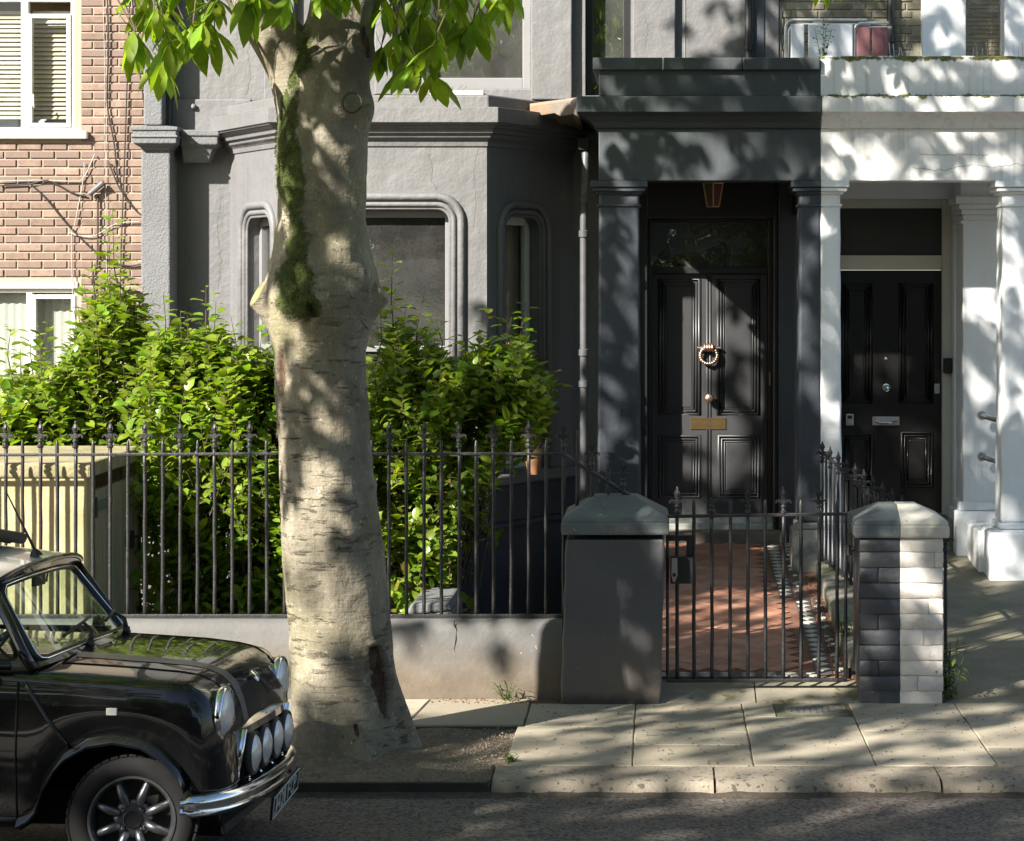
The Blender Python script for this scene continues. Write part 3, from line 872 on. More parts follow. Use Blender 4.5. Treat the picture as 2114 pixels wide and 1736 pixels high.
# beige weathered flashing between bay roof and porch, with the white board left on the ledge
mt['rust'] = M('stained_lead_flashing', (0.15, 0.125, 0.105), 0.8, var=0.18, scale=6, col2=(0.3, 0.15, 0.08), thr=(0.5, 0.7), bumps=((30, 0.5, 0.008),))
g = MB(); rings = []
for k in range(9):
    t = k / 8; x = PX(1094, 17.25) + (PX(1196, 16.9) - PX(1094, 17.25)) * t; y = 17.25 - 0.35 * t
    zt_ = PZ(214 - 14 * t, y); e = 0.012 * math.sin(k * 2.1)
    rings.append([(x, y, zt_ - 0.07 - 0.07 * t + e), (x, y - 0.012, zt_ - 0.02), (x, y, zt_), (x, WY, zt_ + 0.02), (x, WY, zt_ - 0.2)])
g.loft(rings); g.build('roof_flashing', mt['rust'], grey)
g = MB(); g.box(PX(890, 17.2), PX(1000, 17.2), 17.1, 17.5, TOP + 0.362, TOP + 0.4)
tag(g.build('board', mt['upvc'], bevel=0.005), 'white board lying on the ledge over the bay window', 'board')

# downpipe between bay and porch
DY = 17.45
dx = PX(1205, DY)
pipe(grey, [(dx, DY + 0.1, PZ(290, DY)), (dx + 0.015, DY, PZ(320, DY)), (dx, DY, PZ(400, DY)), (dx, DY, 0.0)], 0.029, mt['lead'],
     [(dx, DY, PZ(490, DY)), (dx, DY, PZ(735, DY)), (dx, DY, PZ(800, DY)), (dx, DY, PZ(420, DY))])
g = MB(); g.prism([(dx - 0.05, PZ(285, DY)), (dx + 0.05, PZ(285, DY)), (dx + 0.035, PZ(310, DY)), (dx - 0.035, PZ(310, DY))], front(0), DY - 0.03, DY + 0.2)
g.build('hopper', mt['dark'], grey, bevel=0.004)

# ---------------------------------------------------------------- porch, grey half and white half
CY = 16.6
SPLIT = PX(1694, CY)
LX0, LX1 = PX(1236, CY), PX(1320, CY)
MX0, MX1 = PX(1650, CY), PX(1735, CY)
RX0, RX1 = PX(2070, CY), PX(2070, CY) + 0.3
white = thing('white_townhouse', 'white painted terraced house with brick upper wall and pillared porch', 'house', (3.2, 17.9, 0.0))
def col_rings(x0, x1, y0, y1, z0, z1, lens=0.012, lean=0.0):
    rings = []
    n = 14
    for k in range(n + 1):
        t = k / n; z = z0 + (z1 - z0) * t
        e = lens * (1 - t) ** 1.5 + 0.002 * math.sin(k * 2.7)
        rings.append([(x0 - e, y0 - e, z), (x1 + e, y0 - e, z), (x1 + e, y1 + e, z), (x0 - e, y1 + e, z)])
    return rings
CT, CB = 3.14, 0.72
def capital(x0, x1, y0, y1, mat, parent, left=True, right=True):
    a = lambda e: x0 - (e if left else 0); b = lambda e: x1 + (e if right else 0)
    g = MB()
    for e, z0, z1 in ((0.012, CT - 0.11, CT - 0.09), (0.02, CT - 0.02, CT), (0.045, CT, CT + 0.028), (0.06, CT + 0.031, CT + 0.078)):
        g.loft([[(a(e), y0 - e, z), (b(e), y0 - e, z), (b(e), y1 + e, z), (a(e), y1 + e, z)] for z in (z0, z1)])
    return g.build('capital', mat, parent, bevel=0.005)
def column(x0, x1, mat, parent, left=True, right=True, base=0.36):
    g = MB(); g.loft(col_rings(x0, x1, CY, CY + 0.3, CB, CT)); o = g.build('column', mat, parent, bevel=0.02, seg=3)
    capital(x0, x1, CY, CY + 0.3, mat, parent, left, right)
    a = 0.05 if left else 0; c = 0.05 if right else 0
    g = MB(); g.box(x0 - a, x1 + c, CY - 0.05, CY + 0.35, base - 0.1, CB - 0.05)
    g.box(x0 - a * 0.6, x1 + c * 0.6, CY - 0.03, CY + 0.33, CB - 0.048, CB)
    g.build('column_base', mat if parent is grey and left and x0 < 0 else mt['basewhite'] if parent is grey else mat, parent, bevel=0.012)
mt['basewhite'] = M('bare_white_plinth_render', (0.33, 0.32, 0.29), 0.85, var=0.15, scale=6, col2=(0.085, 0.09, 0.09), thr=(0.42, 0.6), bumps=((70, 0.9, 0.01),))
column(LX0, LX1, mt['navy'], grey)
column(MX0, SPLIT, mt['navy'], grey, True, False)
column(SPLIT + 0.001, MX1, mt['white'], white, False, True)
column(RX0, RX1, mt['white'], white)
EB, ET = CT + 0.08, 3.60
mt['mosswhite'] = None
m, nt, b = new_mat('white_paint_with_moss_and_streaks')
v = pos_node(nt)
c = ramp(nt, noise_node(nt, v, 2.5, 6), [(0.3, (0.7, 0.705, 0.7)), (0.7, (0.77, 0.77, 0.765))])
vs_ = pos_node(nt, (26, 26, 1.2))
st = mask(nt, noise_node(nt, vs_, 1.0, 5, 0.6), 0.52, 0.75)
c = mix(nt, math_n(nt, 'MULTIPLY', st, 0.45), c, (0.28, 0.3, 0.24))
gg = nd(nt, 'ShaderNodeNewGeometry'); sx = nd(nt, 'ShaderNodeSeparateXYZ'); nt.links.new(gg.outputs['Position'], sx.inputs[0])
nz = noise_node(nt, v, 14, 6, 0.7)
def band(z, w):
    d = math_n(nt, 'ABSOLUTE', math_n(nt, 'SUBTRACT', sx.outputs[2], z))
    return mask(nt, math_n(nt, 'SUBTRACT', math_n(nt, 'MULTIPLY', nz, 2.0), math_n(nt, 'DIVIDE', d, w)), 0.62, 0.85)
ms = math_n(nt, 'MAXIMUM', band(4.12, 0.06), band(3.835, 0.05))
c = mix(nt, ms, c, (0.085, 0.08, 0.02))
c = mix(nt, math_n(nt, 'MULTIPLY', ms, mask(nt, noise_node(nt, v, 40, 4), 0.45, 0.6)), c, (0.16, 0.17, 0.03))
nt.links.new(c, b.inputs['Base Color']); b.inputs['Roughness'].default_value = 0.7
bump(nt, b, [(noise_node(nt, v, 5, 4), 0.4, 0.03), (noise_node(nt, v, 60, 4), 0.2, 0.004), (ms, 0.4, 0.01)])
mt['mosswhite'] = m
XE = 5.2
def entab(parent, x0, x1, mat, mat2, leftend):
    g = MB(); g.box(x0, x1, CY, CY + 0.3, EB, ET); g.build('frieze', mat, parent, bevel=0.006)
    if leftend:
        g = MB(); g.box(x0, x0 + 0.3, CY + 0.3, WY, EB, ET); g.build('frieze', mat, parent, bevel=0.006)
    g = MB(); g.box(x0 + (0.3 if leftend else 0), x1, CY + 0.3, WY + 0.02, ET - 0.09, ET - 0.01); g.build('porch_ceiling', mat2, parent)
    prof = [(-0.2, ET), (0.02, ET), (0.03, ET + 0.012), (0.045, ET + 0.045), (0.085, ET + 0.085), (0.125, ET + 0.105), (0.158, ET + 0.11), (0.158, ET + 0.225), (-0.2, ET + 0.24)]
    pl = ([(x0, WY)] if leftend else []) + [(x0, CY), (x1, CY)]
    g = MB(); g.sweep_plan(pl, prof); g.build('porch_cornice', mat, parent, bevel=0.006)
    pz = ET + 0.235
    g = MB(); g.box(x0, x1, CY + 0.02, WY, pz, 4.035 if leftend else 4.135); g.build('parapet', mat, parent, bevel=0.01)
    if leftend:
        n = 5; xs = [x0 - 0.045, x0 + 0.47, x0 + 1.05, x1 - 0.005]
        for a, b_ in zip(xs[:-1], xs[1:]):
            g = MB(); g.box(a + 0.002, b_ - 0.002, CY - 0.025, WY, 4.028, 4.118); g.build('coping_stone', mat, parent, bevel=0.008)
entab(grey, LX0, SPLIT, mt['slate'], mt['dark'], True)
entab(white, SPLIT + 0.002, XE, mt['mosswhite'], mt['white'], False)

# ---------------------------------------------------------------- grey porch inside: doorway, door, lantern
DYY = 18.16
def door_leaf(parent, x0, x1, z0, z1, Y, mat, panels, bead=True, mid=True):
    d = MB(); d.box(x0, x1, Y + 0.012, Y + 0.045, z0, z1)
    leaf = d.build('door', mat, parent)
    # stiles and rails proud of the panels
    xs = sorted({x0, x1} | {p[0] for p in panels} | {p[1] for p in panels})
    zs = sorted({z0, z1} | {p[2] for p in panels} | {p[3] for p in panels})
    g = MB(); panel(g, [(x0, z0), (x1, z0), (x1, z1), (x0, z1)], [rect(p) for p in panels], front(Y), 0, 0.014)
    g.build('stiles_and_rails', mat, leaf)
    for p in panels:
        for ins, r, yy in ((0.0, 0.014, 0.002), (0.024, 0.010, 0.006), (0.046, 0.006, 0.010)):
            g = MB(); g.tube([(p[0] + ins, Y + yy, p[2] + ins), (p[1] - ins, Y + yy, p[2] + ins), (p[1] - ins, Y + yy, p[3] - ins), (p[0] + ins, Y + yy, p[3] - ins)], r, 8, closed=True)
            g.build('panel_moulding', mat, leaf, smooth=True)
        g = MB(); g.box(p[0] + 0.06, p[1] - 0.06, Y + 0.006, Y + 0.014, p[2] + 0.06, p[3] - 0.06); g.build('panel', mat, leaf, bevel=0.004)
    return leaf
gx0, gx1, gz0, gz1 = PX(1346, DYY), PX(1584, DYY), PZ(1062, DYY), PZ(566, DYY)
cxm = PX(1463, DYY)
dp = lambda a, b_, c_, d_: (PX(a, DYY), PX(b_, DYY), PZ(d_, DYY), PZ(c_, DYY))
leaf = door_leaf(grey, gx0, gx1, gz0, gz1, DYY, mt['doorgrey'], [dp(1362, 1444, 576, 856), dp(1482, 1566, 576, 856), dp(1362, 1444, 900, 1026), dp(1484, 1566, 900, 1026)])
for s_ in (-0.012, 0.012):
    g = MB(); g.tube([(cxm + s_, DYY, gz0 + 0.01), (cxm + s_, DYY, gz1 - 0.01)], 0.009, 8); g.build('centre_bead', mt['doorgrey'], leaf, smooth=True)
# knocker, a laurel ring under a fist
kz, ky = PZ(722, DYY), DYY - 0.03
g = MB(); n = 22
for k in range(n):
    q = 2 * math.pi * k / n
    p = Vector((cxm + 0.068 * math.cos(q), ky - 0.012, kz - 0.045 + 0.066 * math.sin(q)))
    t = Vector((-math.sin(q), 0, math.cos(q)))
    g.lathe([(0.002, -0.016), (0.013, -0.008), (0.0165, 0.004), (0.007, 0.018)], p, t, n=7)
kn = g.build('knocker', mt['copper'], leaf, smooth=True)
g = MB(); g.tube([(cxm - 0.092, ky, kz + 0.015), (cxm + 0.092, ky, kz + 0.015)], [0.016, 0.012], 8)
for k in range(4): g.tube([(cxm - 0.03 + k * 0.019, ky + 0.01, kz + 0.042), (cxm - 0.031 + k * 0.02, ky - 0.03, kz + 0.03), (cxm - 0.03 + k * 0.02, ky - 0.03, kz + 0.005), (cxm - 0.03 + k * 0.02, ky, kz - 0.006)], 0.0115, 7)
g.lathe([(0.03, 0), (0.026, 0.02)], (cxm, DYY - 0.001, kz + 0.016), (0, -1, 0), n=12)
g.build('knocker', mt['copper'], leaf, smooth=True, angle=60)
g = MB(); g.lathe([(0.03, 0), (0.03, 0.006), (0.014, 0.01), (0.013, 0.03), (0.028, 0.04), (0.037, 0.055), (0.038, 0.068), (0.03, 0.082), (0.012, 0.088), (0.0, 0.089)], (cxm + 0.002, DYY - 0.001, PZ(821, DYY)), (0, -1, 0), n=10)
g.build('knob', mt['copper'], leaf)
lb = dp(1426, 1498, 862, 886)
g = MB(); panel(g, [(lb[0], lb[2]), (lb[1], lb[2]), (lb[1], lb[3]), (lb[0], lb[3])], [[(lb[0] + 0.03, lb[2] + 0.025), (lb[0] + 0.03, lb[3] - 0.025), (lb[1] - 0.03, lb[3] - 0.025), (lb[1] - 0.03, lb[2] + 0.025)]], front(DYY - 0.008), 0, 0.006)
g.box(lb[0], lb[1], DYY - 0.0055, DYY + 0.001, lb[2], lb[3]); lbo = g.build('letter_plate', mt['brass'], leaf)
g = MB(); g.box(lb[0] + 0.033, lb[1] - 0.033, DYY - 0.0085, DYY - 0.006, lb[2] + 0.028, lb[3] - 0.03); g.build('letter_flap', mt['brass'], leaf, bevel=0.001)
# frame, transom, fanlight
g = MB()
g.box(GD[0] + 0.002, gx0 - 0.004, DYY - 0.06, DYY + 0.06, 0.4, GD[3]); g.box(gx1 + 0.004, GD[1] - 0.002, DYY - 0.06, DYY + 0.06, 0.4, GD[3])
g.box(gx0 - 0.003, gx1 + 0.003, DYY - 0.05, DYY + 0.05, gz1 + 0.004, gz1 + 0.06); g.box(gx0 - 0.003, gx1 + 0.003, DYY - 0.05, DYY + 0.05, PZ(460, DYY), GD[3])
fr = g.build('door_frame', mt['dark'], grey, bevel=0.005)
g = MB(); g.box(gx0 - 0.01, gx1 + 0.01, DYY, DYY + 0.005, gz1 + 0.055, PZ(455, DYY)); g.build('fanlight', mt['glass'], fr)
g = MB(); g.box(gx0 - 0.02, gx1 + 0.02, DYY + 0.5, DYY + 0.51, gz1, GD[3]); g.build('hall_behind', mt['void'], fr)
g = MB(); g.box(gx1 + 0.012, gx1 + 0.022, DYY - 0.064, DYY - 0.058, PZ(795, DYY), PZ(768, DYY)); g.build('strike_plate', mt['brass'], fr)
# dark lining of the porch walls, pilasters either side
def lining(x0, x1, z0, z1, y0=WY - 0.02, mat=None, name='porch_lining', bev=0.004):
    g = MB(); g.box(x0, x1, y0, WY + 0.003, z0, z1); return g.build(name, mat or mt['navy'], grey, bevel=bev)
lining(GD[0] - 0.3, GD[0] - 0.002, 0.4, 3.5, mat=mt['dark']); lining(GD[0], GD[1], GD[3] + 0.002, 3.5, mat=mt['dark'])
lining(GD[1] + 0.03, 1.08, 0.4, 3.5, WY - 0.06, mat=mt['navy'], name='pilaster', bev=0.01)
lining(GD[1] + 0.002, GD[1] + 0.028, 0.4, 3.5, mat=mt['dark'])
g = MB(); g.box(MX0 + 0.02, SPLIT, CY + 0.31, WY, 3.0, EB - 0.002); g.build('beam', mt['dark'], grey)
# steps: tiled landing, stone nosing
mt['stepstone'] = M('pale_worn_step', (0.36, 0.38, 0.36), 0.7, var=0.12, scale=8, col2=(0.22, 0.22, 0.2), bumps=((40, 0.3, 0.004),))
g = MB(); g.box(-0.12, 1.0, 17.70, 17.98, 0.3, 0.53); g.build('step', M('worn_brown_step_stone', (0.12, 0.1, 0.08), 0.85, var=0.25, scale=9, col2=(0.2, 0.17, 0.13)), grey, bevel=0.012)
g = MB(); g.box(GD[0] + 0.004, GD[1] - 0.004, 17.92, 18.1, 0.5, 0.575); g.build('step', mt['stepstone'], grey, bevel=0.01)
g = MB(); g.box(GD[0] + 0.004, GD[1] - 0.004, 18.0, 18.24, 0.55, gz0 - 0.004); g.build('step', mt['stepstone'], grey, bevel=0.008)
# lantern
lan = thing('porch_lantern', 'small brass framed glass lantern hanging under the dark porch beam', 'lantern', P(1472, 380, 17.15))
LY = 17.15; lx = PX(1472, LY)
zt_, zb_ = PZ(378, LY), PZ(426, LY)
g = MB(); g.tube([(lx, LY, 3.52), (lx, LY, zt_ + 0.03)], 0.006, 6); g.build('rod', mt['dark'], lan)
ht, hb = 0.085, 0.052
def hexp(r, z, k): q = R(60 * k + 30); return Vector((lx + r * math.cos(q), LY + r * math.sin(q), z))
g = MB()
for k in range(6): g.tube([hexp(ht, zt_, k), hexp(hb, zb_, k)], 0.005, 6)
for r, z in ((ht, zt_), (hb, zb_)): g.tube([hexp(r, z, k) for k in range(6)], 0.006, 6, closed=True)
g.lathe([(ht * 1.02, 0), (0.05, 0.035), (0.012, 0.05)], (lx, LY, zt_), n=6)
g.build('lantern_frame', mt['brass'], lan)
mt['lglass'] = M('amber_lantern_glass', (0.12, 0.09, 0.045), 0.15, var=0.4, scale=9, bumps=())
for k in range(6):
    a, b_, c_, d_ = hexp(ht, zt_, k), hexp(ht, zt_, k + 1), hexp(hb, zb_, k + 1), hexp(hb, zb_, k)
    cc = Vector((lx, LY, 0))
    g = MB(); g.add([a.lerp(Vector((lx, LY, a.z)), .06), b_.lerp(Vector((lx, LY, a.z)), .06), c_.lerp(Vector((lx, LY, c_.z)), .06), d_.lerp(Vector((lx, LY, c_.z)), .06)], [(0, 1, 2, 3)])
    g.build('lantern_pane', mt['lglass'] if k != 4 else plain('red_lantern_glass', (0.13, 0.035, 0.03), 0.2), lan)

# ---------------------------------------------------------------- white house
VY = 18.1
wx0, wx1, wz0, wz1 = PX(1728, VY), PX(1943, VY), PZ(1058, VY), PZ(558, VY)
WD = (wx0 - 0.07, wx1 + 0.075, 0.3, PZ(412, VY))
U1 = (PX(1986, WY), PX(2076, WY), 4.0, 6.5)
g = MB(); panel(g, [(SPLIT + 0.002, -0.4), (7, -0.4), (7, 3.62), (SPLIT + 0.002, 3.62)], [rect(WD)], front(WY), 0, 0.3)
g.box(6.9, 7, WY, 26, -0.4, 9); g.box(0.96, 7, WY + 0.05, 26, 8.9, 9)
g.build('wall', mt['white'], white)
leaf = None
vp = lambda a, b_, c_, d_: (PX(a, VY), PX(b_, VY), PZ(d_, VY), PZ(c_, VY))
leaf = door_leaf(white, wx0, wx1, wz0, wz1, VY, mt['doorblack'], [vp(1740, 1798, 586, 832), vp(1858, 1924, 586, 832), vp(1740, 1800, 895, 1010), vp(1862, 1924, 893, 1005)])
g = MB(); g.lathe([(0.03, 0), (0.033, 0.008), (0.018, 0.012), (0.014, 0.03), (0.024, 0.04), (0.026, 0.052), (0.015, 0.062), (0, 0.064)], (PX(1829, VY), VY - 0.001, PZ(800, VY)), (0, -1, 0), n=8)
g.build('knob', mt['chrome'], leaf)
g = MB(); g.lathe([(0.012, 0), (0.012, 0.006), (0.0, 0.008)], (PX(1828, VY), VY - 0.001, PZ(740, VY)), (0, -1, 0), n=12); g.build('spyhole', mt['chrome'], leaf)
lb = vp(1801, 1857, 860, 878)
g = MB(); g.box(lb[0], lb[1], VY - 0.008, VY + 0.001, lb[2], lb[3]); g.build('letter_plate', mt['steel'], leaf, bevel=0.003)
g = MB(); g.tube([(lb[0] + 0.025, VY - 0.01, lb[2] + 0.035), (lb[0] + 0.07, VY - 0.035, lb[2] + 0.022), (lb[1] - 0.07, VY - 0.035, lb[2] + 0.022), (lb[1] - 0.025, VY - 0.01, lb[2] + 0.035)], 0.009, 8); g.build('letter_pull', mt['chrome'], leaf, smooth=True)
g = MB(); g.box(PX(1929, VY), PX(1940, VY), VY - 0.008, VY + 0.001, PZ(812, VY), PZ(792, VY)); g.lathe([(0.013, 0), (0.013, 0.012), (0.0, 0.014)], (PX(1934.5, VY), VY - 0.008, PZ(799, VY)), (0, -1, 0), n=12); g.build('lock', mt['steel'], leaf, bevel=0.002)
g = MB(); g.box(PX(1746, VY), PX(1762, VY), VY - 0.03, VY + 0.001, PZ(879, VY), PZ(854, VY)); g.build('key_box', mt['steel'], leaf, bevel=0.008)
g = MB(); g.box(PX(1749, VY), PX(1759, VY), VY - 0.034, VY - 0.029, PZ(864, VY), PZ(857, VY)); g.build('key_box_button', mt['dark'], leaf, bevel=0.002)
g = MB()
g.box(WD[0] + .002, wx0 - .003, VY - 0.05, VY + 0.06, 0.4, WD[3]); g.box(wx1 + .003, WD[1] - .002, VY - 0.05, VY + 0.06, 0.4, WD[3])
g.box(wx0 - .002, wx1 + .002, VY - 0.045, VY + 0.05, wz1 + 0.004, PZ(527, VY)); g.box(wx0 - .002, wx1 + .002, VY - 0.045, VY + 0.05, PZ(430, VY), WD[3])
fr = g.build('door_frame', mt['cream'], white, bevel=0.006)
g = MB(); g.box(wx0 - 0.01, wx1 + 0.01, VY, VY + 0.005, PZ(530, VY), PZ(428, VY)); g.build('fanlight', M('dark_mesh_fanlight', (0.022, 0.022, 0.02), 0.5, var=0.1), fr)
g = MB(); g.box(PX(1948, VY - .1), PX(1965, VY - .1), VY - 0.14, VY - 0.06, PZ(770, VY), PZ(738, VY)); g.build('entry_phone', mt['dark'], fr, bevel=0.01)
# pilaster beside the door, base mouldings, porch floor and pedestal
PWY = 17.5
px0, px1 = PX(1988, PWY), PX(2066, PWY)
g = MB(); g.box(px0, px1 + 0.3, PWY, WY + 0.002, 0.3, 3.0); g.build('pilaster', mt['white'], white, bevel=0.01)
g = MB()
for e, z0, z1 in ((0.02, 2.93, 2.955), (0.015, 3.0, 3.04), (0.035, 3.042, 3.08), (0.06, 3.082, 3.14)): g.box(px0 - e, px1 + 0.3 + e, PWY - e, WY, z0, z1)
g.build('pilaster_capital', mt['white'], white, bevel=0.006)
g = MB(); g.box(px0 - 0.02, px1 + 0.32, PWY - 0.02, WY, 3.142, ET - 0.1); g.build('pilaster_block', mt['white'], white)
g = MB(); g.box(px0 - 0.06, px1 + 0.3, PWY - 0.06, WY, 0.3, 0.72); g.box(px0 - 0.035, px1 + 0.3, PWY - 0.035, WY, 0.722, 0.79); g.build('pilaster_base', mt['white'], white, bevel=0.012)
g = MB(); g.box(px0 + 0.02, RX1 + 0.6, CY + 0.2, PWY - 0.062, 0.2, 0.64); g.build('porch_floor', mt['white'], white, bevel=0.015)
g = MB(); g.box(RX0 - 0.11, RX1 + 0.4, CY - 0.12, CY + 0.42, 0.2, 0.66); g.build('pedestal', mt['white'], white, bevel=0.015)
g = MB(); g.box(WD[0], px0 - 0.06, 17.62, 18.2, 0.3, wz0 - 0.01); g.build('doorstep', mt['drive'], white, bevel=0.012)
hr = thing('handrail', 'pair of short grey tubular handrails fixed to the white porch wall', 'handrail', (2.5, 17.4, 1.2))
for yy in (858, 943):
    a = P(2027, yy, 17.38); b_ = Vector((a.x + 0.35, 17.05, a.z - 0.1))
    g = MB(); g.tube([a, b_, b_ + Vector((0.3, -0.3, -0.05))], 0.02, 12); g.lathe([(0.035, 0), (0.035, 0.01)], a + Vector((0, 0.01, 0)), (0, -1, 0), n=14)
    g.build('rail', mt['steel'], hr, smooth=True, angle=50)
# upper storey of the white house: stock bricks, white window surround
mt['mortar'] = M('lime_mortar', (0.3, 0.255, 0.198), 0.9, var=0.12, scale=20, bumps=((120, 0.6, 0.004),))
mt['mortar_old'] = M('sooty_mortar', (0.3, 0.27, 0.2), 0.9, var=0.15, scale=20, bumps=((120, 0.6, 0.004),))
bx0, bx1 = 0.945, PX(1901, WY)
g = MB(); panel(g, [(0.945, 3.5), (7, 3.5), (7, 9), (0.945, 9)], [rect(U1)], front(WY), 0.012, 0.3); upw = g.build('upper_wall', mt['mortar_old'], white)
def brick_mesh(L, h, d, mat, name='brick', c=0.004):
    L /= 2; h /= 2
    vs = [(-L, 0, -h), (L, 0, -h), (L, 0, h), (-L, 0, h)]
    ins = c * 0.9
    a = [(-L, d, -h), (L, d, -h), (L, d, h), (-L, d, h)]
    b_ = [(-L, c, -h), (L, c, -h), (L, c, h), (-L, c, h)]
    f = [(-L + ins, 0, -h + ins), (L - ins, 0, -h + ins), (L - ins, 0, h - ins), (-L + ins, 0, h - ins)]
    g = MB(); g.add(a + b_ + f, [(8, 9, 10, 11)] + [(4 + i, 4 + (i + 1) % 4, 8 + (i + 1) % 4, 8 + i) for i in range(4)] + [(i, (i + 1) % 4, 4 + (i + 1) % 4, 4 + i) for i in range(4)])
    return g.mesh(name, mat)
mt['stock'] = M('yellow_stock_brick', (0.19, 0.175, 0.125), 0.9, var=0.22, scale=12, col2=(0.1, 0.095, 0.075), thr=(0.52, 0.7), rnd=0.3, hue2=(0.25, 0.235, 0.18), bumps=((60, 0.7, 0.006),))
mb_f, mb_h = brick_mesh(0.2, 0.053, 0.03, mt['stock'], c=0.006), brick_mesh(0.093, 0.053, 0.03, mt['stock'], c=0.006)
z = 4.02; k = 0
while z < 4.9:
    x = bx0 + (0.0 if k % 2 else 0.055); q = k
    while x < bx1:
        L = 0.213 if (q % 2 == 0) else 0.106
        if x + L < bx1 + 0.1 and x > bx0 - 0.03: mesh_obj('brick', mb_f if L > 0.2 else mb_h, upw, (x + L / 2, WY + rnd.uniform(-0.002, 0.002), z), (0, rnd.uniform(-.006, .006), 0))
        x += L; q += 1
    z += 0.0635; k += 1
g = MB(); g.box(PX(1901, WY), U1[0] + 0.02, WY - 0.09, WY + 0.1, 3.9, 9); g.build('window_surround', mt['white'], white, bevel=0.012)
g = MB(); g.box(U1[1] - 0.02, U1[1] + 0.35, WY - 0.09, WY + 0.1, 3.9, 9); g.build('window_surround', mt['white'], white, bevel=0.012)
g = frame_rect(U1[0], U1[1], U1[2], U1[3], WY + 0.08, 0.03, 0.05); w = g.build('window', mt['upvc'], white)
g = MB(); g.box(U1[0] + 0.03, U1[1] - 0.03, WY + 0.1, WY + 0.104, 4.0, 6.4); g.build('pane', glass_mat('clear_glass', (0.9, 0.9, 0.88), 1.4), w)
mt['slatbrown'] = plain('taupe_blind_slat', (0.4, 0.33, 0.27), 0.6)
g = MB(); g.box(U1[0] + 0.02, U1[1] - 0.02, -0.004, 0.004, -0.018, 0.018); me_sl = g.mesh('blind_slat', mt['slatbrown'])
z = 4.1
while z < 4.85:
    mesh_obj('blind_slat', me_sl, w, (0, WY + 0.13, z), (R(-14), 0, 0)); z += 0.0335
for xq in (0.3, 0.72):
    g = MB(); g.tube([(U1[0] + (U1[1] - U1[0]) * xq, WY + 0.118, 4.05), (U1[0] + (U1[1] - U1[0]) * xq, WY + 0.118, 5)], 0.0025, 5); g.build('blind_cord', mt['cream'], w)
g = MB(); g.box(U1[0] - .1, U1[1] + .1, WY + 0.25, WY + 0.26, 3.9, 6.5); g.build('room_behind', mt['void'], w)
xx = PX(1839, WY - 0.05)
pipe(white, [(xx, WY - 0.05, 3.9), (xx, WY - 0.05, 9)], 0.03, mt['dark'], [(xx, WY - 0.05, 4.36)])
g = MB(); g.tube([(PX(1612, WY), WY - 0.012, 4.1), (PX(1613, WY), WY - 0.012, 5)], 0.006, 6); g.build('wire', mt['lead'], white)

mt['hair'] = plain('hairline_plaster_crack', (0.07, 0.068, 0.066), 0.9)
for pts_, yy_ in (([(885, 318), (893, 345), (890, 372), (903, 392)], BY), ([(985, 310), (978, 360), (983, 420), (976, 470)], BY), ([(455, 418), (448, 470), (456, 540), (450, 600)], WY), ([(520, 60), (512, 110), (518, 160), (508, 196)], WY), ([(1330, 30), (1338, 60), (1332, 100)], WY - 0.06)):
    fx = [q[1] for q in pts_]; fy = [q[0] for q in pts_]
    g = MB(); g.tube([P(float(np.interp(fx[0] + (fx[-1] - fx[0]) * i / 40, fx, fy)) + 4 * noise.noise((i * .4, fx[0], 0)) + 1.5 * noise.noise((i * 1.7, 3, 0)), fx[0] + (fx[-1] - fx[0]) * i / 40, yy_ - 0.0003) for i in range(41)], 0.0013, 4); g.build('crack', mt['hair'], grey)
# ---------------------------------------------------------------- brick house on the left
QY = 19.0
brickh = thing('brick_house', 'pink brick house with white framed windows at the left edge', 'house', (-6, QY, -0.1))
mt['pink'] = M('pink_facing_brick', (0.18, 0.125, 0.098), 0.9, var=0.22, scale=16, col2=(0.235, 0.172, 0.135), thr=(0.5, 0.7), rnd=0.24, hue2=(0.165, 0.115, 0.096),
               spots=[(60, 0.68, (0.36, 0.28, 0.23))], bumps=((60, 0.6, 0.006), (170, 0.5, 0.003)))
# beyond the frame the courses are carried by the material
m, nt, b = new_mat('brickwork_out_of_view')
bt = nd(nt, 'ShaderNodeTexBrick'); bt.inputs['Scale'].default_value = 1.0
bt.inputs['Brick Width'].default_value = 0.212; bt.inputs['Row Height'].default_value = 0.0707; bt.inputs['Mortar Size'].default_value = 0.006
bt.inputs['Color1'].default_value = (0.3, 0.16, 0.12, 1); bt.inputs['Color2'].default_value = (0.25, 0.14, 0.11, 1); bt.inputs['Mortar'].default_value = (0.42, 0.36, 0.28, 1)
gg = nd(nt, 'ShaderNodeNewGeometry'); sp = nd(nt, 'ShaderNodeSeparateXYZ'); cb = nd(nt, 'ShaderNodeCombineXYZ')
nt.links.new(gg.outputs['Position'], sp.inputs[0]); nt.links.new(sp.outputs[0], cb.inputs[0]); nt.links.new(sp.outputs[2], cb.inputs[1])
nt.links.new(cb.outputs[0], bt.inputs['Vector']); nt.links.new(bt.outputs[0], b.inputs['Base Color']); b.inputs['Roughness'].default_value = 0.9
mt['brickfar'] = m
L1 = (-6.6, PX(152, QY), PZ(272, QY), PZ(-6, QY))
L2 = (-6.6, PX(159, QY), PZ(905, QY), PZ(596, QY))
XB = -5.72
g = MB(); panel(g, [(XB, -0.4), (-4.0, -0.4), (-4.0, 9), (XB, 9)], [], front(QY), 0.014)
bw = g.build('wall', mt['mortar'], brickh)
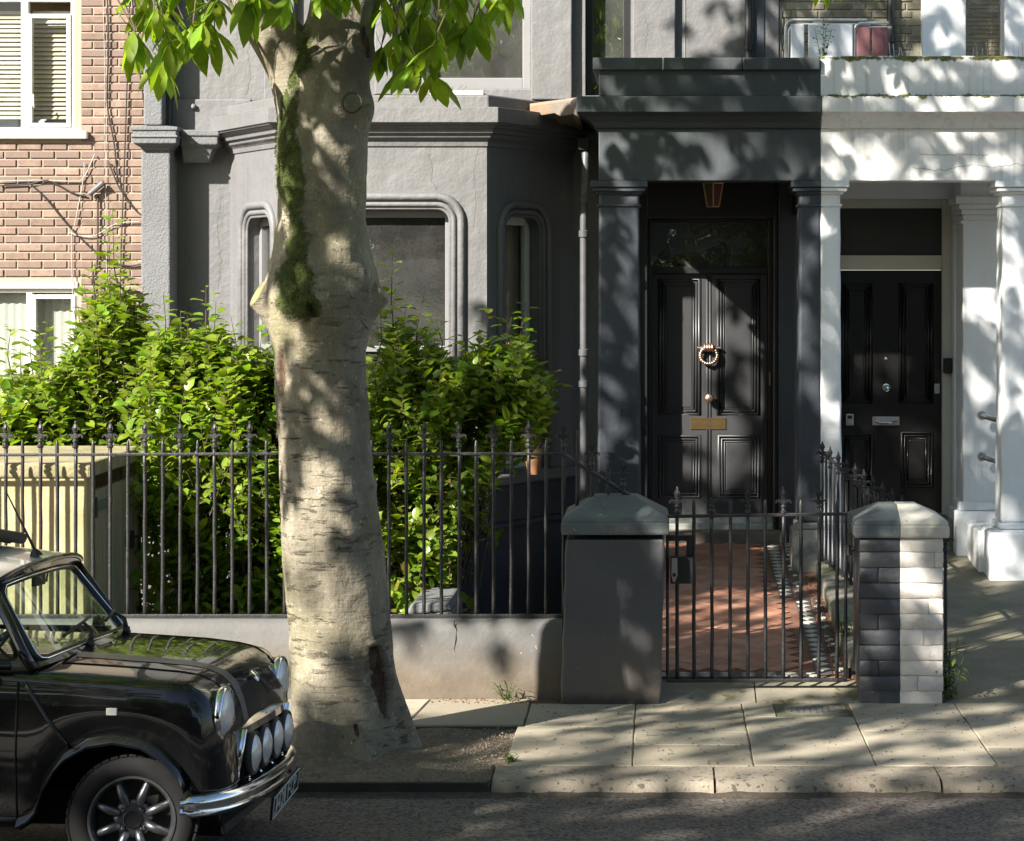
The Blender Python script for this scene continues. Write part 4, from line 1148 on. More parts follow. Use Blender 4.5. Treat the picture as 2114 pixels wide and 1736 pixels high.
# cut out: build as strips round the windows instead
bw.data.clear_geometry()
g = MB()
wl = [(XB, L2[1], -0.4, L2[2]), (XB, L2[1], L2[3] + 0.06, L1[2] - 0.04), (XB, L1[1], L1[3], 9), (L1[1], -4.0, L1[2] - 0.04, 9), (L2[1], -4.0, -0.4, L1[2] - 0.04)]
for a, b_, c_, d_ in wl: g.add([(a, QY + 0.012, c_), (b_, QY + 0.012, c_), (b_, QY + 0.012, d_), (a, QY + 0.012, d_)], [(0, 1, 2, 3)])
g.box(-5.72, -4.0, QY + 0.8, 27, -0.4, 9); g.box(-4.1, -4.0, QY + 0.013, QY + 0.8, -0.4, 9); g.box(-5.72, -4.1, QY + 0.013, QY + 0.8, 8.8, 9)
for W in (L1, L2):
    g.add([(W[1], QY + 0.012, W[2]), (W[1], QY + 0.2, W[2]), (W[1], QY + 0.2, W[3]), (W[1], QY + 0.012, W[3])], [(0, 1, 2, 3)])
    g.add([(XB, QY + 0.012, W[3]), (W[1], QY + 0.012, W[3]), (W[1], QY + 0.2, W[3]), (XB, QY + 0.2, W[3])], [(0, 1, 2, 3)])
me = g.mesh('wall', mt['mortar']); bw.data = me
g = MB(); g.box(-12, XB, QY, 27, -0.4, L2[2]); g.box(-12, XB, QY, 27, L2[3] + 0.06, L1[2]); g.box(-12, XB, QY, 27, L1[3], 9); g.box(-12, -6.6, QY, 27, L2[2], L2[3] + 0.06); g.box(-12, -6.6, QY, 27, L1[2], L1[3])
g.build('wall', mt['brickfar'], brickh)
mp_f, mp_h = brick_mesh(0.199, 0.0585, 0.03, mt['pink'], c=0.006), brick_mesh(0.093, 0.0585, 0.03, mt['pink'], c=0.006)
z = PZ(-12, QY); k = 0; nb = 0
while z > PZ(780, QY):
    xr = -4.2 - (0.0 if k % 2 else 0.106)
    x = xr; first = True
    while x > XB + 0.1:
        L = 0.212
        hit = False
        for W in (L1, L2):
            if x - L < W[1] + 0.01 and z + 0.03 > W[2] - (0.06 if W is L1 else 0.0) and z - 0.03 < W[3] + (0.03 if W is L1 else 0.065): hit = W
        if not hit:
            mesh_obj('brick', mp_f, bw, (x - L / 2, QY + rnd.uniform(-0.0025, 0.0025), z), (0, rnd.uniform(-.005, .005), 0)); nb += 1
        elif x - 0.106 > hit[1] + 0.005:
            mesh_obj('brick', mp_h, bw, (x - 0.053, QY + rnd.uniform(-0.002, 0.002), z)); nb += 1
        x -= L
    z -= 0.0707; k += 1
# windows
mt['slat'] = plain('cream_blind_slat', (0.46, 0.41, 0.335), 0.5)
mt['clear'] = glass_mat('clear_glass_pane', (0.92, 0.94, 0.92), 1.45)
def white_window(W, Y, mull, kind):
    x0, x1, z0, z1 = W
    w = frame_rect(x0, x1, z0, z1, Y + 0.03, 0.032, 0.07, (), (), 0.04).build('window', mt['upvc'], brickh, bevel=0.004)
    g = MB(); g.box(mull[0], mull[1], Y + 0.032, Y + 0.098, z0 + 0.04, z1 - 0.032); g.build('mullion', mt['upvc'], w, bevel=0.004)
    if kind == 'blind':
        c = frame_rect(mull[1], x1 - 0.03, z0 + 0.04, PZ(28, Y), Y + 0.015, 0.035, 0.06).build('casement', mt['upvc'], w, bevel=0.005)
        g = MB(); g.box(mull[1] + 0.03, x1 - 0.06, Y + 0.04, Y + 0.045, z0 + 0.07, PZ(30, Y)); g.build('pane', mt['clear'], c)
        g = MB(); g.box(-6.5, mull[0] + .01, Y + 0.06, Y + 0.065, z0 + 0.03, z1 - 0.03); g.build('pane', mt['clear'], w)
        g = MB(); g.tube([(mull[1] + 0.05, Y - 0.002, PZ(195, Y)), (mull[1] + 0.055, Y - 0.01, PZ(215, Y)), (mull[1] + 0.06, Y - 0.004, PZ(222, Y))], 0.008, 7); g.build('handle', mt['upvc'], c, smooth=True)
        for a, b_ in ((-6.0, mull[0] + 0.01), (mull[1], x1 - 0.03)):
            g = MB(); g.box(a, b_, -0.002, 0.002, -0.016, 0.016); mes = g.mesh('blind_slat', mt['slat'])
            z = z0 + 0.13
            while z < z1 - 0.1:
                mesh_obj('blind_slat', mes, w, (0, Y + 0.16 + rnd.uniform(-.002, .002), z), (R(-32), 0, 0)); z += 0.0385
        g = MB(); g.box(x0, x1, Y + 0.24, Y + 0.4, z0, z0 + 0.14); g.build('cushion', plain('lilac_cushion', (0.42, 0.44, 0.58), 0.9), w, bevel=0.05, seg=4)
        g = MB(); g.box(x0, x1, Y + 0.5, Y + 0.52, z0 - 0.1, z1 + .1); g.build('room_behind', M('warm_room_wall', (0.3, 0.22, 0.14), 0.9), w)
    else:
        c = frame_rect(mull[1], x1 - 0.02, z0 + 0.03, z1 - 0.05, Y + 0.015, 0.035, 0.06).build('casement', mt['upvc'], w, bevel=0.005)
        g = MB(); g.box(mull[1] + 0.03, x1 - 0.05, Y + 0.04, Y + 0.045, z0 + 0.05, z1 - 0.07); g.build('pane', mt['clear'], c)
        g = MB(); g.box(-6.5, mull[0] + .01, Y + 0.06, Y + 0.065, z0 + 0.03, z1 - 0.03); g.build('pane', mt['clear'], w)
        g = MB(); n = 90; rings = []
        for k in range(n + 1):
            x = -6.5 + (x1 + 6.5) * k / n
            rings.append([(x, Y + 0.14 + 0.006 * math.sin(k * 1.7), z0), (x, Y + 0.14 + 0.006 * math.sin(k * 1.7), z1 - 0.03)])
        g.loft(rings, cap=False, closed=False)
        g.build('net_curtain', M('white_net_curtain', (0.42, 0.41, 0.385), 0.9, var=0.06, scale=50, spots=[(34, 0.62, (0.3, 0.29, 0.27))], bumps=(), stretch=(1, 1, 2)), w, smooth=True)
        g = MB(); g.box(x0, x1, Y + 0.3, Y + 0.32, z0 - 0.1, z1 + .1); g.build('room_behind', mt['void'], w)
white_window(L1, QY, (PX(41, QY), PX(56, QY)), 'blind')
white_window(L2, QY, (PX(52, QY), PX(64, QY)), 'net')
mt['sillpaint'] = M('flaking_white_sill_paint', (0.6, 0.58, 0.54), 0.7, var=0.1, scale=10, col2=(0.3, 0.27, 0.23), thr=(0.55, 0.7))
g = MB(); g.box(-6.7, PX(182, QY), QY - 0.06, QY + 0.1, PZ(287, QY), PZ(271, QY)); g.build('window_sill', mt['sillpaint'], brickh, bevel=0.008)
g = MB(); g.box(-6.7, PX(160, QY), QY - 0.004, QY + 0.1, L2[3] + 0.002, L2[3] + 0.058); g.build('lintel', mt['upvc'], brickh, bevel=0.003)
g = MB(); g.box(-6.7, PX(165, QY), QY - 0.06, QY + 0.1, L2[2] - 0.05, L2[2]); g.build('window_sill', mt['sillpaint'], brickh, bevel=0.008)

# cables on the brick wall
for pts_ in ([(1885, 345), (1910, 349), (1950, 352), (1985, 343), (2010, 340), (2050, 346), (2100, 338), (2140, 343)], [(1900, 318), (1945, 320), (1990, 318), (2040, 321)]):
    g = MB(); g.tube([P(pts_[0][0] + (pts_[-1][0] - pts_[0][0]) * i / 60, float(np.interp(pts_[0][0] + (pts_[-1][0] - pts_[0][0]) * i / 60, [q[0] for q in pts_], [q[1] for q in pts_])) + 5 * noise.noise((i * .35, pts_[0][1], 0)) + 2 * noise.noise((i * 1.3, 4, 0)), CY - 0.0004) for i in range(61)], 0.0014, 4); g.build('crack', plain('hairline_crack', (0.06, 0.06, 0.055), 0.9), white)
mt['cable'] = plain('black_cable', (0.016, 0.014, 0.013), 0.6)
mt['cablew'] = plain('grey_cable', (0.3, 0.28, 0.26), 0.6)
def smooth_path(pts, n=8):
    pts = [Vector(p) for p in pts]; out = []
    for i in range(len(pts) - 1):
        p0, p1, p2, p3 = pts[max(i - 1, 0)], pts[i], pts[i + 1], pts[min(i + 2, len(pts) - 1)]
        for k in range(n):
            t = k / n
            out.append(0.5 * ((2 * p1) + (p2 - p0) * t + (2 * p0 - 5 * p1 + 4 * p2 - p3) * t * t + (3 * p1 - p0 - 3 * p2 + p3) * t ** 3))
    out.append(pts[-1]); return out
def cable(pts, label, r=0.006, mat=None, y=QY - 0.02):
    g = MB(); g.tube(smooth_path([P(a, b_, y) for a, b_ in pts]), r, 6)
    tag(g.build('cable', mat or mt['cable'], smooth=True), label, 'cable')
cable([(221, -10), (224, 90), (221, 180), (223, 230), (236, 300), (243, 380)], 'black cable hanging straight down the brick wall nearest the upper window', 0.007)
cable([(268, -10), (264, 120), (257, 330), (252, 460), (248, 590)], 'long black vertical cable in the middle of the brick wall')
cable([(272, -10), (285, 120), (306, 270), (333, 420), (336, 440)][:4], 'black cable slanting down right across the brick wall towards the grey pier')
cable([(0, 383), (60, 380), (100, 373), (150, 398), (178, 405)], 'black cable running level from the left edge to the junction stub', 0.007)
cable([(0, 374), (80, 372), (150, 374), (172, 368), (196, 318)], 'pale cable running level just below the upper window sill', 0.005, mt['cablew'])
cable([(58, 376), (95, 410), (145, 470), (210, 530), (260, 548), (290, 545), (335, 540)][:6], 'black cable sagging diagonally across the brickwork to the pier', 0.007)
cable([(202, 405), (201, 540), (195, 555), (192, 570), (200, 640), (212, 720)], 'black cable with a kink dropping beside the lower window', 0.008)
cable([(174, 335), (172, 370), (155, 460), (148, 490), (150, 600), (152, 640), (175, 770)], 'thin grey cable falling past the corner of the lower window', 0.004, mt['cablew'])
cable([(225, 335), (245, 385), (276, 430), (300, 450), (330, 465), (336, 468)][:4], 'short black cable curving from the sill end to the pier', 0.006)
cable([(140, 480), (190, 488), (240, 462), (290, 458), (320, 470), (335, 485)][:4], 'grey looped cable arching over the other cables on the brickwork', 0.005, mt['cablew'])
cable([(213, -10), (216, 130), (217, 310), (221, 600)], 'thin grey cable hanging dead straight beside the upper window frame', 0.003, mt['cablew'])
g = MB(); g.tube([P(184, 401, QY - 0.05), P(214, 376, QY - 0.05)], [0.022, 0.026], 10)
tag(g.build('junction_stub', plain('grey_rubber', (0.09, 0.09, 0.1), 0.6), bevel=0.006), 'grey rubber cable junction stub tilted on the brick wall', 'cable joint')

# ---------------------------------------------------------------- concrete bin store behind the railing
store = thing('bin_store', 'yellowish concrete bin store with a ribbed timber door behind the railing', 'bin store', (-4.5, 14.4, -0.1))
mt['concrete'] = M('yellowed_concrete', (0.38, 0.32, 0.19), 0.9, var=0.1, scale=4, col2=(0.27, 0.25, 0.13), spots=[(36, 0.73, (0.08, 0.07, 0.05)), (18, 0.72, (0.24, 0.2, 0.12))], bumps=((60, 0.5, 0.006), (9, 0.3, 0.02)))
mt['moss_conc'] = M('mossy_concrete_lid', (0.27, 0.235, 0.145), 0.95, var=0.2, scale=6, col2=(0.19, 0.18, 0.08), bumps=((50, 0.7, 0.01),))
SX = PX(181, 13.44)
g = MB(); g.box(-7, SX - 0.17, 13.44, 13.56, -0.1, PZ(985, 13.44)); g.box(SX - 0.17, SX, 13.44, 13.62, -0.1, PZ(985, 13.44)); g.box(SX - 0.1, SX, 14.70, 14.83, -0.1, 1.38); g.box(-7, SX - 0.1, 14.71, 14.83, -0.1, 1.38)
g.build('walls', mt['concrete'], store, bevel=0.01)
g = MB(); zt_ = PZ(957, 13.37); g.box(-7, SX + 0.02, 13.425, 14.88, zt_ - 0.09, zt_); g.build('lid', mt['moss_conc'], store, bevel=0.015)
mt['planks'] = M('weathered_olive_boards', (0.27, 0.235, 0.155), 0.85, var=0.2, scale=5, stretch=(1, 1, 0.2), rnd=0.15, bumps=((30, 0.4, 0.006),))
nbrd = 22
for k in range(nbrd):
    y0 = 13.63 + k * (14.69 - 13.63) / nbrd
    g = MB(); g.box(SX - 0.045, SX - 0.012 + rnd.uniform(-.002, .002), y0 + 0.004, y0 + (14.69 - 13.63) / nbrd - 0.004, 0.0, PZ(1005, 13.9))
    g.build('board', mt['planks'], store, bevel=0.004, seg=1)
for zz in (PZ(1035, 14), 0.35):
    g = MB(); g.box(SX - 0.012, SX + 0.004, 13.59, 14.04, zz - 0.03, zz + 0.03); g.build('hinge', M('galvanised_hinge', (0.16, 0.18, 0.2), 0.5, 0.6), store, bevel=0.003)
    g = MB(); g.lathe([(0.016, -0.06), (0.016, 0.06)], (SX + 0.004, 13.61, zz), n=8); g.build('hinge_pin', mt['iron'], store)
g = MB(); g.box(SX - 0.012, SX + 0.03, 14.44, 14.52, PZ(1130, 14.5), PZ(1095, 14.5)); g.tube([(SX + 0.03, 14.41, PZ(1108, 14.5)), (SX + 0.05, 14.55, PZ(1108, 14.5)), (SX + 0.05, 14.56, PZ(1135, 14.5))], 0.01, 6); g.build('latch', mt['iron'], store)

# ---------------------------------------------------------------- low garden wall
m, nt, b = new_mat('grey_wash_over_brown_render')
v = pos_node(nt)
c1 = ramp(nt, noise_node(nt, v, 3, 6), [(0.3, (0.085, 0.085, 0.086)), (0.7, (0.118, 0.116, 0.113))])
c2 = ramp(nt, noise_node(nt, v, 6, 6), [(0.3, (0.075, 0.058, 0.041)), (0.7, (0.125, 0.1, 0.074))])
c = mix(nt, zfade(nt, 0.16, 0.42, 0.16, 4.5), c2, c1)
c = mix(nt, mask(nt, noise_node(nt, v, 5.5, 6, 0.7), 0.64, 0.74), c, (0.13, 0.14, 0.05))
c = mix(nt, mask(nt, noise_node(nt, v, 45, 3), 0.72, 0.76), c, (0.4, 0.38, 0.34))
nt.links.new(c, b.inputs['Base Color']); b.inputs['Roughness'].default_value = 0.8
bump(nt, b, [(noise_node(nt, v, 4, 5), 0.4, 0.03), (noise_node(nt, v, 40, 5), 0.3, 0.006), (noise_node(nt, v, 220, 3), 0.3, 0.002)])
mt['lowwall'] = m
WT = PZ(1278, 13.2)
rings = []
n = 90
X0, X1 = -7.0, PX(1160, 13.1)
for k in range(n + 1):
    x = X0 + (X1 - X0) * k / n
    e = 0.008 * noise.noise((x * 2, 0, 0)); e2 = 0.006 * noise.noise((x * 3, 5, 0))
    rings.append([(x, 13.08 + e, 0.0), (x, 13.09 + e, 0.1), (x, 13.115 + e, 0.3), (x, 13.125 + e2, WT - 0.07), (x, 13.14 + e2, WT - 0.025), (x, 13.175, WT + e2 * 0.4), (x, 13.3, WT + 0.004), (x, 13.4, WT), (x, 13.42, WT - 0.03), (x, 13.42, -0.2)])
lw = thing('garden_wall', 'low grey rendered garden wall under the front railing, brown and worn at the foot', 'wall', (-2.5, 13.25, PAVE))
g = MB(); g.loft(rings); g.build('wall_body', mt['lowwall'], lw, smooth=True, angle=40)
mt['crack'] = plain('crack_shadow', (0.02, 0.018, 0.015), 0.95)
ck = [(938, 1282), (937, 1290), (943, 1300), (941, 1320), (938, 1340), (940, 1350), (930, 1365), (922, 1376)]
g = MB(); g.tube([P(a, b_, 13.118 if b_ > 1300 else 13.13) for a, b_ in ck], [0.003, 0.004, 0.0035, 0.003, 0.003, 0.0035, 0.003, 0.0015], 5); g.build('crack', mt['crack'], lw)

# ---------------------------------------------------------------- gate pillars
m, nt, b = new_mat('dark_grey_render_brown_at_foot')
v = pos_node(nt)
c1 = ramp(nt, noise_node(nt, v, 3, 6), [(0.3, (0.058, 0.059, 0.066)), (0.7, (0.075, 0.076, 0.083))])
c = mix(nt, zfade(nt, 0.1, 0.55, 0.18, 4), (0.12, 0.1, 0.082), c1)
c = mix(nt, zfade(nt, 0.085, 0.14, 0.05, 9), (0.04, 0.035, 0.028), c)
c = mix(nt, mask(nt, noise_node(nt, v, 55, 3), 0.75, 0.78), c, (0.4, 0.4, 0.4))
nt.links.new(c, b.inputs['Base Color']); b.inputs['Roughness'].default_value = 0.55
bump(nt, b, [(noise_node(nt, v, 6, 5), 0.45, 0.02), (noise_node(nt, v, 38, 5), 0.3, 0.006)])
mt['pillar'] = m
mt['capgrey'] = M('chipped_slate_cap_paint', (0.085, 0.1, 0.105), 0.55, var=0.2, scale=6, col2=(0.15, 0.15, 0.145), thr=(0.5, 0.65), spots=[(30, 0.68, (0.3, 0.28, 0.24))], bumps=((30, 0.5, 0.008),))
gp = thing('gate_pillar', 'dark grey rendered gate pillar with chamfered cap and railing spikes, left of the gate', 'pillar', (PX(1262, 13.2), 13.2, PAVE))
def ring(x0, x1, y0, y1, z): return [(x0, y0, z), (x1, y0, z), (x1, y1, z), (x0, y1, z)]
gx_ = lambda x: PX(x, 12.93)
g = MB()
rings = []
for k in range(13):
    t = k / 12; z = 0.02 + t * 0.985
    e = 0.003 * math.sin(k * 2.2)
    rings.append(ring(gx_(1157 + 10 * t) + e, gx_(1364 + 8 * t) - e, 12.93 + 0.01 * t, 13.5, z))
g.loft(rings); g.build('pillar_shaft', mt['pillar'], gp, bevel=0.012)
def cap_loft(xl, xr, yf, yb, zb, name, mat, parent, left=True, right=True, slopeL=0.19, slopeR=0.19, topz=1.235):
    L = lambda e: xl - (e if left else 0); Rr = lambda e: xr + (e if right else 0)
    rs = [(-0.01, zb), (0.02, zb), (0.026, zb + 0.015), (0.026, zb + 0.06), (0.018, zb + 0.07), (0.022, zb + 0.078), (0.012, zb + 0.098)]
    rings = [ring(L(e), Rr(e), yf - e, yb + e, z) for e, z in rs]
    rings.append(ring(xl + (slopeL if left else 0), xr - (slopeR if right else 0), yf + 0.17, yb - 0.17, topz))
    g = MB(); g.loft(rings); return g.build(name, mat, parent, bevel=0.01)
cap_loft(gx_(1168), gx_(1372), 12.94, 13.5, PZ(1104, 12.93), 'pillar_cap', mt['capgrey'], gp, topz=PZ(1024, 13.15), slopeL=0.16, slopeR=0.16)

wp = thing('gate_pillar', 'brick gate pillar painted half dark grey and half white, right of the gate', 'pillar', (PX(1862, 13.2), 13.2, PAVE))
mt['pbrick_g'] = M('grey_painted_brick', (0.046, 0.049, 0.057), 0.5, var=0.2, scale=7, spots=[(40, 0.73, (0.24, 0.22, 0.2))], rnd=0.08, bumps=((9, 0.35, 0.02), (50, 0.3, 0.005)))
mt['pbrick_w'] = M('white_painted_brick', (0.55, 0.52, 0.49), 0.7, var=0.1, scale=7, col2=(0.36, 0.31, 0.27), thr=(0.56, 0.75), rnd=0.05, bumps=((9, 0.35, 0.02), (50, 0.35, 0.005)))
wx = lambda x: PX(x, 12.95)
XL, XS, XR = wx(1774), wx(1858), wx(1948)
zt_ = PZ(1110, 12.95)
g = MB(); g.box(XL + 0.008, XS, 12.957, 13.45, 0.0, zt_); g.build('pillar_core', mt['pbrick_g'], wp)
g = MB(); g.box(XS + 0.001, XR - 0.008, 12.957, 13.45, 0.0, zt_); g.build('pillar_core', mt['pbrick_w'], wp)
mt['foot_g'] = M('dirty_pillar_foot', (0.03, 0.03, 0.028), 0.8, var=0.4, scale=12, col2=(0.1, 0.095, 0.08), bumps=((40, 0.8, 0.01),))
ch = (zt_ - PAVE - 0.01) / 10.6
def pbrick(x0, x1, z0, z1, y, mat):
    n = 4; rr = 0.012
    g = MB(); rings = []
    ex = lambda: rnd.uniform(-0.003, 0.003)
    def face(y_, i): return [(x0 + i + ex(), y_ + ex(), z0 + i + ex()), ((x0 + x1) / 2, y_ + ex(), z0 + i + ex()), (x1 - i + ex(), y_ + ex(), z0 + i + ex()), (x1 - i + ex(), y_ + ex(), (z0 + z1) / 2),
                             (x1 - i + ex(), y_ + ex(), z1 - i + ex()), ((x0 + x1) / 2, y_ + ex(), z1 - i + ex()), (x0 + i + ex(), y_ + ex(), z1 - i + ex()), (x0 + i + ex(), y_ + ex(), (z0 + z1) / 2)]
    g.loft([face(y + 0.05, 0.0), face(y + 0.012, 0.0), face(y + 0.003, 0.001), face(y, 0.006)])
    return g.build('brick', mat, wp, smooth=True, angle=70)
for k in range(11):
    z0 = PAVE - 0.02 + k * ch; z1 = z0 + ch - 0.002
    z1 = min(z1, zt_ - 0.002)
    if k == 0: mg, mw = mt['foot_g'], mt['foot_g']
    else: mg, mw = mt['pbrick_g'], mt['pbrick_w']
    yb_ = 12.95 + (0.012 if k == 0 else 0)
    jg, jw = [XL, XS], [XS, XR]
    if k in (2, 5, 8): jg = [XL, XL + 0.11, XS]
    if k in (1, 4, 6, 9): jw = [XS, XS + 0.09 + 0.012 * k, XR]
    for a, b_ in zip(jg[:-1], jg[1:]): pbrick(a + 0.002, b_ - (0.0005 if b_ == XS else 0.002), z0, z1, yb_ + rnd.uniform(-.001, .001), mg)
    for a, b_ in zip(jw[:-1], jw[1:]): pbrick(a + (0.0005 if a == XS else 0.002), b_ - 0.002, z0, z1, yb_ + rnd.uniform(-.001, .001), mw)
mt['capwhite'] = M('grimy_white_cap_paint', (0.42, 0.41, 0.37), 0.7, var=0.15, scale=7, col2=(0.24, 0.24, 0.19), thr=(0.5, 0.7), spots=[(26, 0.66, (0.16, 0.15, 0.11))], bumps=((30, 0.5, 0.008),))
cap_loft(wx(1772), XS, 12.95, 13.46, zt_, 'pillar_cap', mt['capgrey'], wp, True, False, 0.14, 0.14, PZ(1040, 13.15))
cap_loft(XS + 0.001, wx(1950), 12.95, 13.46, zt_, 'pillar_cap', mt['capwhite'], wp, False, True, 0.14, 0.14, PZ(1040, 13.15))

# ---------------------------------------------------------------- iron railings
def finial_mesh(broken=False):
    g = MB()
    g.lathe([(0.009, -0.002), (0.0145, 0.004), (0.0145, 0.012), (0.0095, 0.017), (0.0085, 0.03), (0.0125, 0.036), (0.0125, 0.042), (0.008, 0.05)] + ([] if broken else [(0.0075, 0.085), (0.012, 0.09), (0.006, 0.096)]), (0, 0, 0), n=10)
    if not broken:   # leaf tip
        pr = [(0.0, 0.088), (0.012, 0.1), (0.014, 0.112), (0.006, 0.132), (0.0, 0.15), (-0.006, 0.132), (-0.014, 0.112), (-0.012, 0.1)]
        g.prism(pr, lambda u, v, d: (u, d, v), -0.005, 0.005)
        g.prism([(u * 0.8, v) for u, v in pr], lambda u, v, d: (d, u, v), -0.004, 0.004)
    # curled side leaves
    for s_ in (-1, 1):
        pr = [(0.004, 0.052), (0.014, 0.066), (0.028, 0.066), (0.036, 0.056), (0.034, 0.044), (0.029, 0.046), (0.031, 0.053), (0.026, 0.057), (0.018, 0.052), (0.008, 0.04)]
        pr = [(u * s_, v + 0.012) for u, v in pr]
        g.prism(pr if s_ > 0 else pr[::-1], lambda u, v, d: (u, d, v), -0.006, 0.006)
    pr = [(-0.012, 0.062), (0, 0.05), (0.012, 0.062), (0.01, 0.078), (0, 0.088), (-0.01, 0.078)]
    g.prism(pr, lambda u, v, d: (u, d, v), -0.008, 0.008)
    return g.mesh('finial', mt['iron'])
ME_FIN, ME_FINB = finial_mesh(), finial_mesh(True)
_bars = {}
def bar(parent, x, y, z0, z1, fin=None, r=0.0108, lean=0.0):
    """fin: None = plain spike, else mesh of the finial"""
    key = (round(z1 - z0, 2), fin is None, r)
    if key not in _bars:
        h = round(z1 - z0, 2); n = 9
        g = MB()
        rs = []; pts = []
        for k in range(n + 1):
            t = k / n; pts.append((0.0015 * math.sin(k * 1.7), 0, h * t)); rs.append(r * (1 + 0.05 * math.sin(k * 2.9)))
        if fin is None:
            pts[-1] = (0, 0, h - 0.045); rs[-1] = r; pts += [(0, 0, h - 0.02), (0, 0, h - 0.004), (0, 0, h)]; rs += [r * 0.85, r * 0.45, 0.001]
        g.tube(pts, rs, 8)
        _bars[key] = g.mesh('bar', mt['iron'], True)
    o = mesh_obj('bar', _bars[key], parent, (x, y, z0), (rnd.uniform(-.004, .004), rnd.uniform(-.004, .004) + lean, rnd.uniform(0, 6)))
    if fin is not None:
        f = mesh_obj('finial', fin, o, (x, y, z1 - 0.01), (0, 0, rnd.uniform(-.08, .08)), scale=(1.3, 1.3, 1.04))
        f.parent = o; f.matrix_parent_inverse = Matrix.LocRotScale(o.location, o.rotation_euler, None).inverted()
    return o
FY = 13.23
rail = thing('front_railing', 'black iron front railing with alternating spikes and fleur finials on the low wall', 'railing', (-2.5, FY, WT))
ZR, ZB = PZ(938, FY), PZ(1272, FY)
zpl, zfi = PZ(908, FY), PZ(868, FY) - 0.15
xs = [PX(11.5 + 71.97 * k / 2, FY) for k in range(-16, 33)]
for i, x in enumerate(xs):
    if i % 2 == 0: bar(rail, x, FY, WT - 0.02, zfi, ME_FIN)
    else: bar(rail, x, FY, WT - 0.02, zpl)
xe = PX(1163, FY)
def rail_bar(parent, pts, w=0.013, h=0.008, name='rail', mat=None):
    g = MB(); rings = []
    for p in smooth_path(pts, 6) if len(pts) > 2 else [Vector(p) for p in pts]:
        rings.append([(p[0], p[1] - w, p[2] - h), (p[0], p[1] - w, p[2] + h), (p[0], p[1] + w, p[2] + h), (p[0], p[1] + w, p[2] - h)])
    g.loft(rings); return g.build(name, mat or mt['iron'], parent, bevel=0.003)
rail_bar(rail, [(xs[0] - 0.1, FY, ZR - 0.005), (-4, FY, ZR - 0.004), (-2.5, FY, ZR + 0.003), (-1.2, FY, ZR + 0.004), (xe, FY, ZR + 0.004)])
rail_bar(rail, [(xs[0] - 0.1, FY, ZB), (xe - 0.0, FY, ZB)], 0.016, 0.012)
# sloping end on to the pillar cap
capz = PZ(1024, 13.15)
pe = (PX(1306, FY), FY, PZ(1027, FY))
g = MB(); g.tube([(xe, FY, ZR), pe], 0.0125, 8); g.build('sloping_rail', mt['iron'], rail)
for x, y, fin in ((1191.6, 888 + 0, None), (1222, 905, 1), (1255, 957, None), (1286.5, 948, 1)):
    z1 = PZ(y, FY) - (0.15 if fin else 0)
    bar(rail, PX(x, FY), FY, capz - (0.07 if x < 1200 else 0.02), z1, ME_FIN if fin else None, r=0.0105)

gate = thing('garden_gate', 'black iron garden gate with fleur finials closing the tiled path', 'gate', (0.55, 13.15, 0.15))
GY = 13.14
GT, GB_ = PZ(1062, GY), PZ(1405, GY)
for x, kind in ((1398, 'f'), (1432.6, 'p'), (1470, 'b'), (1506.7, 'p'), (1543.9, 'f'), (1580.5, 'p'), (1617.3, 'f'), (1654.2, 'p'), (1690.5, 'f'), (1728, 'p')):
    if kind == 'p': bar(gate, PX(x, GY), GY, GB_, PZ(1030, GY))
    else: bar(gate, PX(x, GY), GY, GB_, PZ(1003, GY) - 0.15 if kind == 'f' else PZ(1004, GY) - 0.145, ME_FIN if kind == 'f' else ME_FINB)
rail_bar(gate, [(PX(1375, GY), GY, GT - 0.012), (PX(1750, GY), GY, GT + 0.004)], 0.013, 0.009)
rail_bar(gate, [(PX(1376, GY), GY, GB_), (PX(1749, GY), GY, GB_ + 0.004)], 0.013, 0.010)
for x, zt2 in ((1378, PZ(1068, GY)), (1746, GT)):
    g = MB(); g.tube([(PX(x, GY), GY, GB_), (PX(x, GY), GY, zt2)], 0.009, 8); g.build('stile', mt['iron'], gate)
kx0, kx1 = PX(1384, GY), PX(1431, GY)
g = MB(); g.box(kx0, kx1, GY - 0.045, GY + 0.02, PZ(1203, GY), PZ(1147, GY)); lk = g.build('lock_box', mt['dark'], gate, bevel=0.004)
pr = [(1386.5, 1150), (1398, 1150), (1398.5, 1185), (1393, 1200), (1389, 1198), (1386, 1185)]
g = MB(); g.prism([(PX(a, GY), PZ(b_, GY)) for a, b_ in pr], front(0), GY - 0.05, GY - 0.046); g.build('lever_plate', mt['steel'], lk)
g = MB(); g.lathe([(0.011, 0), (0.011, 0.012), (0.006, 0.014)], (PX(1392, GY), GY - 0.05, PZ(1184, GY)), (0, -1, 0), n=12); g.build('key_cylinder', mt['dark'], lk)
g = MB(); g.box(PX(1376, GY), PX(1428, GY), GY - 0.02, GY + 0.01, PZ(1116, GY), PZ(1104, GY)); g.box(PX(1417, GY), PX(1429, GY), GY - 0.022, GY + 0.012, PZ(1147, GY), PZ(1104, GY)); g.build('lock_bracket', mt['dark'], gate, bevel=0.004)
for zz in (PZ(1135, GY), PZ(1390, GY)):
    g = MB(); g.tube([(PX(1746, GY), GY, zz), (PX(1766, GY), GY, zz + 0.005)], 0.012, 7); g.lathe([(0.016, -0.03), (0.016, 0.03)], (PX(1752, GY), GY, zz), n=8); g.build('hinge', mt['iron'], gate)

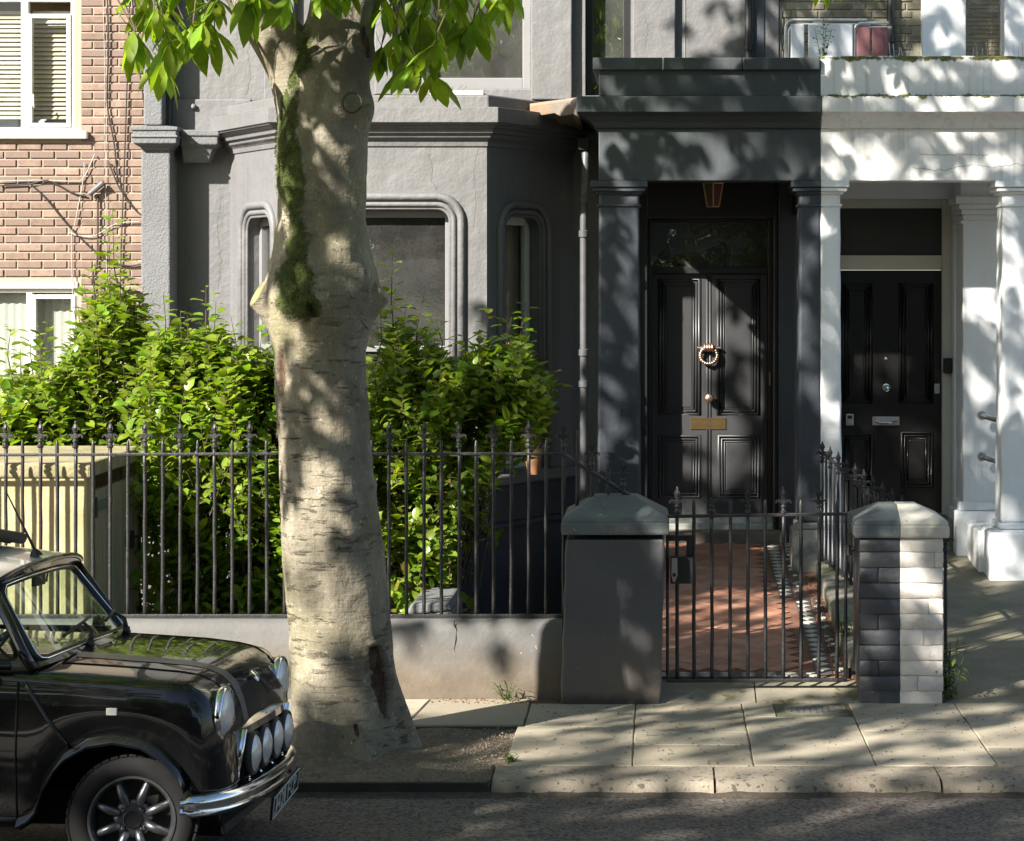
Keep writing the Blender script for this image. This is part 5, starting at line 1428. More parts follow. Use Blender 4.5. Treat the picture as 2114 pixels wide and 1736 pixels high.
side = thing('side_railing', 'black iron railing running back from the half white pillar beside the path', 'railing', (1.35, 14.8, 0.3))
nb_ = 27
A_, B_ = Vector((1.69, 13.34)), Vector((1.19, 16.45))
for k in range(nb_):
    t = k / (nb_ - 1); p = A_.lerp(B_, t)
    ztip = 1.02 + 0.28 * t
    zg = path_z(p.y) + 0.08
    bar(side, p.x, p.y, zg, ztip - (0.12 if k % 2 == 0 else 0.06), ME_FIN if k % 2 == 0 else None, r=0.0105)
g = MB(); g.tube([(A_.x, A_.y, 0.80), (A_.x * .55 + B_.x * .45, A_.y * .55 + B_.y * .45, 1.0), (B_.x, B_.y, 1.25)], 0.013, 8); g.build('rail', mt['iron'], side)
g = MB(); g.tube([(A_.x, A_.y, path_z(A_.y) + 0.12), (B_.x, B_.y, path_z(B_.y) + 0.12)], 0.012, 8); g.build('rail', mt['iron'], side)

# ---------------------------------------------------------------- small things
pot = thing('plant_pot', 'terracotta pot of dry twigs on the bay window sill', 'plant pot', P(1101, 975, 16.9))
pc = Vector((PX(1101, 16.95), 16.95, SILL + 0.005))
rz = 0.135 * 1.0
g = MB(); g.lathe([(0.045, 0), (0.066, 0.15), (0.076, 0.152), (0.078, 0.185), (0.068, 0.187), (0.06, 0.16)], pc, n=20); g.build('pot', mt['terracotta'], pot, smooth=True, angle=40)
g = MB()
for k in range(40):
    q = rnd.uniform(0, 6.28); l = rnd.uniform(0.04, 0.12)
    p0 = pc + Vector((rnd.uniform(-.04, .04), rnd.uniform(-.04, .04), 0.16)); g.tube([p0, p0 + Vector((math.cos(q) * l, math.sin(q) * l, rnd.uniform(0.0, 0.08)))], 0.0025, 4)
g.build('twigs', plain('dry_twigs', (0.22, 0.15, 0.09), 0.9), pot)
g = MB(); y_ = 14.3; a, b_ = PX(838, y_), PX(936, y_); zt_ = PZ(1240, y_)
g.prism([(a, zt_ - 0.08), (b_, zt_ - 0.05), (b_ + 0.01, zt_ - 0.25), (a - .01, zt_ - 0.25)], front(0), y_ - .1, y_ + 0.6)
g.prism([(a + 0.05, zt_), (b_ - 0.02, zt_ + 0.005), (b_, zt_ - 0.048), (a, zt_ - 0.078)], front(0), y_ - 0.11, y_ + 0.61)
g.box(a + 0.02, b_ - 0.02, y_, y_ + .5, -0.12, zt_ - 0.2)
tag(g.build('stone_block', mt['grey_rough'], bevel=0.015), 'grey stone block with sloping top in the front garden behind the low wall', 'stone block')

# folded garden chairs on the porch roof
ZR2 = 3.87; CHY = 17.5
def chair(name, label, x0, x1, z1, cloth, panels, lean):
    t = thing(name, label, 'folded chair', (x0, CHY, ZR2))
    mtube = plain('pale_aluminium_tube', (0.6, 0.61, 0.62), 0.35, 0.7)
    c = 0.06
    pts = [(x0, CHY, ZR2), (x0, CHY, z1 - c)] + [(x0 + c - c * math.cos(q), CHY, z1 - c + c * math.sin(q)) for q in (0.4, 0.8, 1.2)] + [(x0 + c, CHY, z1), (x1, CHY, z1 - lean)]
    g = MB(); g.tube(pts, 0.012, 8); g.build('tube_frame', mtube, t, smooth=True)
    g = MB(); g.tube([(p[0] + 0.03, CHY + 0.06, p[2] - 0.03) for p in pts], 0.012, 8); g.build('tube_frame', mtube, t, smooth=True)
    for a, b_, mm in panels:
        g = MB(); g.box(a, b_, CHY - 0.03, CHY - 0.012, ZR2 + 0.02, z1 - 0.035); g.build('seat_panel', mm, t, bevel=0.008, seg=3)
    return t, mtube
wp_ = M('white_sling_cloth', (0.62, 0.65, 0.7), 0.6, var=0.04, bumps=())
rp_ = M('faded_red_sling_cloth', (0.2, 0.085, 0.095), 0.8, var=0.15, scale=6, bumps=())
X = lambda x: PX(x, CHY)
t, mtube = chair('folded_chair', 'folded white garden chair with aluminium tube frame on the porch roof', X(1622), X(1790), PZ(41, CHY), wp_, [(X(1632), X(1660), wp_), (X(1668), X(1760), wp_)], 0)
t2, mtube = chair('folded_chair', 'folded garden chair with faded red cloth on the porch roof', X(1764), X(1834), PZ(40, CHY - .06) - 0.02, rp_, [(X(1768), X(1796), rp_), (X(1800), X(1832), rp_)], 0.0)
def spikes(label, x0, x1, n, zb):
    t = thing('bird_spikes', label, 'bird spikes', (PX(x0, 16.75), 16.75, zb))
    g0 = MB(); g0.box(PX(x0, 16.75) - 0.02, PX(x1, 16.75) + 0.02, 16.74, 16.76, zb, zb + 0.006); g0.build('strip', mt['steel'], t)
    for k in range(n):
        x = PX(x0 + (x1 - x0) * k / (n - 1), 16.75)
        g = MB(); g.tube([(x, 16.75, zb), (x + rnd.uniform(-.02, .02), 16.75 + rnd.uniform(-.03, .03), zb + rnd.uniform(0.06, 0.12))], 0.0022, 5); g.build('spike', mt['steel'], t)
spikes('row of thin bird spikes on the white parapet beside the downpipe', 1838, 1880, 6, 4.135)
spikes('row of thin bird spikes on the white parapet before the blind', 2008, 2050, 5, 4.135)
spikes('row of thin bird spikes on the white parapet at the right edge', 2085, 2112, 4, 4.135)
# iron ring on the trunk is built with the tree
# ---------------------------------------------------------------- street tree
TY = 11.75
TX = PX(720, TY)
tree = thing('street_tree', 'large pale barked street tree with mossy trunk and drooping palmate leaves', 'tree', (PX(728, TY), TY, PAVE))
# bark
m, nt, b = new_mat('pale_wrinkled_bark')
v = pos_node(nt)
c = ramp(nt, noise_node(nt, v, 2.6, 7, 0.65), [(0.3, (0.1, 0.082, 0.055)), (0.45, (0.2, 0.176, 0.13)), (0.58, (0.255, 0.23, 0.178)), (0.72, (0.34, 0.315, 0.255))])
c = mix(nt, mask(nt, noise_node(nt, pos_node(nt, (1, 1, 0.6)), 1.7, 5, 0.6), 0.5, 0.75), c, (0.23, 0.21, 0.105))
vh = pos_node(nt, (1.0, 1.0, 5.5))
len_ = math_n(nt, 'MAXIMUM', math_n(nt, 'MULTIPLY', mask(nt, noise_node(nt, vh, 5.5, 5, 0.7), 0.565, 0.64), mask(nt, noise_node(nt, v, 2.4, 3), 0.43, 0.56)), math_n(nt, 'MULTIPLY', mask(nt, noise_node(nt, pos_node(nt, (1, 1, 3.2)), 13, 5, 0.7), 0.6, 0.7), mask(nt, noise_node(nt, v, 3.7, 3), 0.5, 0.65)))
len_ = math_n(nt, 'MULTIPLY', len_, math_n(nt, 'SUBTRACT', 1.0, math_n(nt, 'MULTIPLY', zfade(nt, 1.7, 2.6, 0.3, 3), 0.8)))
c = mix(nt, math_n(nt, 'MULTIPLY', len_, 0.75), c, (0.065, 0.053, 0.038))
c = mix(nt, mask(nt, noise_node(nt, v, 34, 4, 0.6), 0.62, 0.70), c, (0.42, 0.39, 0.32))
c = mix(nt, mask(nt, noise_node(nt, v, 24, 4, 0.6), 0.66, 0.72), c, (0.11, 0.09, 0.06))
c = mix(nt, mask(nt, noise_node(nt, pos_node(nt, (2.2, 2.2, 1)), 48, 5, 0.7), 0.5, 0.72), c, (0.14, 0.118, 0.082))
ad = nd(nt, 'ShaderNodeAttribute'); ad.attribute_name = 'rough'
dk = math_n(nt, 'ADD', math_n(nt, 'MULTIPLY', ad.outputs['Fac'], 0.55), math_n(nt, 'MULTIPLY', math_n(nt, 'SUBTRACT', noise_node(nt, pos_node(nt, (1, 1, 2.4)), 20, 7, 0.75), 0.5), 2.6))
c = mix(nt, mask(nt, dk, 0.42, 0.8), c, (0.06, 0.048, 0.033))
c = mix(nt, math_n(nt, 'MULTIPLY', mask(nt, noise_node(nt, pos_node(nt, (1, 1, 0.45)), 3.4, 6, 0.65), 0.46, 0.64), 0.75), c, (0.115, 0.103, 0.075))
asx = nd(nt, 'ShaderNodeAttribute'); asx.attribute_name = 'scar'
sc_c = ramp(nt, noise_node(nt, pos_node(nt, (6, 6, 0.8)), 12, 5), [(0.35, (0.02, 0.012, 0.008)), (0.65, (0.13, 0.075, 0.045))])
c = mix(nt, mask(nt, asx.outputs['Fac'], 0.3, 0.6), c, sc_c)
# moss, by place on the trunk
gg = nd(nt, 'ShaderNodeNewGeometry'); sx = nd(nt, 'ShaderNodeSeparateXYZ'); nt.links.new(gg.outputs['Position'], sx.inputs[0])
at = nd(nt, 'ShaderNodeAttribute'); at.attribute_name = 'moss'
mn = math_n(nt, 'ADD', at.outputs['Fac'], math_n(nt, 'MULTIPLY', math_n(nt, 'SUBTRACT', noise_node(nt, v, 11, 6, 0.7), 0.5), 1.5))
mm_ = mask(nt, mn, 0.58, 0.78)
mc = ramp(nt, noise_node(nt, v, 30, 5), [(0.3, (0.018, 0.026, 0.004)), (0.7, (0.075, 0.1, 0.012))])
c = mix(nt, mm_, c, mc)
nt.links.new(c, b.inputs['Base Color']); b.inputs['Roughness'].default_value = 0.85
wr = noise_node(nt, pos_node(nt, (1, 1, 7)), 9, 5, 0.65)
wv = noise_node(nt, pos_node(nt, (7, 7, 1)), 12, 4, 0.6)
bump(nt, b, [(noise_node(nt, v, 7, 5, 0.6), 0.5, 0.04), (wr, 0.42, 0.012), (wv, 0.4, 0.007), (len_, 0.9, 0.016), (noise_node(nt, v, 60, 5), 0.35, 0.004), (math_n(nt, 'MULTIPLY', mm_, noise_node(nt, v, 90, 4)), 0.9, 0.02)])
mt['bark'] = m
mt['scar'] = M('bare_brown_wood', (0.1, 0.06, 0.04), 0.9, var=0.4, scale=14, stretch=(4, 4, 0.8), bumps=((40, 0.8, 0.02),))
outl = [(1600, 578, 884), (1575, 588, 866), (1545, 598, 853), (1500, 602, 842), (1450, 600, 829), (1350, 596, 812), (1250, 592, 800), (1150, 586, 789), (1050, 580, 778), (950, 575, 767), (900, 572, 760),
        (800, 568, 752), (730, 565, 752), (690, 557, 760), (655, 548, 770), (615, 540, 782), (585, 545, 783), (560, 552, 778), (520, 562, 768), (450, 573, 758), (400, 576, 757), (300, 576, 760),
        (200, 582, 765), (140, 592, 768), (90, 612, 772), (40, 632, 774), (0, 640, 776), (-120, 648, 770), (-300, 655, 756)]
zs_ = [PZ(y, TY) for y, _, _ in outl]
def lerp_out(z):
    for i in range(len(outl) - 1):
        if zs_[i] <= z <= zs_[i + 1]:
            t = (z - zs_[i]) / (zs_[i + 1] - zs_[i])
            return (outl[i][1] * (1 - t) + outl[i + 1][1] * t, outl[i][2] * (1 - t) + outl[i + 1][2] * t)
    return outl[-1][1:] if z > zs_[-1] else outl[0][1:]
NA = 96
zlist = []
z = 0.03
while z < zs_[-1]:
    zlist.append(z); z += 0.018
# knots and scars: (px x, px y, radius m, depth m)
knots = [(705, 515, 0.06, 0.016), (640, 640, 0.07, 0.02), (665, 600, 0.09, 0.02), (750, 215, 0.09, 0.03), (700, 215, 0.07, 0.025), (712, 310, 0.06, 0.02), (745, 960, 0.03, 0.012), (720, 1105, 0.045, 0.015), (760, 1010, 0.03, 0.01),
         (690, 1360, 0.05, 0.014), (620, 1180, 0.03, 0.01), (660, 1480, 0.06, 0.015), (585, 770, 0.05, -0.012), (778, 1400, 0.055, -0.035), (785, 1440, 0.05, -0.03), (640, 660, 0.03, -0.03), (740, 100, 0.07, 0.02), (690, 1010, 0.03, 0.008), (730, 1230, 0.03, 0.01), (640, 1240, 0.025, 0.01)]
kn3 = [(PX(a, TY - 0.22), PZ(b_, TY - 0.22), r, d) for a, b_, r, d in knots]
SCARS = [(774, 1340, 796, 1478, 17, 0.045), (579, 725, 583, 815, 9, 0.02), (640, 632, 655, 655, 10, 0.03), (735, 1500, 745, 1530, 5, 0.012), (750, 60, 762, 120, 7, 0.015)]
vs = []; moss = []; rough_ = []; scar_ = []
for z in zlist:
    l, r_ = lerp_out(z)
    xc = PX((l + r_) / 2, TY); hw = (r_ - l) / 2 * TY / F
    base = max(0, 1 - (z - PAVE) / 0.35)
    for k in range(NA):
        q = 2 * math.pi * k / NA
        ca, sa = math.cos(q), math.sin(q)
        rr = hw * (1 + 0.035 * math.sin(3 * q + z * 1.3) * (0.4 + base) + 0.09 * base * math.sin(5 * q + 1.0) + 0.05 * base * math.sin(9 * q))
        n_ = noise.noise((ca * 1.6, sa * 1.6, z * 2.2)) * 0.018 + noise.noise((ca * 5, sa * 5, z * 7)) * 0.007 + noise.noise((ca * 13, sa * 13, z * 26)) * 0.0028
        rr += n_
        x = xc + rr * ca; y = TY + rr * sa * 0.98
        rg = 0.0
        if sa < 0.3:
            for kx_, kz_, kr, kd in kn3:
                d2 = ((x - kx_) ** 2 + (z - kz_) ** 2) / (kr * kr)
                if d2 < 6:
                    e = math.exp(-d2 * 1.2) * kd
                    x += ca * e; y += sa * e
                    rg = max(rg, math.exp(-((x - kx_) ** 2 / (kr * 0.9) ** 2 + (z - kz_) ** 2 / (kr * 0.45) ** 2)))
        sc_v = 0.0
        pxa = XV + F * x / y; pya = YV + F * (H - z) / y
        if sa < 0.2:
            for sx0, sy0, sx1, sy1, wd, dp in SCARS:
                t_ = max(0.0, min(1.0, ((pxa - sx0) * (sx1 - sx0) + (pya - sy0) * (sy1 - sy0)) / ((sx1 - sx0) ** 2 + (sy1 - sy0) ** 2)))
                ww = wd * (0.35 + 0.65 * math.sin(math.pi * min(1, 0.12 + t_ * 0.88))) * (1 + 0.5 * noise.noise((0, 0, z * 30)))
                dd = math.hypot(pxa - sx0 - t_ * (sx1 - sx0), pya - sy0 - t_ * (sy1 - sy0)) / ww
                if dd < 2.2:
                    e = math.exp(-dd ** 4) * dp * (1 + 0.6 * noise.noise((x * 60, 0, z * 9))) - 0.45 * abs(dp) * math.exp(-((dd - 1.25) / 0.3) ** 2)
                    x -= ca * e; y -= sa * e; sc_v = max(sc_v, math.exp(-dd ** 4))
        scar_.append(sc_v)
        rough_.append(rg)
        # moss field: left flank of the upper trunk, patch below the stub, a little at the foot
        pxl = 1358.7 + F * x / y; pyl = YV + F * (H - z) / y
        def blob(cx_, cy_, rx_, ry_): return math.exp(-(((pxl - cx_) / rx_) ** 2 + ((pyl - cy_) / ry_) ** 2))
        mo = blob(592, 260, 30, 120) + 0.95 * blob(607, 370, 36, 60) + blob(610, 590, 48, 70) * 1.15 + 0.8 * blob(615, 480, 30, 60) + 0.9 * blob(620, 110, 40, 70) + 0.5 * blob(745, 1520, 70, 40) + 0.5 * blob(640, 640, 60, 30) + 0.35 * blob(640, 1500, 60, 40) + 0.4 * blob(775, 580, 18, 40)
        mo = mo if sa < 0.45 else 0.0
        moss.append(mo)
        mh_ = max(0.0, min(1.0, (mo - 0.35) * 2)) * (0.008 + 0.012 * noise.noise((x * 16, y * 16, z * 16)) + 0.006 * noise.noise((x * 40, y * 40, z * 40)))
        vs.append((x + ca * mh_, y + sa * mh_, z))
fs = []
nz = len(zlist)
for i in range(nz - 1):
    for k in range(NA):
        l = (k + 1) % NA
        fs.append((i * NA + k, i * NA + l, (i + 1) * NA + l, (i + 1) * NA + k))
me = bpy.data.meshes.new('trunk'); me.from_pydata(vs, [], fs)
for p in me.polygons: p.use_smooth = True
att = me.attributes.new('moss', 'FLOAT', 'POINT'); att.data.foreach_set('value', moss)
att = me.attributes.new('rough', 'FLOAT', 'POINT'); att.data.foreach_set('value', rough_)
att = me.attributes.new('scar', 'FLOAT', 'POINT'); att.data.foreach_set('value', scar_)
me.materials.append(mt['bark'])
trunk = mesh_obj('trunk', me, tree)
# moss tufts standing proud of the bark
rm = random.Random(4)
g = MB()
for idx, mo in enumerate(moss):
    if mo > 0.42 and mo * 0.62 + 1.0 * noise.noise((vs[idx][0] * 9, vs[idx][1] * 9, vs[idx][2] * 9)) + 0.5 * noise.noise((vs[idx][0] * 26, vs[idx][1] * 26, vs[idx][2] * 26)) > 0.62:
        for _ in range(5):
            p = Vector(vs[idx]) + Vector((rm.uniform(-1, 1), rm.uniform(-.5, .5), rm.uniform(-1, 1))) * 0.011
            l, r_ = lerp_out(p.z); cx_ = PX((l + r_) / 2, TY)
            nrm = Vector((p.x - cx_, p.y - TY, rm.uniform(-0.05, 0.12))).normalized()
            tdir = nrm.cross(Vector((rm.uniform(-1, 1), rm.uniform(-1, 1), rm.uniform(-1, 1)))).normalized()
            h_ = rm.uniform(0.003, 0.008)
            g.add([p - tdir * 0.0035 - nrm * 0.004, p + tdir * 0.0035 - nrm * 0.004, p + nrm * h_ + tdir * rm.uniform(-.004, .004)], [(0, 1, 2)])
mt['moss'] = leaf_mat('bright_moss', (0.025, 0.04, 0.004), (0.15, 0.19, 0.014), 0.2, 0.9)
o = g.build('moss', mt['moss'], tree); o['kind'] = 'stuff'
# pruned stubs either side
def stub(p0, p1, r0, r1, name='branch_stub', face=True):
    g = MB(); pts = []; rs = []
    for k in range(9):
        t = k / 8; pts.append(Vector(p0).lerp(Vector(p1), t)); rs.append(r0 + (r1 - r0) * t ** 0.7)
    g.tube(pts, rs, 16)
    o = g.build(name, mt['bark'], tree, smooth=True, angle=60); return o
stub(P(590, 640, TY - 0.05), P(533, 606, TY - 0.1), 0.16, 0.075)
g = MB(); d_ = (P(533, 606, TY - 0.1) - P(590, 640, TY - 0.05)).normalized(); g.lathe([(0.076, 0), (0.07, 0.006), (0.0, 0.008)], P(533, 606, TY - 0.1), d_, n=16); g.build('cut_face', M('old_pruning_cut', (0.2, 0.18, 0.09), 0.9, var=0.3, scale=20), tree)
stub(P(735, 630, TY - 0.02), P(788, 598, TY - 0.02), 0.15, 0.07)
# torn scar low on the right, and the strip scar on the left
def scar(path, w, name='bark_scar'):
    g = MB(); rings = []
    for i, (a, b_) in enumerate(path):
        t = i / (len(path) - 1); ww = w * math.sin(math.pi * min(max(t, 0.06), 0.94)) ** 0.6
        z = PZ(b_, TY - 0.2); l, r_ = lerp_out(z); xc = PX((l + r_) / 2, TY); hw = (r_ - l) / 2 * TY / F
        row = []
        for s_ in (-1, -0.5, 0, 0.5, 1):
            x = PX(a, TY - 0.2) + s_ * ww
            dx_ = min(0.97, max(-0.97, (x - xc) / hw)); y = TY - hw * math.sqrt(1 - dx_ * dx_) * 0.98
            row.append((x, y - (0.018 if abs(s_) == 1 else -0.004 if s_ == 0 else 0.004) + rm.uniform(-.004, .004), z))
        rings.append(row)
    g.loft(rings, cap=False, closed=False)
    o = g.build(name, mt['scar'], tree, smooth=True)
    return o
0 and scar([(772, 1335), (774, 1352), (776, 1370), (778, 1390), (782, 1410), (786, 1430), (791, 1450), (796, 1472)], 0.036)
0 and scar([(578, 728), (579, 750), (580, 775), (582, 800), (583, 815)], 0.018)

# limbs
def limb(pts, r0, r1, n=14):
    sp_ = smooth_path(pts, 8)
    rs = [r0 + (r1 - r0) * (i / (len(sp_) - 1)) for i in range(len(sp_))]
    g = MB(); g.tube(sp_, rs, n)
    return g.build('limb', mt['bark'], tree, smooth=True)
limb([P(640, 240, TY + 0.0), P(610, 140, TY), P(555, 50, TY), P(500, -30, TY + 0.02), P(380, -200, TY + 0.1), P(250, -500, TY - 0.2), P(180, -900, TY - 0.6)], 0.17, 0.06, 20)
topc = Vector((PX(706, TY), TY, PZ(-250, TY)))
LIMBS = [
    [topc, topc + Vector((0.15, -0.3, 0.9)), topc + Vector((0.5, -0.9, 2.0)), topc + Vector((0.7, -1.3, 3.3))],
    [topc, topc + Vector((0.5, 0.5, 0.7)), topc + Vector((1.2, 1.0, 1.4)), topc + Vector((1.9, 1.2, 2.1))],
    [topc + Vector((0, 0, -0.2)), topc + Vector((-0.3, -0.7, 0.5)), topc + Vector((-0.9, -1.7, 1.2)), topc + Vector((-1.3, -2.6, 1.7))],
    [topc, topc + Vector((0.7, -0.4, 0.6)), topc + Vector((1.6, -1.0, 1.1)), topc + Vector((2.4, -1.5, 1.5))],
    [topc, topc + Vector((-0.5, 0.5, 0.9)), topc + Vector((-0.9, 1.0, 2.0))],
]
LIMBS.append([topc, topc + Vector((-0.9, -1.2, 0.5)), topc + Vector((-1.9, -2.6, 0.7)), topc + Vector((-2.7, -3.6, 0.9))])
LIMBS.append([topc, topc + Vector((0.1, -1.5, 0.6)), topc + Vector((-0.3, -3.0, 1.0)), topc + Vector((-0.6, -3.9, 1.1))])
for L_ in LIMBS: limb(L_, 0.12, 0.035, 10)

# ---- leaves of the street tree
def leaflet(g, base, d, up, L, W, droop, fold=0.25):
    """one pointed leaflet from base along d, its blade facing up"""
    d = d.normalized(); side = d.cross(up).normalized(); nrm = side.cross(d).normalized()
    st = ((0.0, 0.05), (0.22, 0.5), (0.5, 0.98), (0.72, 0.92), (0.9, 0.45), (1.0, 0.0))
    vs = []
    for i, (t, w) in enumerate(st):
        c = base + d * (L * t) - Vector((0, 0, 1)) * (droop * L * t * t)
        wv_ = w * W * 0.5
        if i == len(st) - 1: vs.append(c)
        else: vs += [c - side * wv_ + nrm * (fold * wv_), c, c + side * wv_ + nrm * (fold * wv_)]
    fs = []
    for i in range(4):
        a = i * 3
        fs += [(a, a + 1, a + 4, a + 3), (a + 1, a + 2, a + 5, a + 4)]
    fs += [(12, 13, 15), (13, 14, 15)]
    g.add(vs, fs)

def compound(g, pos, out, size, r, k=None):
    """palmate leaf hanging from its stalk end"""
    k = k or r.choice((5, 5, 6, 7))
    out = Vector((out[0], out[1], 0)).normalized() if abs(out[0]) + abs(out[1]) > 1e-6 else Vector((1, 0, 0))
    down = r.uniform(0.8, 2.2)
    for i in range(k):
        a = (i / (k - 1) - 0.5) * R(r.uniform(190, 250))
        dh = Matrix.Rotation(a, 3, 'Z') @ out
        d = (dh + Vector((0, 0, -down * r.uniform(0.7, 1.3)))).normalized()
        up = (Vector((0, 0, 1)) + dh * 0.4 + Vector((r.uniform(-.3, .3), r.uniform(-.3, .3), 0)))
        L = size * (1.0 - 0.35 * abs(i / (k - 1) - 0.5) * 2) * r.uniform(0.85, 1.1)
        leaflet(g, Vector(pos), d, up, L, L * r.uniform(0.32, 0.4), r.uniform(0.05, 0.4))

mt['leaf'] = leaf_mat('fresh_chestnut_leaf', (0.14, 0.225, 0.02), (0.24, 0.34, 0.035), 0.55, 0.4)
mt['twig'] = plain('young_twig', (0.12, 0.09, 0.05), 0.8)
rl = random.Random(21)
comp_meshes = []
for i in range(12):
    g = MB(); compound(g, (0, 0, 0), (1, 0), 0.225, rl); 
    g.tube([(0, 0, 0), (-0.05, 0, 0.05), (-0.09, 0, 0.11)], 0.0022, 4)
    comp_meshes.append(g.mesh('leaf', mt['leaf'], True))
# crown above the frame, as one mass
def in_shade_volume(r):
    """a place in the crown: clumps round the limb ends"""
    pass
rc = random.Random(5)
# unseen clumps laid along sun rays; density shaped to shade porch, door and trunk
clumps = []
def crown_shade_density(u, v):
    if -17.95 < u <= -17.25 and 0.4 < v - 0.88 * (u + 18.16) < 1.05: return 0.9
    if u < -17.25 or v > 7.6: return 0.0
    if v < 0.15: return 0.42 if -15.2 < u < -12.2 else 0.0
    d = 0.9
    if v < 1.2: d = 0.55
    if u < -16.0: d = 0.95
    if u > -15.2 and v > 4.0: d = 0.72
    if u > -13.2 and v < 2.2: d = 0.5
    if -15.0 < u < -12.3 and 1.2 < v < 3.5: d = 0.1
    return d
tries = 0
while len(clumps) < 345 and tries < 20000:
    tries += 1
    u = rc.uniform(-17.95, -9.5); v = rc.uniform(-1.4, 7.6)
    if rc.random() > crown_shade_density(u, v): continue
    lo, hi = -5.6, 1.2
    x = rc.uniform(lo, hi); y = x - u; z = v - 0.88 * x
    aside = x < -0.31 * y - 0.5          # beyond the left edge of the view
    if z < (3.4 if aside else 4.0) or z > 9.2 or (z < H + YV * y / F + 0.45 and not aside): continue
    e = ((x - TX) / 4.6) ** 2 + ((y - TY) / 4.9) ** 2 + ((z - 5.9) / 3.6) ** 2
    if e > 1.0: continue
    # keep clumps apart as seen from the sun, so that flecks of light stay between them
    if any(abs(u - q[2]) < 0.3 and abs(v - q[3]) < 0.3 for q in clumps): continue
    clumps.append((Vector((x, y, z)), rc.uniform(0.3, 0.5), u, v))
clumps = [(c_, r_) for c_, r_, _, _ in clumps]
g = MB()
def mass(g, clumps, per, size, r, zmin=0.0, keep=None):
    for c_, rad in clumps:
        for _ in range(per):
            d = Vector((r.gauss(0, 1), r.gauss(0, 1), r.gauss(0, .8))).normalized() * rad * r.uniform(0.35, 1.05) ** 0.6
            p = c_ + d
            if p.z < zmin or (keep and not keep(p)): continue
            compound(g, p, (d.x, d.y), size * r.uniform(0.8, 1.15), r, 5)
CROWN_CLUMPS = clumps
def visible_strip(p):
    # the crown starts above the top of the picture; what hangs into it is set leaf by leaf below
    return p.z > H + (YV + 12) * p.y / F or p.x < -0.3 * p.y
mass(g, CROWN_CLUMPS, 17, 0.2, rc, 3.0, visible_strip)
crown = g.build('crown', mt['leaf'], tree, smooth=True); crown['kind'] = 'stuff'
# leaves that hang into view, one by one
hang = []
def spray(cx_, cy_, n, sx_, sy_, Y0=TY, dy=0.45):
    for _ in range(n):
        hang.append((cx_ + rl.gauss(0, sx_), cy_ + rl.gauss(0, sy_), Y0 + rl.uniform(-dy, dy)))
spray(276, 60, 2, 4, 4, TY - .2, 0.05); spray(335, 120, 2, 5, 4, TY - 0.2, .05); spray(345, 84, 2, 12, 10); spray(310, 25, 2, 12, 8)
spray(360, 20, 4, 26, 14); spray(425, 38, 5, 20, 16); spray(392, 62, 3, 16, 10); spray(450, 5, 3, 18, 10)
spray(535, -8, 2, 14, 6, TY - .42, .08); spray(605, -14, 1, 8, 4, TY - .42, .08); spray(670, -14, 2, 12, 6, TY - .42, .06)
spray(800, 20, 4, 16, 26, TY + .1); spray(840, 62, 5, 20, 18, TY + .2); spray(885, 20, 5, 24, 16, TY + .2); spray(930, 34, 5, 20, 16, TY + .2); spray(975, 5, 4, 20, 12, TY + .2)
spray(874, 118, 2, 8, 5); spray(890, 145, 1, 4, 4); spray(820, 95, 2, 10, 10); spray(960, 50, 2, 12, 8); spray(905, 88, 2, 12, 8); spray(1012, -6, 2, 14, 6); spray(790, 110, 2, 6, 14, TY + .2, .1); spray(1050, -25, 2, 8, 5)
spray(720, -44, 4, 50, 8, TY - .3, .2); spray(870, -38, 7, 80, 8); spray(410, -38, 8, 80, 8)
for hx, hy, hY in hang:
    p = P(hx, hy, hY)
    ang = rl.uniform(0, 6.28)
    o = mesh_obj('leaf', rl.choice(comp_meshes), crown, p, (rl.uniform(-.25, .25), rl.uniform(-.25, .25), ang), scale=[rl.uniform(0.62, 1.15)] * 3)
g = MB()
for hx, hy, hY in hang:
    p = P(hx, hy, hY); q = p + Vector((rl.uniform(-.15, .15), rl.uniform(-.1, .1), 0.35))
    g.tube([p + Vector((0, 0, .02)), p.lerp(q, .5) + Vector((rl.uniform(-.03, .03), 0, 0.03)), q, q + Vector((rl.uniform(-.2, .2), 0, .4))], [0.003, 0.004, 0.005, 0.006], 5)
g.build('twigs', mt['twig'], tree)['kind'] = 'stuff'
# iron ring driven into the trunk
g = MB()
rc_ = P(727, 212, TY - 0.275); g.tube([rc_ + Vector((0.048 * math.cos(q), 0.012 * math.sin(q), 0.052 * math.sin(q))) for q in [2 * math.pi * k / 24 for k in range(24)]], 0.0055, 8, closed=True)
tag(g.build('iron_ring', M('rusty_ring_iron', (0.06, 0.05, 0.04), 0.7, 0.3, var=0.3, scale=40), smooth=True), 'rusty iron ring set into the upper trunk of the street tree', 'ring')

# ---------------------------------------------------------------- shrubs behind the railing
def shrub_leaf_mesh(L=0.092, W=0.06, mat=None, seedv=0):
    g = MB(); r = random.Random(seedv)
    vs = [(0, 0, 0)]
    for t, w in ((0.25, 0.8), (0.55, 1.0), (0.82, 0.6)):
        z = -0.25 * L * t * t
        vs += [(L * t, -W / 2 * w, z + 0.006), (L * t, 0, z), (L * t, W / 2 * w, z + 0.006)]
    vs.append((L, 0, -0.28 * L))
    fs = [(0, 1, 2), (0, 2, 3), (1, 4, 5, 2), (2, 5, 6, 3), (4, 7, 8, 5), (5, 8, 9, 6), (7, 10, 8), (8, 10, 9)]
    g.add(vs, fs)
    return g.mesh('leaf', mat, True), np.array(vs), fs
mt['shrubleaf'] = leaf_mat('glossy_shrub_leaf', (0.105, 0.175, 0.017), (0.215, 0.295, 0.036), 0.45, 0.32)
mt['stem'] = plain('reddish_shrub_stem', (0.06, 0.042, 0.026), 0.8)
ME_SL, SLV, SLF = shrub_leaf_mesh(mat=mt['shrubleaf'])

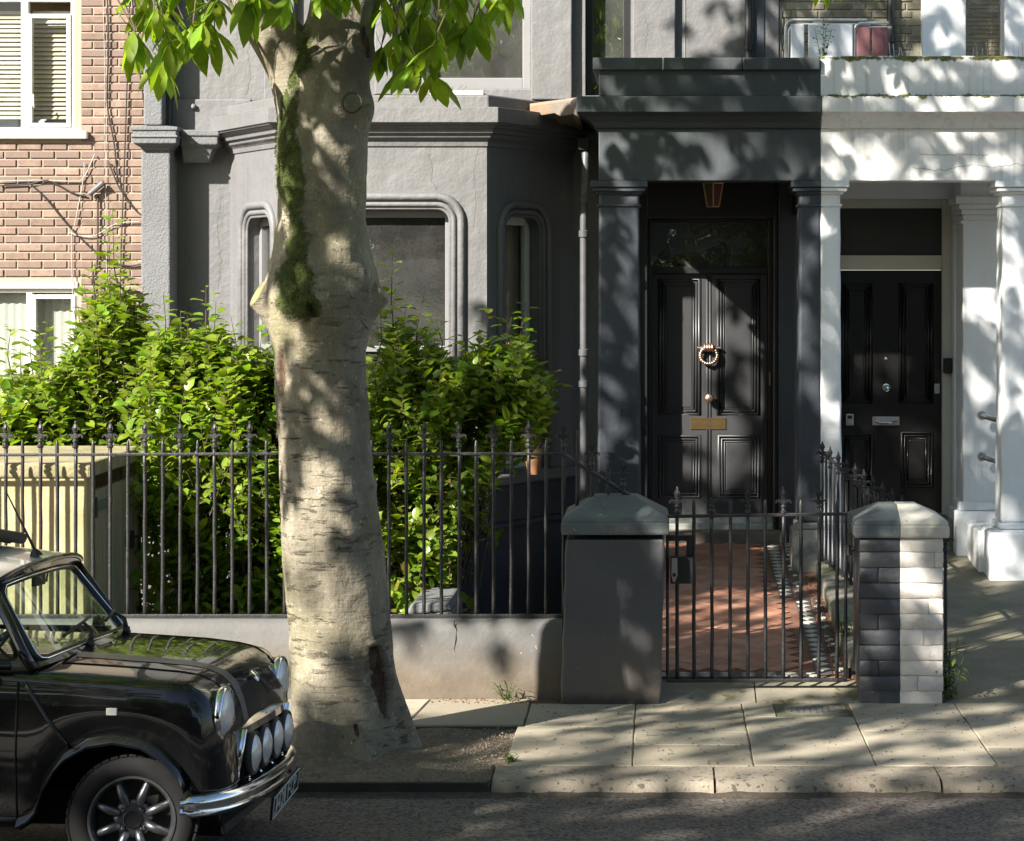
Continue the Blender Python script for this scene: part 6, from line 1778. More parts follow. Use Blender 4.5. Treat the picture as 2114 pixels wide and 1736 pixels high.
def make_shrub(label, base, env, Yc, dY, nshoot, seedv, n_parts, lower=None, leaders=()):
    """env: outline (px x, px y of the top at depth Yc); shoots rise from the base and end inside the outline"""
    r = random.Random(seedv)
    root = thing('shrub', label, 'shrub', base)
    exs = [e[0] for e in env]; eys = [e[1] for e in env]
    def top(x): return float(np.interp(x, exs, eys))
    mats = []; stems = MB()
    bpos = Vector(base)
    for s_ in range(nshoot):
        x = r.uniform(exs[0], exs[-1]); ty = top(x)
        bot = lower(x) if lower else 1280
        # shoots crowd towards the outline
        u = r.random() ** 1.6
        yv = ty + (bot - ty) * u * 0.98
        Y = Yc + r.uniform(-dY, dY) * (1 if u > 0.08 else 0.5)
        tip = P(x, yv, Y)
        tip = Vector((PX(x, Yc), Y, PZ(yv, Yc)))
        b0 = bpos + Vector((r.uniform(-.35, .35), r.uniform(-.2, .2), 0))
        ln = (tip - b0).length
        mid = b0.lerp(tip, 0.55) + Vector((r.uniform(-.12, .12), r.uniform(-.1, .1), 0.12 * ln))
        sp_ = smooth_path([b0, mid, tip], 7)
        if r.random() < 0.12: stems.tube(sp_[3:], [0.006 - 0.0045 * i / len(sp_[3:]) for i in range(len(sp_[3:]))], 4, cap=False)
        L = r.uniform(0.28, 0.5)
        d = (sp_[-1] - sp_[-4]).normalized()
        d = (d + Vector((r.uniform(-.5, .5), r.uniform(-.5, .5), r.uniform(-.1, .5)))).normalized() if u > 0.1 else (d * 0.4 + Vector((r.uniform(-.25, .25), r.uniform(-.3, .3), 0.9))).normalized()
        start = tip - d * L
        side0 = d.cross(Vector((r.uniform(-1, 1), r.uniform(-1, 1), 0.3))).normalized()
        stems.tube([start, start + d * L * .5 + side0 * .01, tip], [0.0035, 0.0025, 0.0012], 4, cap=False)
        nl = int(L / 0.028)
        for k in range(nl):
            t = k / nl
            p = start + d * (L * (t * 1.02))
            a = k * 2.4 + r.uniform(-.4, .4)
            rad = Matrix.Rotation(a, 3, d) @ side0
            ld = (rad + d * r.uniform(0.3, 1.0) + Vector((0, 0, r.uniform(-.25, .35)))).normalized()
            up = (Vector((0, 0, 1)) + d * 0.3 + Vector((r.uniform(-.6, .6), r.uniform(-.7, .3), 0))).normalized()
            sd = up.cross(ld)
            if sd.length < 0.1: continue
            sd.normalize(); nn = ld.cross(sd)
            sc_ = r.uniform(0.7, 1.25) * (0.75 if t > 0.85 else 1.0)
            mats.append((p, ld, sd, nn, sc_))
    for lx_, ly_, ln_ in leaders:
        tip = Vector((PX(lx_, Yc), Yc + r.uniform(-.25, .1), PZ(ly_, Yc)))
        d = Vector((r.uniform(-.14, .14), r.uniform(-.15, .1), 1)).normalized(); start = tip - d * ln_
        bend = Vector((r.uniform(-.04, .04), r.uniform(-.03, .03), 0))
        stems.tube([start, start + d * ln_ * .5 + bend, tip], [0.006, 0.004, 0.0015], 5, cap=False)
        side0 = d.cross(Vector((0.3, -1, 0))).normalized()
        for k in range(int(ln_ / 0.03)):
            t = (k + .5) / int(ln_ / 0.03); p = start.lerp(tip, t) + bend * (1 - abs(2 * t - 1))
            rad = Matrix.Rotation(k * 2.4 + r.uniform(-.3, .3), 3, d) @ side0
            for sx2 in range(2 if t < 0.6 else 1):
                pp = p + rad * (0.02 + 0.07 * sx2 * r.random())
                ld = (rad + d * r.uniform(0.2, 0.8)).normalized(); up = (d + Vector((r.uniform(-.4, .4), r.uniform(-.5, .3), .3))).normalized(); sd = up.cross(ld)
                if sd.length < .1: continue
                sd.normalize(); mats.append((pp, ld, sd, ld.cross(sd), r.uniform(.75, 1.15) * (0.6 if t > .9 else 1)))
    # the leaves nearest the street are parts of their own, the rest one mass
    order = sorted(range(len(mats)), key=lambda i: mats[i][0].y - 0.25 * mats[i][0].z + r.uniform(0, .7))
    front_ = set(order[:n_parts])
    vv = []; ff = []; n0 = 0; nvl = len(SLV)
    for i, (p, ld, sd, nn, sc_) in enumerate(mats):
        if i in front_: continue
        A = np.array([[ld.x, sd.x, nn.x], [ld.y, sd.y, nn.y], [ld.z, sd.z, nn.z]]) * sc_
        vv.append(SLV @ A.T + np.array(p)); 
        ff.extend([tuple(q + n0 for q in f) for f in SLF]); n0 += nvl
    me = bpy.data.meshes.new('foliage'); me.from_pydata(np.concatenate(vv).tolist(), [], ff); me.materials.append(mt['shrubleaf'])
    for p in me.polygons: p.use_smooth = True
    fo = mesh_obj('foliage', me, root); fo['kind'] = 'stuff'
    for i in front_:
        p, ld, sd, nn, sc_ = mats[i]
        mm = Matrix((ld, sd, nn)).transposed()
        mesh_obj('leaf', ME_SL, fo, p, mm.to_euler(), scale=(sc_, sc_, sc_))
    # main stems
    for k in range(7):
        x = r.uniform(exs[0] * .7 + exs[-1] * .3, exs[0] * .3 + exs[-1] * .7); tip = Vector((PX(x, Yc), Yc + r.uniform(-.3, .3), PZ(top(x) + 120, Yc)))
        b0 = bpos + Vector((r.uniform(-.3, .3), r.uniform(-.15, .15), -0.1))
        sp_ = smooth_path([b0, b0.lerp(tip, .5) + Vector((r.uniform(-.1, .1), 0, 0.1)), tip], 7)
        stems.tube(sp_, [0.018 - 0.014 * i / len(sp_) for i in range(len(sp_))], 6)
    st = stems.build('stems', mt['stem'], root)
    st['kind'] = 'stuff'
    return len(mats)
nA = make_shrub('tall bright green shrub rising to a point against the brick house', (PX(210, 15.6), 15.6, -0.1),
           [(-60, 790), (0, 840), (20, 760), (80, 770), (130, 745), (170, 670), (200, 610), (225, 570), (245, 550), (262, 570), (300, 620), (330, 690), (360, 720)], 15.6, 0.5, 470, 11, 150, lambda x: 955 if x < 290 else 1240,
           [(246, 436, .75), (268, 520, .5), (205, 545, .5), (160, 640, .4), (120, 662, .4), (78, 672, .35), (20, 672, .4), (180, 590, .45), (292, 590, .4), (232, 500, .5), (45, 720, .3)])
nB = make_shrub('dense leafy green shrub behind the railing left of the tree trunk', (PX(470, 15.1), 15.1, -0.1),
           [(285, 740), (310, 690), (340, 660), (375, 690), (400, 690), (425, 660), (450, 680), (480, 695), (520, 720), (545, 715), (600, 720), (660, 740)], 15.1, 0.65, 640, 12, 150, None,
           [(338, 602, .4), (425, 588, .5), (455, 622, .35), (375, 640, .35), (490, 650, .35), (310, 640, .35), (540, 672, .4), (400, 650, .3)])
nC = make_shrub('green shrub behind the railing right of the tree trunk reaching past the bay', (PX(860, 15.2), 15.2, -0.1),
           [(690, 790), (740, 750), (780, 715), (802, 680), (820, 650), (850, 680), (878, 670), (905, 715), (940, 740), (985, 710), (1008, 690), (1035, 715), (1062, 700), (1082, 690), (1098, 745), (1120, 770), (1136, 778)], 15.2, 0.6, 580, 13, 150,
           lambda x: float(np.interp(x, [690, 920, 960, 985, 1000, 1060, 1100, 1136], [1280, 1260, 1130, 1050, 980, 900, 840, 800])),
           [(815, 520, .65), (880, 610, .4), (1010, 634, .4), (1084, 624, .45), (1132, 758, .3), (790, 640, .4), (845, 630, .35), (960, 690, .3), (1055, 655, .35), (905, 660, .3)])

# ---------------------------------------------------------------- weeds
mt['weed'] = leaf_mat('weed_leaf', (0.06, 0.1, 0.02), (0.1, 0.15, 0.03), 0.4, 0.5)
def weed(label, base, n, h, spread, blade=0.05, wid=0.016, seedv=1, cat='weed', name='weed'):
    r = random.Random(seedv); root = thing(name, label, cat, base); b0 = Vector(base)
    g = MB(); s_ = MB()
    for k in range(n):
        q = r.uniform(0, 6.28); hh = h * r.uniform(0.4, 1); lean = spread * r.uniform(0.2, 1)
        tip = b0 + Vector((math.cos(q) * lean, math.sin(q) * lean * 0.6, hh)); bb = b0 + Vector((math.cos(q) * lean * .25, math.sin(q) * lean * .15, 0))
        s_.tube([bb, bb.lerp(tip, .5) + Vector((0, 0, hh * .08)), tip], 0.002, 4)
        for i in range(max(2, int(hh / 0.022))):
            p = bb.lerp(tip, (i + 1) / max(2, int(hh / 0.022))); a = r.uniform(0, 6.28)
            leaflet(g, p, Vector((math.cos(a), math.sin(a), r.uniform(-.2, .8))), Vector((0, 0, 1)), blade * r.uniform(.7, 1.2), wid * r.uniform(.8, 1.2), 0.3)
    g.build('leaves', mt['weed'], root)['kind'] = 'stuff'; s_.build('stems', mt['weed'], root)['kind'] = 'stuff'
weed('tall green weed growing against the white side of the gate pillar', (PX(1962, 13.0), 13.05, 0.08), 14, 0.36, 0.12, 0.08, 0.02, 3)
weed('grass tuft between the gravel and the paving slab', (PX(1052, 11.35), 11.35, 0.06), 22, 0.05, 0.05, 0.05, 0.006, 4)
weed('small grass tuft at the foot of the low wall near the grey pillar', (PX(1045, 13.0), 13.02, 0.075), 14, 0.1, 0.08, 0.06, 0.006, 5)
weed('small light green plant on the kerb beside the side railing', (PX(1745, 14.0), 14.05, path_z(14) + .1), 9, 0.12, 0.1, 0.05, 0.02, 6)
weed('spindly seedling growing on the porch roof beside the folded chairs', (PX(1700, 16.8), 16.85, 4.12), 5, 0.33, 0.1, 0.05, 0.022, 8)
weed('dry tuft of weeds on the ledge over the bay window', (PX(930, 17.3), 17.4, 3.9), 12, 0.1, 0.16, 0.03, 0.003, 9)

# ---------------------------------------------------------------- trees across the road and along it, out of view: they shade the street and show in the panes
mt['farleaf'] = leaf_mat('plane_tree_leaf', (0.06, 0.1, 0.015), (0.11, 0.16, 0.025), 0.45, 0.5)
def far_tree(label, x, y, z0, h, crown_c, radii, ncl, per, seedv, size=0.22):
    r = random.Random(seedv)
    root = thing('roadside_tree', label, 'tree', (x, y, z0))
    g = MB(); cc = Vector(crown_c)
    g.tube(smooth_path([(x, y, z0), (x + .05, y, z0 + h * .4), (cc.x, cc.y, cc.z - radii[2] * .2), (cc.x, cc.y, cc.z + radii[2] * .5)], 6), [0.24 - 0.18 * i / 18 for i in range(19)], 12)
    for k in range(9):
        q = r.uniform(0, 6.28); e = Vector((cc.x + math.cos(q) * radii[0] * .75, cc.y + math.sin(q) * radii[1] * .75, cc.z + r.uniform(-.4, .6) * radii[2]))
        s0 = Vector((cc.x, cc.y, cc.z - radii[2] * .5))
        g.tube(smooth_path([s0, s0.lerp(e, .5) + Vector((0, 0, .3)), e], 5), [0.09 - 0.07 * i / 10 for i in range(11)], 7)
    g.build('trunk', mt['bark'], root, smooth=True)
    g = MB()
    for k in range(ncl):
        d = Vector((r.gauss(0, 1), r.gauss(0, 1), r.gauss(0, 1))).normalized() * r.uniform(0.35, 1.0) ** 0.5
        c_ = cc + Vector((d.x * radii[0], d.y * radii[1], d.z * radii[2])); rad = r.uniform(0.35, 0.7)
        for _ in range(per):
            dd = Vector((r.gauss(0, 1), r.gauss(0, 1), r.gauss(0, .7))).normalized() * rad * r.uniform(.2, 1)
            dl = Vector((r.uniform(-1, 1), r.uniform(-1, 1), r.uniform(-1, .3))).normalized()
            leaflet(g, c_ + dd, dl, Vector((r.uniform(-.5, .5), r.uniform(-.5, .5), 1)), size, size * .7, 0.2)
    o = g.build('crown', mt['farleaf'], root); o['kind'] = 'stuff'
    return root
far_tree('leafy street tree on the far pavement to the left, shading the road', -7.0, 1.3, 0.1, 5, (-6.4, 2.7, 6.0), (3.4, 2.9, 2.0), 165, 24, 31)
far_tree('leafy street tree on the far pavement to the right', 7.5, 1.0, 0.1, 5, (7.0, 1.5, 6.0), (3.0, 2.6, 2.2), 150, 18, 32)
far_tree('second leafy garden tree before the houses across the road', 3.0, -5.0, 0.1, 5, (3.0, -5.0, 5.6), (3.4, 2.0, 3.0), 190, 18, 36)
far_tree('leafy garden tree before the houses across the road', -3.2, -4.6, 0.1, 5, (-3.2, -4.6, 5.9), (3.6, 2.2, 3.0), 230, 20, 33)
# ---------------------------------------------------------------- small black car at the kerb
CA = R(4.0)
car = thing('parked_car', 'small black vintage car with white roof and four round spotlights parked at the kerb', 'car', (-2.068, 9.74, road_z(9.74)), (-0.035, 0, -CA))
mt['carblack'] = M('black_car_paint', (0.0045, 0.0045, 0.005), 0.25, var=0.05, spots=[(75, 0.76, (0.07, 0.068, 0.062)), (5, 0.62, (0.009, 0.009, 0.0085))], bumps=((2.5, 0.03, 0.01),), coat=1.0, obj=True, spec=0.1)
mt['carwhite'] = M('white_car_paint', (0.62, 0.62, 0.6), 0.3, var=0.03, bumps=((2.5, 0.03, 0.01),), coat=0.8, obj=True)
mt['rubber'] = M('black_rubber', (0.016, 0.016, 0.017), 0.55, var=0.1, bumps=((120, 0.15, 0.002),), obj=True)
mt['tyre'] = M('tyre_rubber', (0.011, 0.011, 0.0115), 0.8, spec=0.12, var=0.2, scale=14, bumps=((120, 0.2, 0.003),), obj=True)
mt['alloy'] = M('grey_alloy', (0.12, 0.125, 0.135), 0.36, 0.85, var=0.12, scale=18, bumps=((160, 0.2, 0.002),), obj=True)
mt['stripe'] = M('satin_grey_stripe', (0.075, 0.075, 0.075), 0.35, var=0.05, bumps=(), obj=True)
mt['underside'] = plain('unlit_underside', (0.012, 0.011, 0.01), 0.9, spec=0.1)
mt['carglass'] = glass_mat('car_glass', (0.78, 0.86, 0.8), 1.5, 0.03)
mt['lens'] = None
m, nt, b = new_mat('ribbed_lamp_glass')
v = pos_node(nt, (1, 1, 1), True)
wv_ = nd(nt, 'ShaderNodeTexWave'); wv_.inputs['Scale'].default_value = 30; wv_.bands_direction = 'Y'; nt.links.new(v, wv_.inputs['Vector'])
nt.links.new(ramp(nt, noise_node(nt, v, 9, 3), [(0.3, (0.5, 0.51, 0.53)), (0.7, (0.68, 0.69, 0.7))]), b.inputs['Base Color'])
b.inputs['Metallic'].default_value = 0.35; b.inputs['Roughness'].default_value = 0.3; b.inputs['Coat Weight'].default_value = 1.0; b.inputs['Coat Roughness'].default_value = 0.02
bump(nt, b, [(wv_.outputs['Fac'], 0.35, 0.004)])
mt['lens'] = m
ip = lambda x, t: float(np.interp(x, [a for a, _ in t], [b_ for _, b_ in t]))
Wt = [(-2.52, .50), (-2.46, .59), (-2.3, .655), (-1.8, .69), (-1, .70), (0, .70), (.15, .692), (.24, .672), (.30, .64), (.34, .59), (.365, .52), (.375, .46)]
ZS = [(-2.52, .60), (-2.4, .76), (-2.2, .82), (-1.8, .845), (-1, .85), (-.45, .835), (-.2, .825), (0, .815), (.15, .80), (.22, .785), (.28, .75), (.32, .70), (.35, .65), (.375, .57)]
ZT = [(-2.52, .62), (-2.4, .80), (-2.2, .87), (-1.0, .90), (-.45, .89), (-.3, .882), (0, .862), (.15, .842), (.22, .828), (.28, .803), (.32, .768), (.35, .705), (.375, .585)]
ARCH = [(-.444, .262), (-.40, .285), (-.368, .32), (-.335, .415), (-.291, .488), (-.251, .532), (-.16, .586), (-.051, .604), (.058, .586), (.131, .543), (.204, .466), (.229, .408), (.25, .33)]
def zbot(x):
    if -.444 <= x <= .25: return ip(x, ARCH) - 0.02
    if x > .25: return 0.30
    rx = -2.04
    if abs(x - rx) < .33: return .26 + math.sqrt(max(0, .33 ** 2 - (x - rx) ** 2))
    return .242
def half_section(x):
    w_, s_, t_, b_ = ip(x, Wt), ip(x, ZS), ip(x, ZT), zbot(x)
    hi = s_ - .06
    pts = [(w_ * k, b_ + (hi - b_) * q) for q, k in ((0, .955), (.15, .975), (.35, .99), (.55, 1.0), (.75, .997), (.92, .985))]
    pts += [(w_ * .968, s_ - .032), (w_ * .935, s_ - .01), (w_ * .885, s_ + .004), (w_ * .82, s_ + .012)]
    for f, q in ((.70, .36), (.56, .62), (.42, .80), (.28, .91), (.14, .975), (0, 1)): pts.append((w_ * f, s_ + .012 + (t_ - s_ - .012) * q))
    return pts
g = MB(); rings = []
xst = [-2.52, -2.5, -2.46, -2.42] + [-2.38 + .02 * k for k in range(138)]
xst = [x for x in xst if x < .375] + [.375]
for x in xst:
    hs = half_section(x)
    rings.append([(x, -y, z) for y, z in hs] + [(x, y, z) for y, z in hs[-2::-1]])
g.loft(rings, cap=True, closed=False)
body = g.build('body', mt['carblack'], car, smooth=True, inv=False, angle=55)
def cpart(g, name, mat, parent=None, **kw): return g.build(name, mat, parent or car, inv=(False), **kw)
g = MB(); g.box(-2.4, .33, -.5, .5, .20, .34); g.box(-2.3, -.46, -.64, .64, .2, .26); g.box(-.5, .3, -.44, .44, .3, .56); g.box(-2.4, -1.7, -.44, .44, .3, .6); cpart(g, 'underbody', mt['underside'])
# flares round the front and rear wheels
for s_ in (-1, 1):
    g = MB(); rings = []
    for x, z in ARCH[:-1]:
        wv2 = ip(x, Wt) * s_
        rings.append([(x, wv2 * .93, z - .03), (x, wv2 * .97, z + .006), (x, wv2 * 1.03, z - .004), (x, wv2 * 1.055, z - .03), (x, wv2 * 1.05, z - .04), (x, wv2 * .98, z - .036)])
    g.loft(rings); cpart(g, 'wheel_arch', mt['carblack'], smooth=True, angle=50)
    g = MB(); rings = []
    for k in range(19):
        q = math.pi * k / 18; x = -2.04 + .335 * math.cos(q); z = .26 + .335 * math.sin(q); wv2 = ip(x, Wt) * s_
        rings.append([(x, wv2 * .95, z - .02), (x, wv2 * .99, z + .01), (x, wv2 * 1.05, z - .004), (x, wv2 * 1.05, z - .02)])
    g.loft(rings); cpart(g, 'wheel_arch', mt['carblack'], smooth=True, angle=50)
    g = MB(); g.tube([(-.46, s_ * .672, .252), (-1.7, s_ * .672, .252)], .012, 8); cpart(g, 'sill_trim', mt['alloy'], smooth=True)
    # panel seams: door edge, A-panel seam, wing-front seam
    def seam(pts, r=.004, mat=None, name='panel_seam'):
        g = MB(); g.tube(pts, r, 6); cpart(g, name, mat or mt['underside'], smooth=True)
    def on_side(x, z, o=.001):
        hs = half_section(x)
        for (y0, z0), (y1, z1) in zip(hs[:-1], hs[1:]):
            if z0 <= z <= z1: t = (z - z0) / (z1 - z0 + 1e-9); return (x, s_ * (y0 + (y1 - y0) * t + o), z)
        return (x, s_ * (hs[0][0] + o), z)
    seam([on_side(-.458, z) for z in np.linspace(.26, .80, 14)], .0045)
    g = MB(); g.tube([on_side(-.43 + .19 * t, .80 - .265 * t, .004) for t in np.linspace(0, 1, 12)], .008, 8); cpart(g, 'wing_seam', mt['carblack'], smooth=True)
    g = MB(); g.box(-.09, -.045, s_ * .699 - .008, s_ * .699 + .008, .675, .705); cpart(g, 'side_repeater', plain('clear_repeater', (.4, .4, .38), .2), bevel=.004)
# bonnet edge seams and the grey stripe
def on_top(x, y, o=.002):
    hs = half_section(x)
    for (y0, z0), (y1, z1) in zip(hs[:-1], hs[1:]):
        if y1 <= abs(y) <= y0 and z0 > .5: t = (abs(y) - y0) / (y1 - y0 - 1e-9); return Vector((x, y, z0 + (z1 - z0) * t + o))
    return Vector((x, y, hs[-1][1] + o))
for s_ in (-1, 1):
    g = MB(); g.tube([on_top(x, s_ * (.50 - .1 * max(0, x / .37) ** 2), .0005) for x in np.linspace(-.34, .35, 24)], .004, 6); cpart(g, 'bonnet_seam', mt['underside'], smooth=True)
    if s_ > 0: continue
    g = MB(); rings = [[on_top(x, s_ * (.30 - .06 * max(0, x) / .37), .002), on_top(x, s_ * (.40 - .09 * max(0, x) / .37), .002)] for x in np.linspace(-.32, .372, 40)]
    g.loft(rings, cap=False, closed=False); cpart(g, 'bonnet_stripe', mt['stripe'], smooth=True)
g = MB(); g.tube([on_top(-.335 - .0 * abs(y), y, .001) for y in np.linspace(-.5, .5, 20)], .005, 6); cpart(g, 'bonnet_seam', mt['underside'], smooth=True)

# wheels
def wheel(cx_, cy_, side, steer):
    root = bpy.data.objects.new('wheel', None); COL.objects.link(root); root.parent = car
    root.location = (cx_, cy_, .258); root.rotation_euler = (0, 0, steer); root.empty_display_size = .1
    ax = (0, side, 0)     # outward
    g = MB(); R_ = .258
    prof = [(.165, -.085), (.185, -.092), (.225, -.09), (.246, -.078), (R_, -.055), (R_ + .002, 0), (R_, .055), (.248, .076), (.232, .088), (.205, .094), (.183, .09), (.172, .08), (.166, .07)]
    g.lathe(prof, (0, 0, 0), ax, n=64, cap=False); g.build('tyre', mt['tyre'], root, smooth=True, inv=False, angle=40)
    g = MB()
    for k in range(44):
        q = 2 * math.pi * k / 44
        for h0 in (.056, -.056):
            c_ = Vector((math.cos(q) * (R_ - .004), side * h0, math.sin(q) * (R_ - .004)))
            t = Vector((-math.sin(q), 0, math.cos(q))); rd = Vector((math.cos(q), 0, math.sin(q)))
            g.obox(c_, t * .0145, Vector((0, .022, 0)) + rd * -.002, rd * .0045)
    g.build('tread_blocks', mt['tyre'], root, inv=False)['kind'] = 'stuff'
    g = MB(); g.lathe([(.168, .078), (.176, .084), (.174, .09), (.166, .09), (.158, .078), (.15, .05), (.148, -.06), (.158, -.08)], (0, 0, 0), ax, n=48, cap=False)
    g.build('rim', mt['alloy'], root, smooth=True, inv=False, angle=40)
    g = MB(); g.lathe([(.0, .0), (.147, .0)], (0, 0, 0), ax, n=32, cap=False); g.build('brake_disc', M('dark_brake_disc', (.03, .028, .026), .6, .4, obj=True), root, inv=False)
    g = MB(); g.lathe([(.085, .03), (.078, .052), (.062, .058), (.0, .058)], (0, 0, 0), ax, n=8, cap=False); g.build('hub', mt['alloy'], root, inv=False, bevel=.004)
    g = MB(); g.lathe([(.036, .056), (.038, .064), (.034, .066), (.032, .062), (.0, .062)], (0, 0, 0), ax, n=24, cap=False); g.build('centre_cap', mt['dark'], root, smooth=True, inv=False, angle=40)
    for k in range(8):
        q = R(22.5 + 45 * k); rd = Vector((math.cos(q), 0, math.sin(q)))
        pts = [rd * .055 + Vector((0, side * .042, 0)), rd * .085 + Vector((0, side * .062, 0)), rd * .115 + Vector((0, side * .064, 0)), rd * .152 + Vector((0, side * .05, 0))]
        g = MB(); g.tube(smooth_path(pts, 4), [.013, .017, .0185, .019, .019, .019, .019, .018, .018, .017, .016, .016, .016], 10); g.build('spoke', mt['alloy'], root, smooth=True, inv=False)
    for k in range(4):
        q = R(45 + 90 * k); c_ = Vector((math.cos(q) * .053, 0, math.sin(q) * .053))
        g = MB(); g.lathe([(.0125, .05), (.0125, .062), (.008, .072), (.0, .073)], c_, ax, n=6, cap=False); g.build('wheel_nut', mt['chrome'], root, inv=False)
for cx_, st_ in ((0.0, R(9)), (-2.04, 0)):
    for s_ in (-1, 1): wheel(cx_, s_ * .60, s_, st_)

# lamps
def lamp(name, c, r, depth, ring_mat, lens_mat, bowl_mat, back=.0):
    c = Vector(c)
    g = MB(); g.lathe([(r * .75, -depth), (r * .96, -depth * .5), (r * 1.0, -.012), (r * 1.0, 0)], c, (1, 0, 0), n=28); o = cpart(g, name, bowl_mat, smooth=True, angle=50)
    g = MB(); g.lathe([(r * .985, -.02), (r * 1.05, -.014), (r * 1.065, 0), (r * 1.02, .012), (r * .94, .014), (r * .92, .006)], c, (1, 0, 0), n=32, cap=False); g.build('rim', ring_mat, o, smooth=True, inv=False)
    g = MB(); g.lathe([(r * .94, .005), (r * .8, .016), (r * .5, .026), (r * .2, .03), (0, .0305)], c, (1, 0, 0), n=28, cap=False); g.build('lens', lens_mat, o, smooth=True, inv=False)
    return o
for s_ in (-1, 1): lamp('headlight', (.335, s_ * .485, .648), .113, .2, mt['chrome'], mt['lens'], mt['carblack'])
for y in (-.29, -.10, .10, .29):
    lamp('spotlight', (.405, y, .465), .085, .05, mt['rubber'], mt['lens'], mt['rubber'])
    g = MB(); g.tube([(.39, y, .40), (.385, y, .36), (.4, y + .01, .34)], .008, 6); cpart(g, 'spotlight_bracket', mt['chrome'])
# grille, chrome moustache, trims
g = MB(); g.box(.34, .381, -.37, .37, .31, .56); gr = cpart(g, 'grille', mt['underside'])
for k in range(6):
    zz = .335 + k * .036
    g = MB(); g.tube([(.383, -.36, zz), (.392, 0, zz), (.383, .36, zz)], .0065, 6); g.build('grille_bar', mt['dark'], gr, inv=False)
g = MB(); rings = []
for t in np.linspace(-1, 1, 17):
    x = .405 - .03 * t * t; y = .37 * t; dz = -.012 * t * t
    rings.append([(x - .03, y, .55 + dz), (x, y, .55 + dz), (x + .012, y, .562 + dz), (x + .008, y, .59 + dz), (x - .03, y, .602 + dz)])
g.loft(rings); cpart(g, 'grille_surround', mt['chrome'], smooth=True, angle=40)
g = MB(); g.tube([(.388 - .02 * t * t, .36 * t, .535 - .01 * t * t) for t in np.linspace(-1, 1, 13)], .009, 8); cpart(g, 'grille_surround', mt['chrome'], smooth=True)
for s_ in (-1, 1):
    g = MB(); g.tube([(.385, s_ * .375, .575), (.375, s_ * .40, .48), (.36, s_ * .415, .37)], [.016, .018, .014], 8, squash=.6); cpart(g, 'grille_surround', mt['chrome'], smooth=True)
    g = MB(); g.lathe([(.034, 0), (.034, .02), (.026, .035), (.0, .038)], (.335, s_ * .47, .40), (1, 0, 0), n=16); cpart(g, 'indicator', plain('cloudy_indicator_lens', (.5, .42, .28), .3), smooth=True, angle=50)
# bumper
pl = [(.21, -.69), (.25, -.675), (.31, -.63), (.365, -.52), (.405, -.3), (.42, 0), (.405, .3), (.365, .52), (.31, .63), (.25, .675), (.21, .69)]
pl = [(p[0], p[1]) for p in smooth_path([(a, b_, 0) for a, b_ in pl], 4)]
g = MB(); rings = []
for i, p in enumerate(pl):
    q0, q1 = Vector(pl[max(i - 1, 0)]), Vector(pl[min(i + 1, len(pl) - 1)]); d = (q1 - q0).normalized(); n2 = Vector((d.y, -d.x))
    e = 1 if 2 < i < len(pl) - 3 else .75
    rings.append([(p[0] + n2.x * o, p[1] + n2.y * o, .315 + z * e) for o, z in ((.0, -.045), (.02, -.043), (.034, -.025), (.028, -.008), (.036, .012), (.03, .034), (.01, .045), (.0, .045))])
g.loft(rings); bmp = cpart(g, 'bumper', mt['chrome'], smooth=True, angle=50)
for s_ in (-1, 1):
    g = MB(); g.box(.3, .41, s_ * .3 - .02, s_ * .3 + .02, .26, .33); g.build('bumper_bracket', mt['underside'], bmp, inv=False)
g = MB(); g.prism([(-.55, .3), (.5, .3), (.42, .17), (-.45, .15)], lambda u, v_, d: (d, u, v_), .2, .33); cpart(g, 'front_valance', mt['carblack'], bevel=.01)
# number plate, hanging a little askew under the bumper
pm = Matrix.Translation((.45, .09, .228)) @ Matrix.Rotation(R(6), 4, 'X') @ Matrix.Rotation(R(6), 4, 'Y')
g = MB(); g.box(-.006, .004, -.235, .235, -.05, .05); g.v = [tuple(pm @ Vector(q)) for q in g.v]
plate = cpart(g, 'number_plate', plain('black_number_plate', (.008, .008, .008), .6, spec=.2), bevel=.003)
mt['silver'] = plain('silver_letters', (.4, .4, .39), .5, .1)
g = MB(); g.tube([pm @ Vector((.006, a, b_)) for a, b_ in ((-.229, -.044), (.229, -.044), (.229, .044), (-.229, .044))], .0035, 5, closed=True); g.build('plate_border', mt['silver'], plate, inv=False)
def glyph(ch):
    fc = bpy.data.curves.new('glyph', 'FONT'); fc.body = ch; fc.size = .105; fc.extrude = .0015
    fo = bpy.data.objects.new('glyph', fc); COL.objects.link(fo)
    dg = bpy.context.evaluated_depsgraph_get(); dg.update()
    tm = bpy.data.meshes.new_from_object(fo.evaluated_get(dg)); bpy.data.objects.remove(fo)
    return tm
u0 = -.2075
for ch in 'J421 FCP':
    if ch == ' ': u0 += .030; continue
    tm = glyph(ch); tm.name = 'plate_character'
    xa = min(v_.co.x for v_ in tm.vertices); xb = max(v_.co.x for v_ in tm.vertices); ya = min(v_.co.y for v_ in tm.vertices); yb = max(v_.co.y for v_ in tm.vertices)
    wd = .026 if ch == '1' else .046
    for v_ in tm.vertices:
        v_.co = pm @ Vector((.0055 + v_.co.z, u0 + (v_.co.x - xa) / (xb - xa) * wd, ((v_.co.y - ya) / (yb - ya) - .5) * .07))
    tm.materials.append(mt['silver'])
    mesh_obj('plate_character', tm, plate, inv=False)
    u0 += wd + .0105
# badge on the bonnet nose
bp = on_top(.335, 0, .008)
g = MB(); g.lathe([(.03, 0), (.03, .006), (.02, .01)], bp, (.8, 0, .6), n=16)
for s_ in (-1, 1): g.obox(bp + Vector((.004, s_ * .05, .002)), Vector((.006, 0, -.006)), Vector((0, .024, 0)), Vector((.004, 0, .004)))
cpart(g, 'bonnet_badge', mt['chrome'], smooth=True, angle=40)

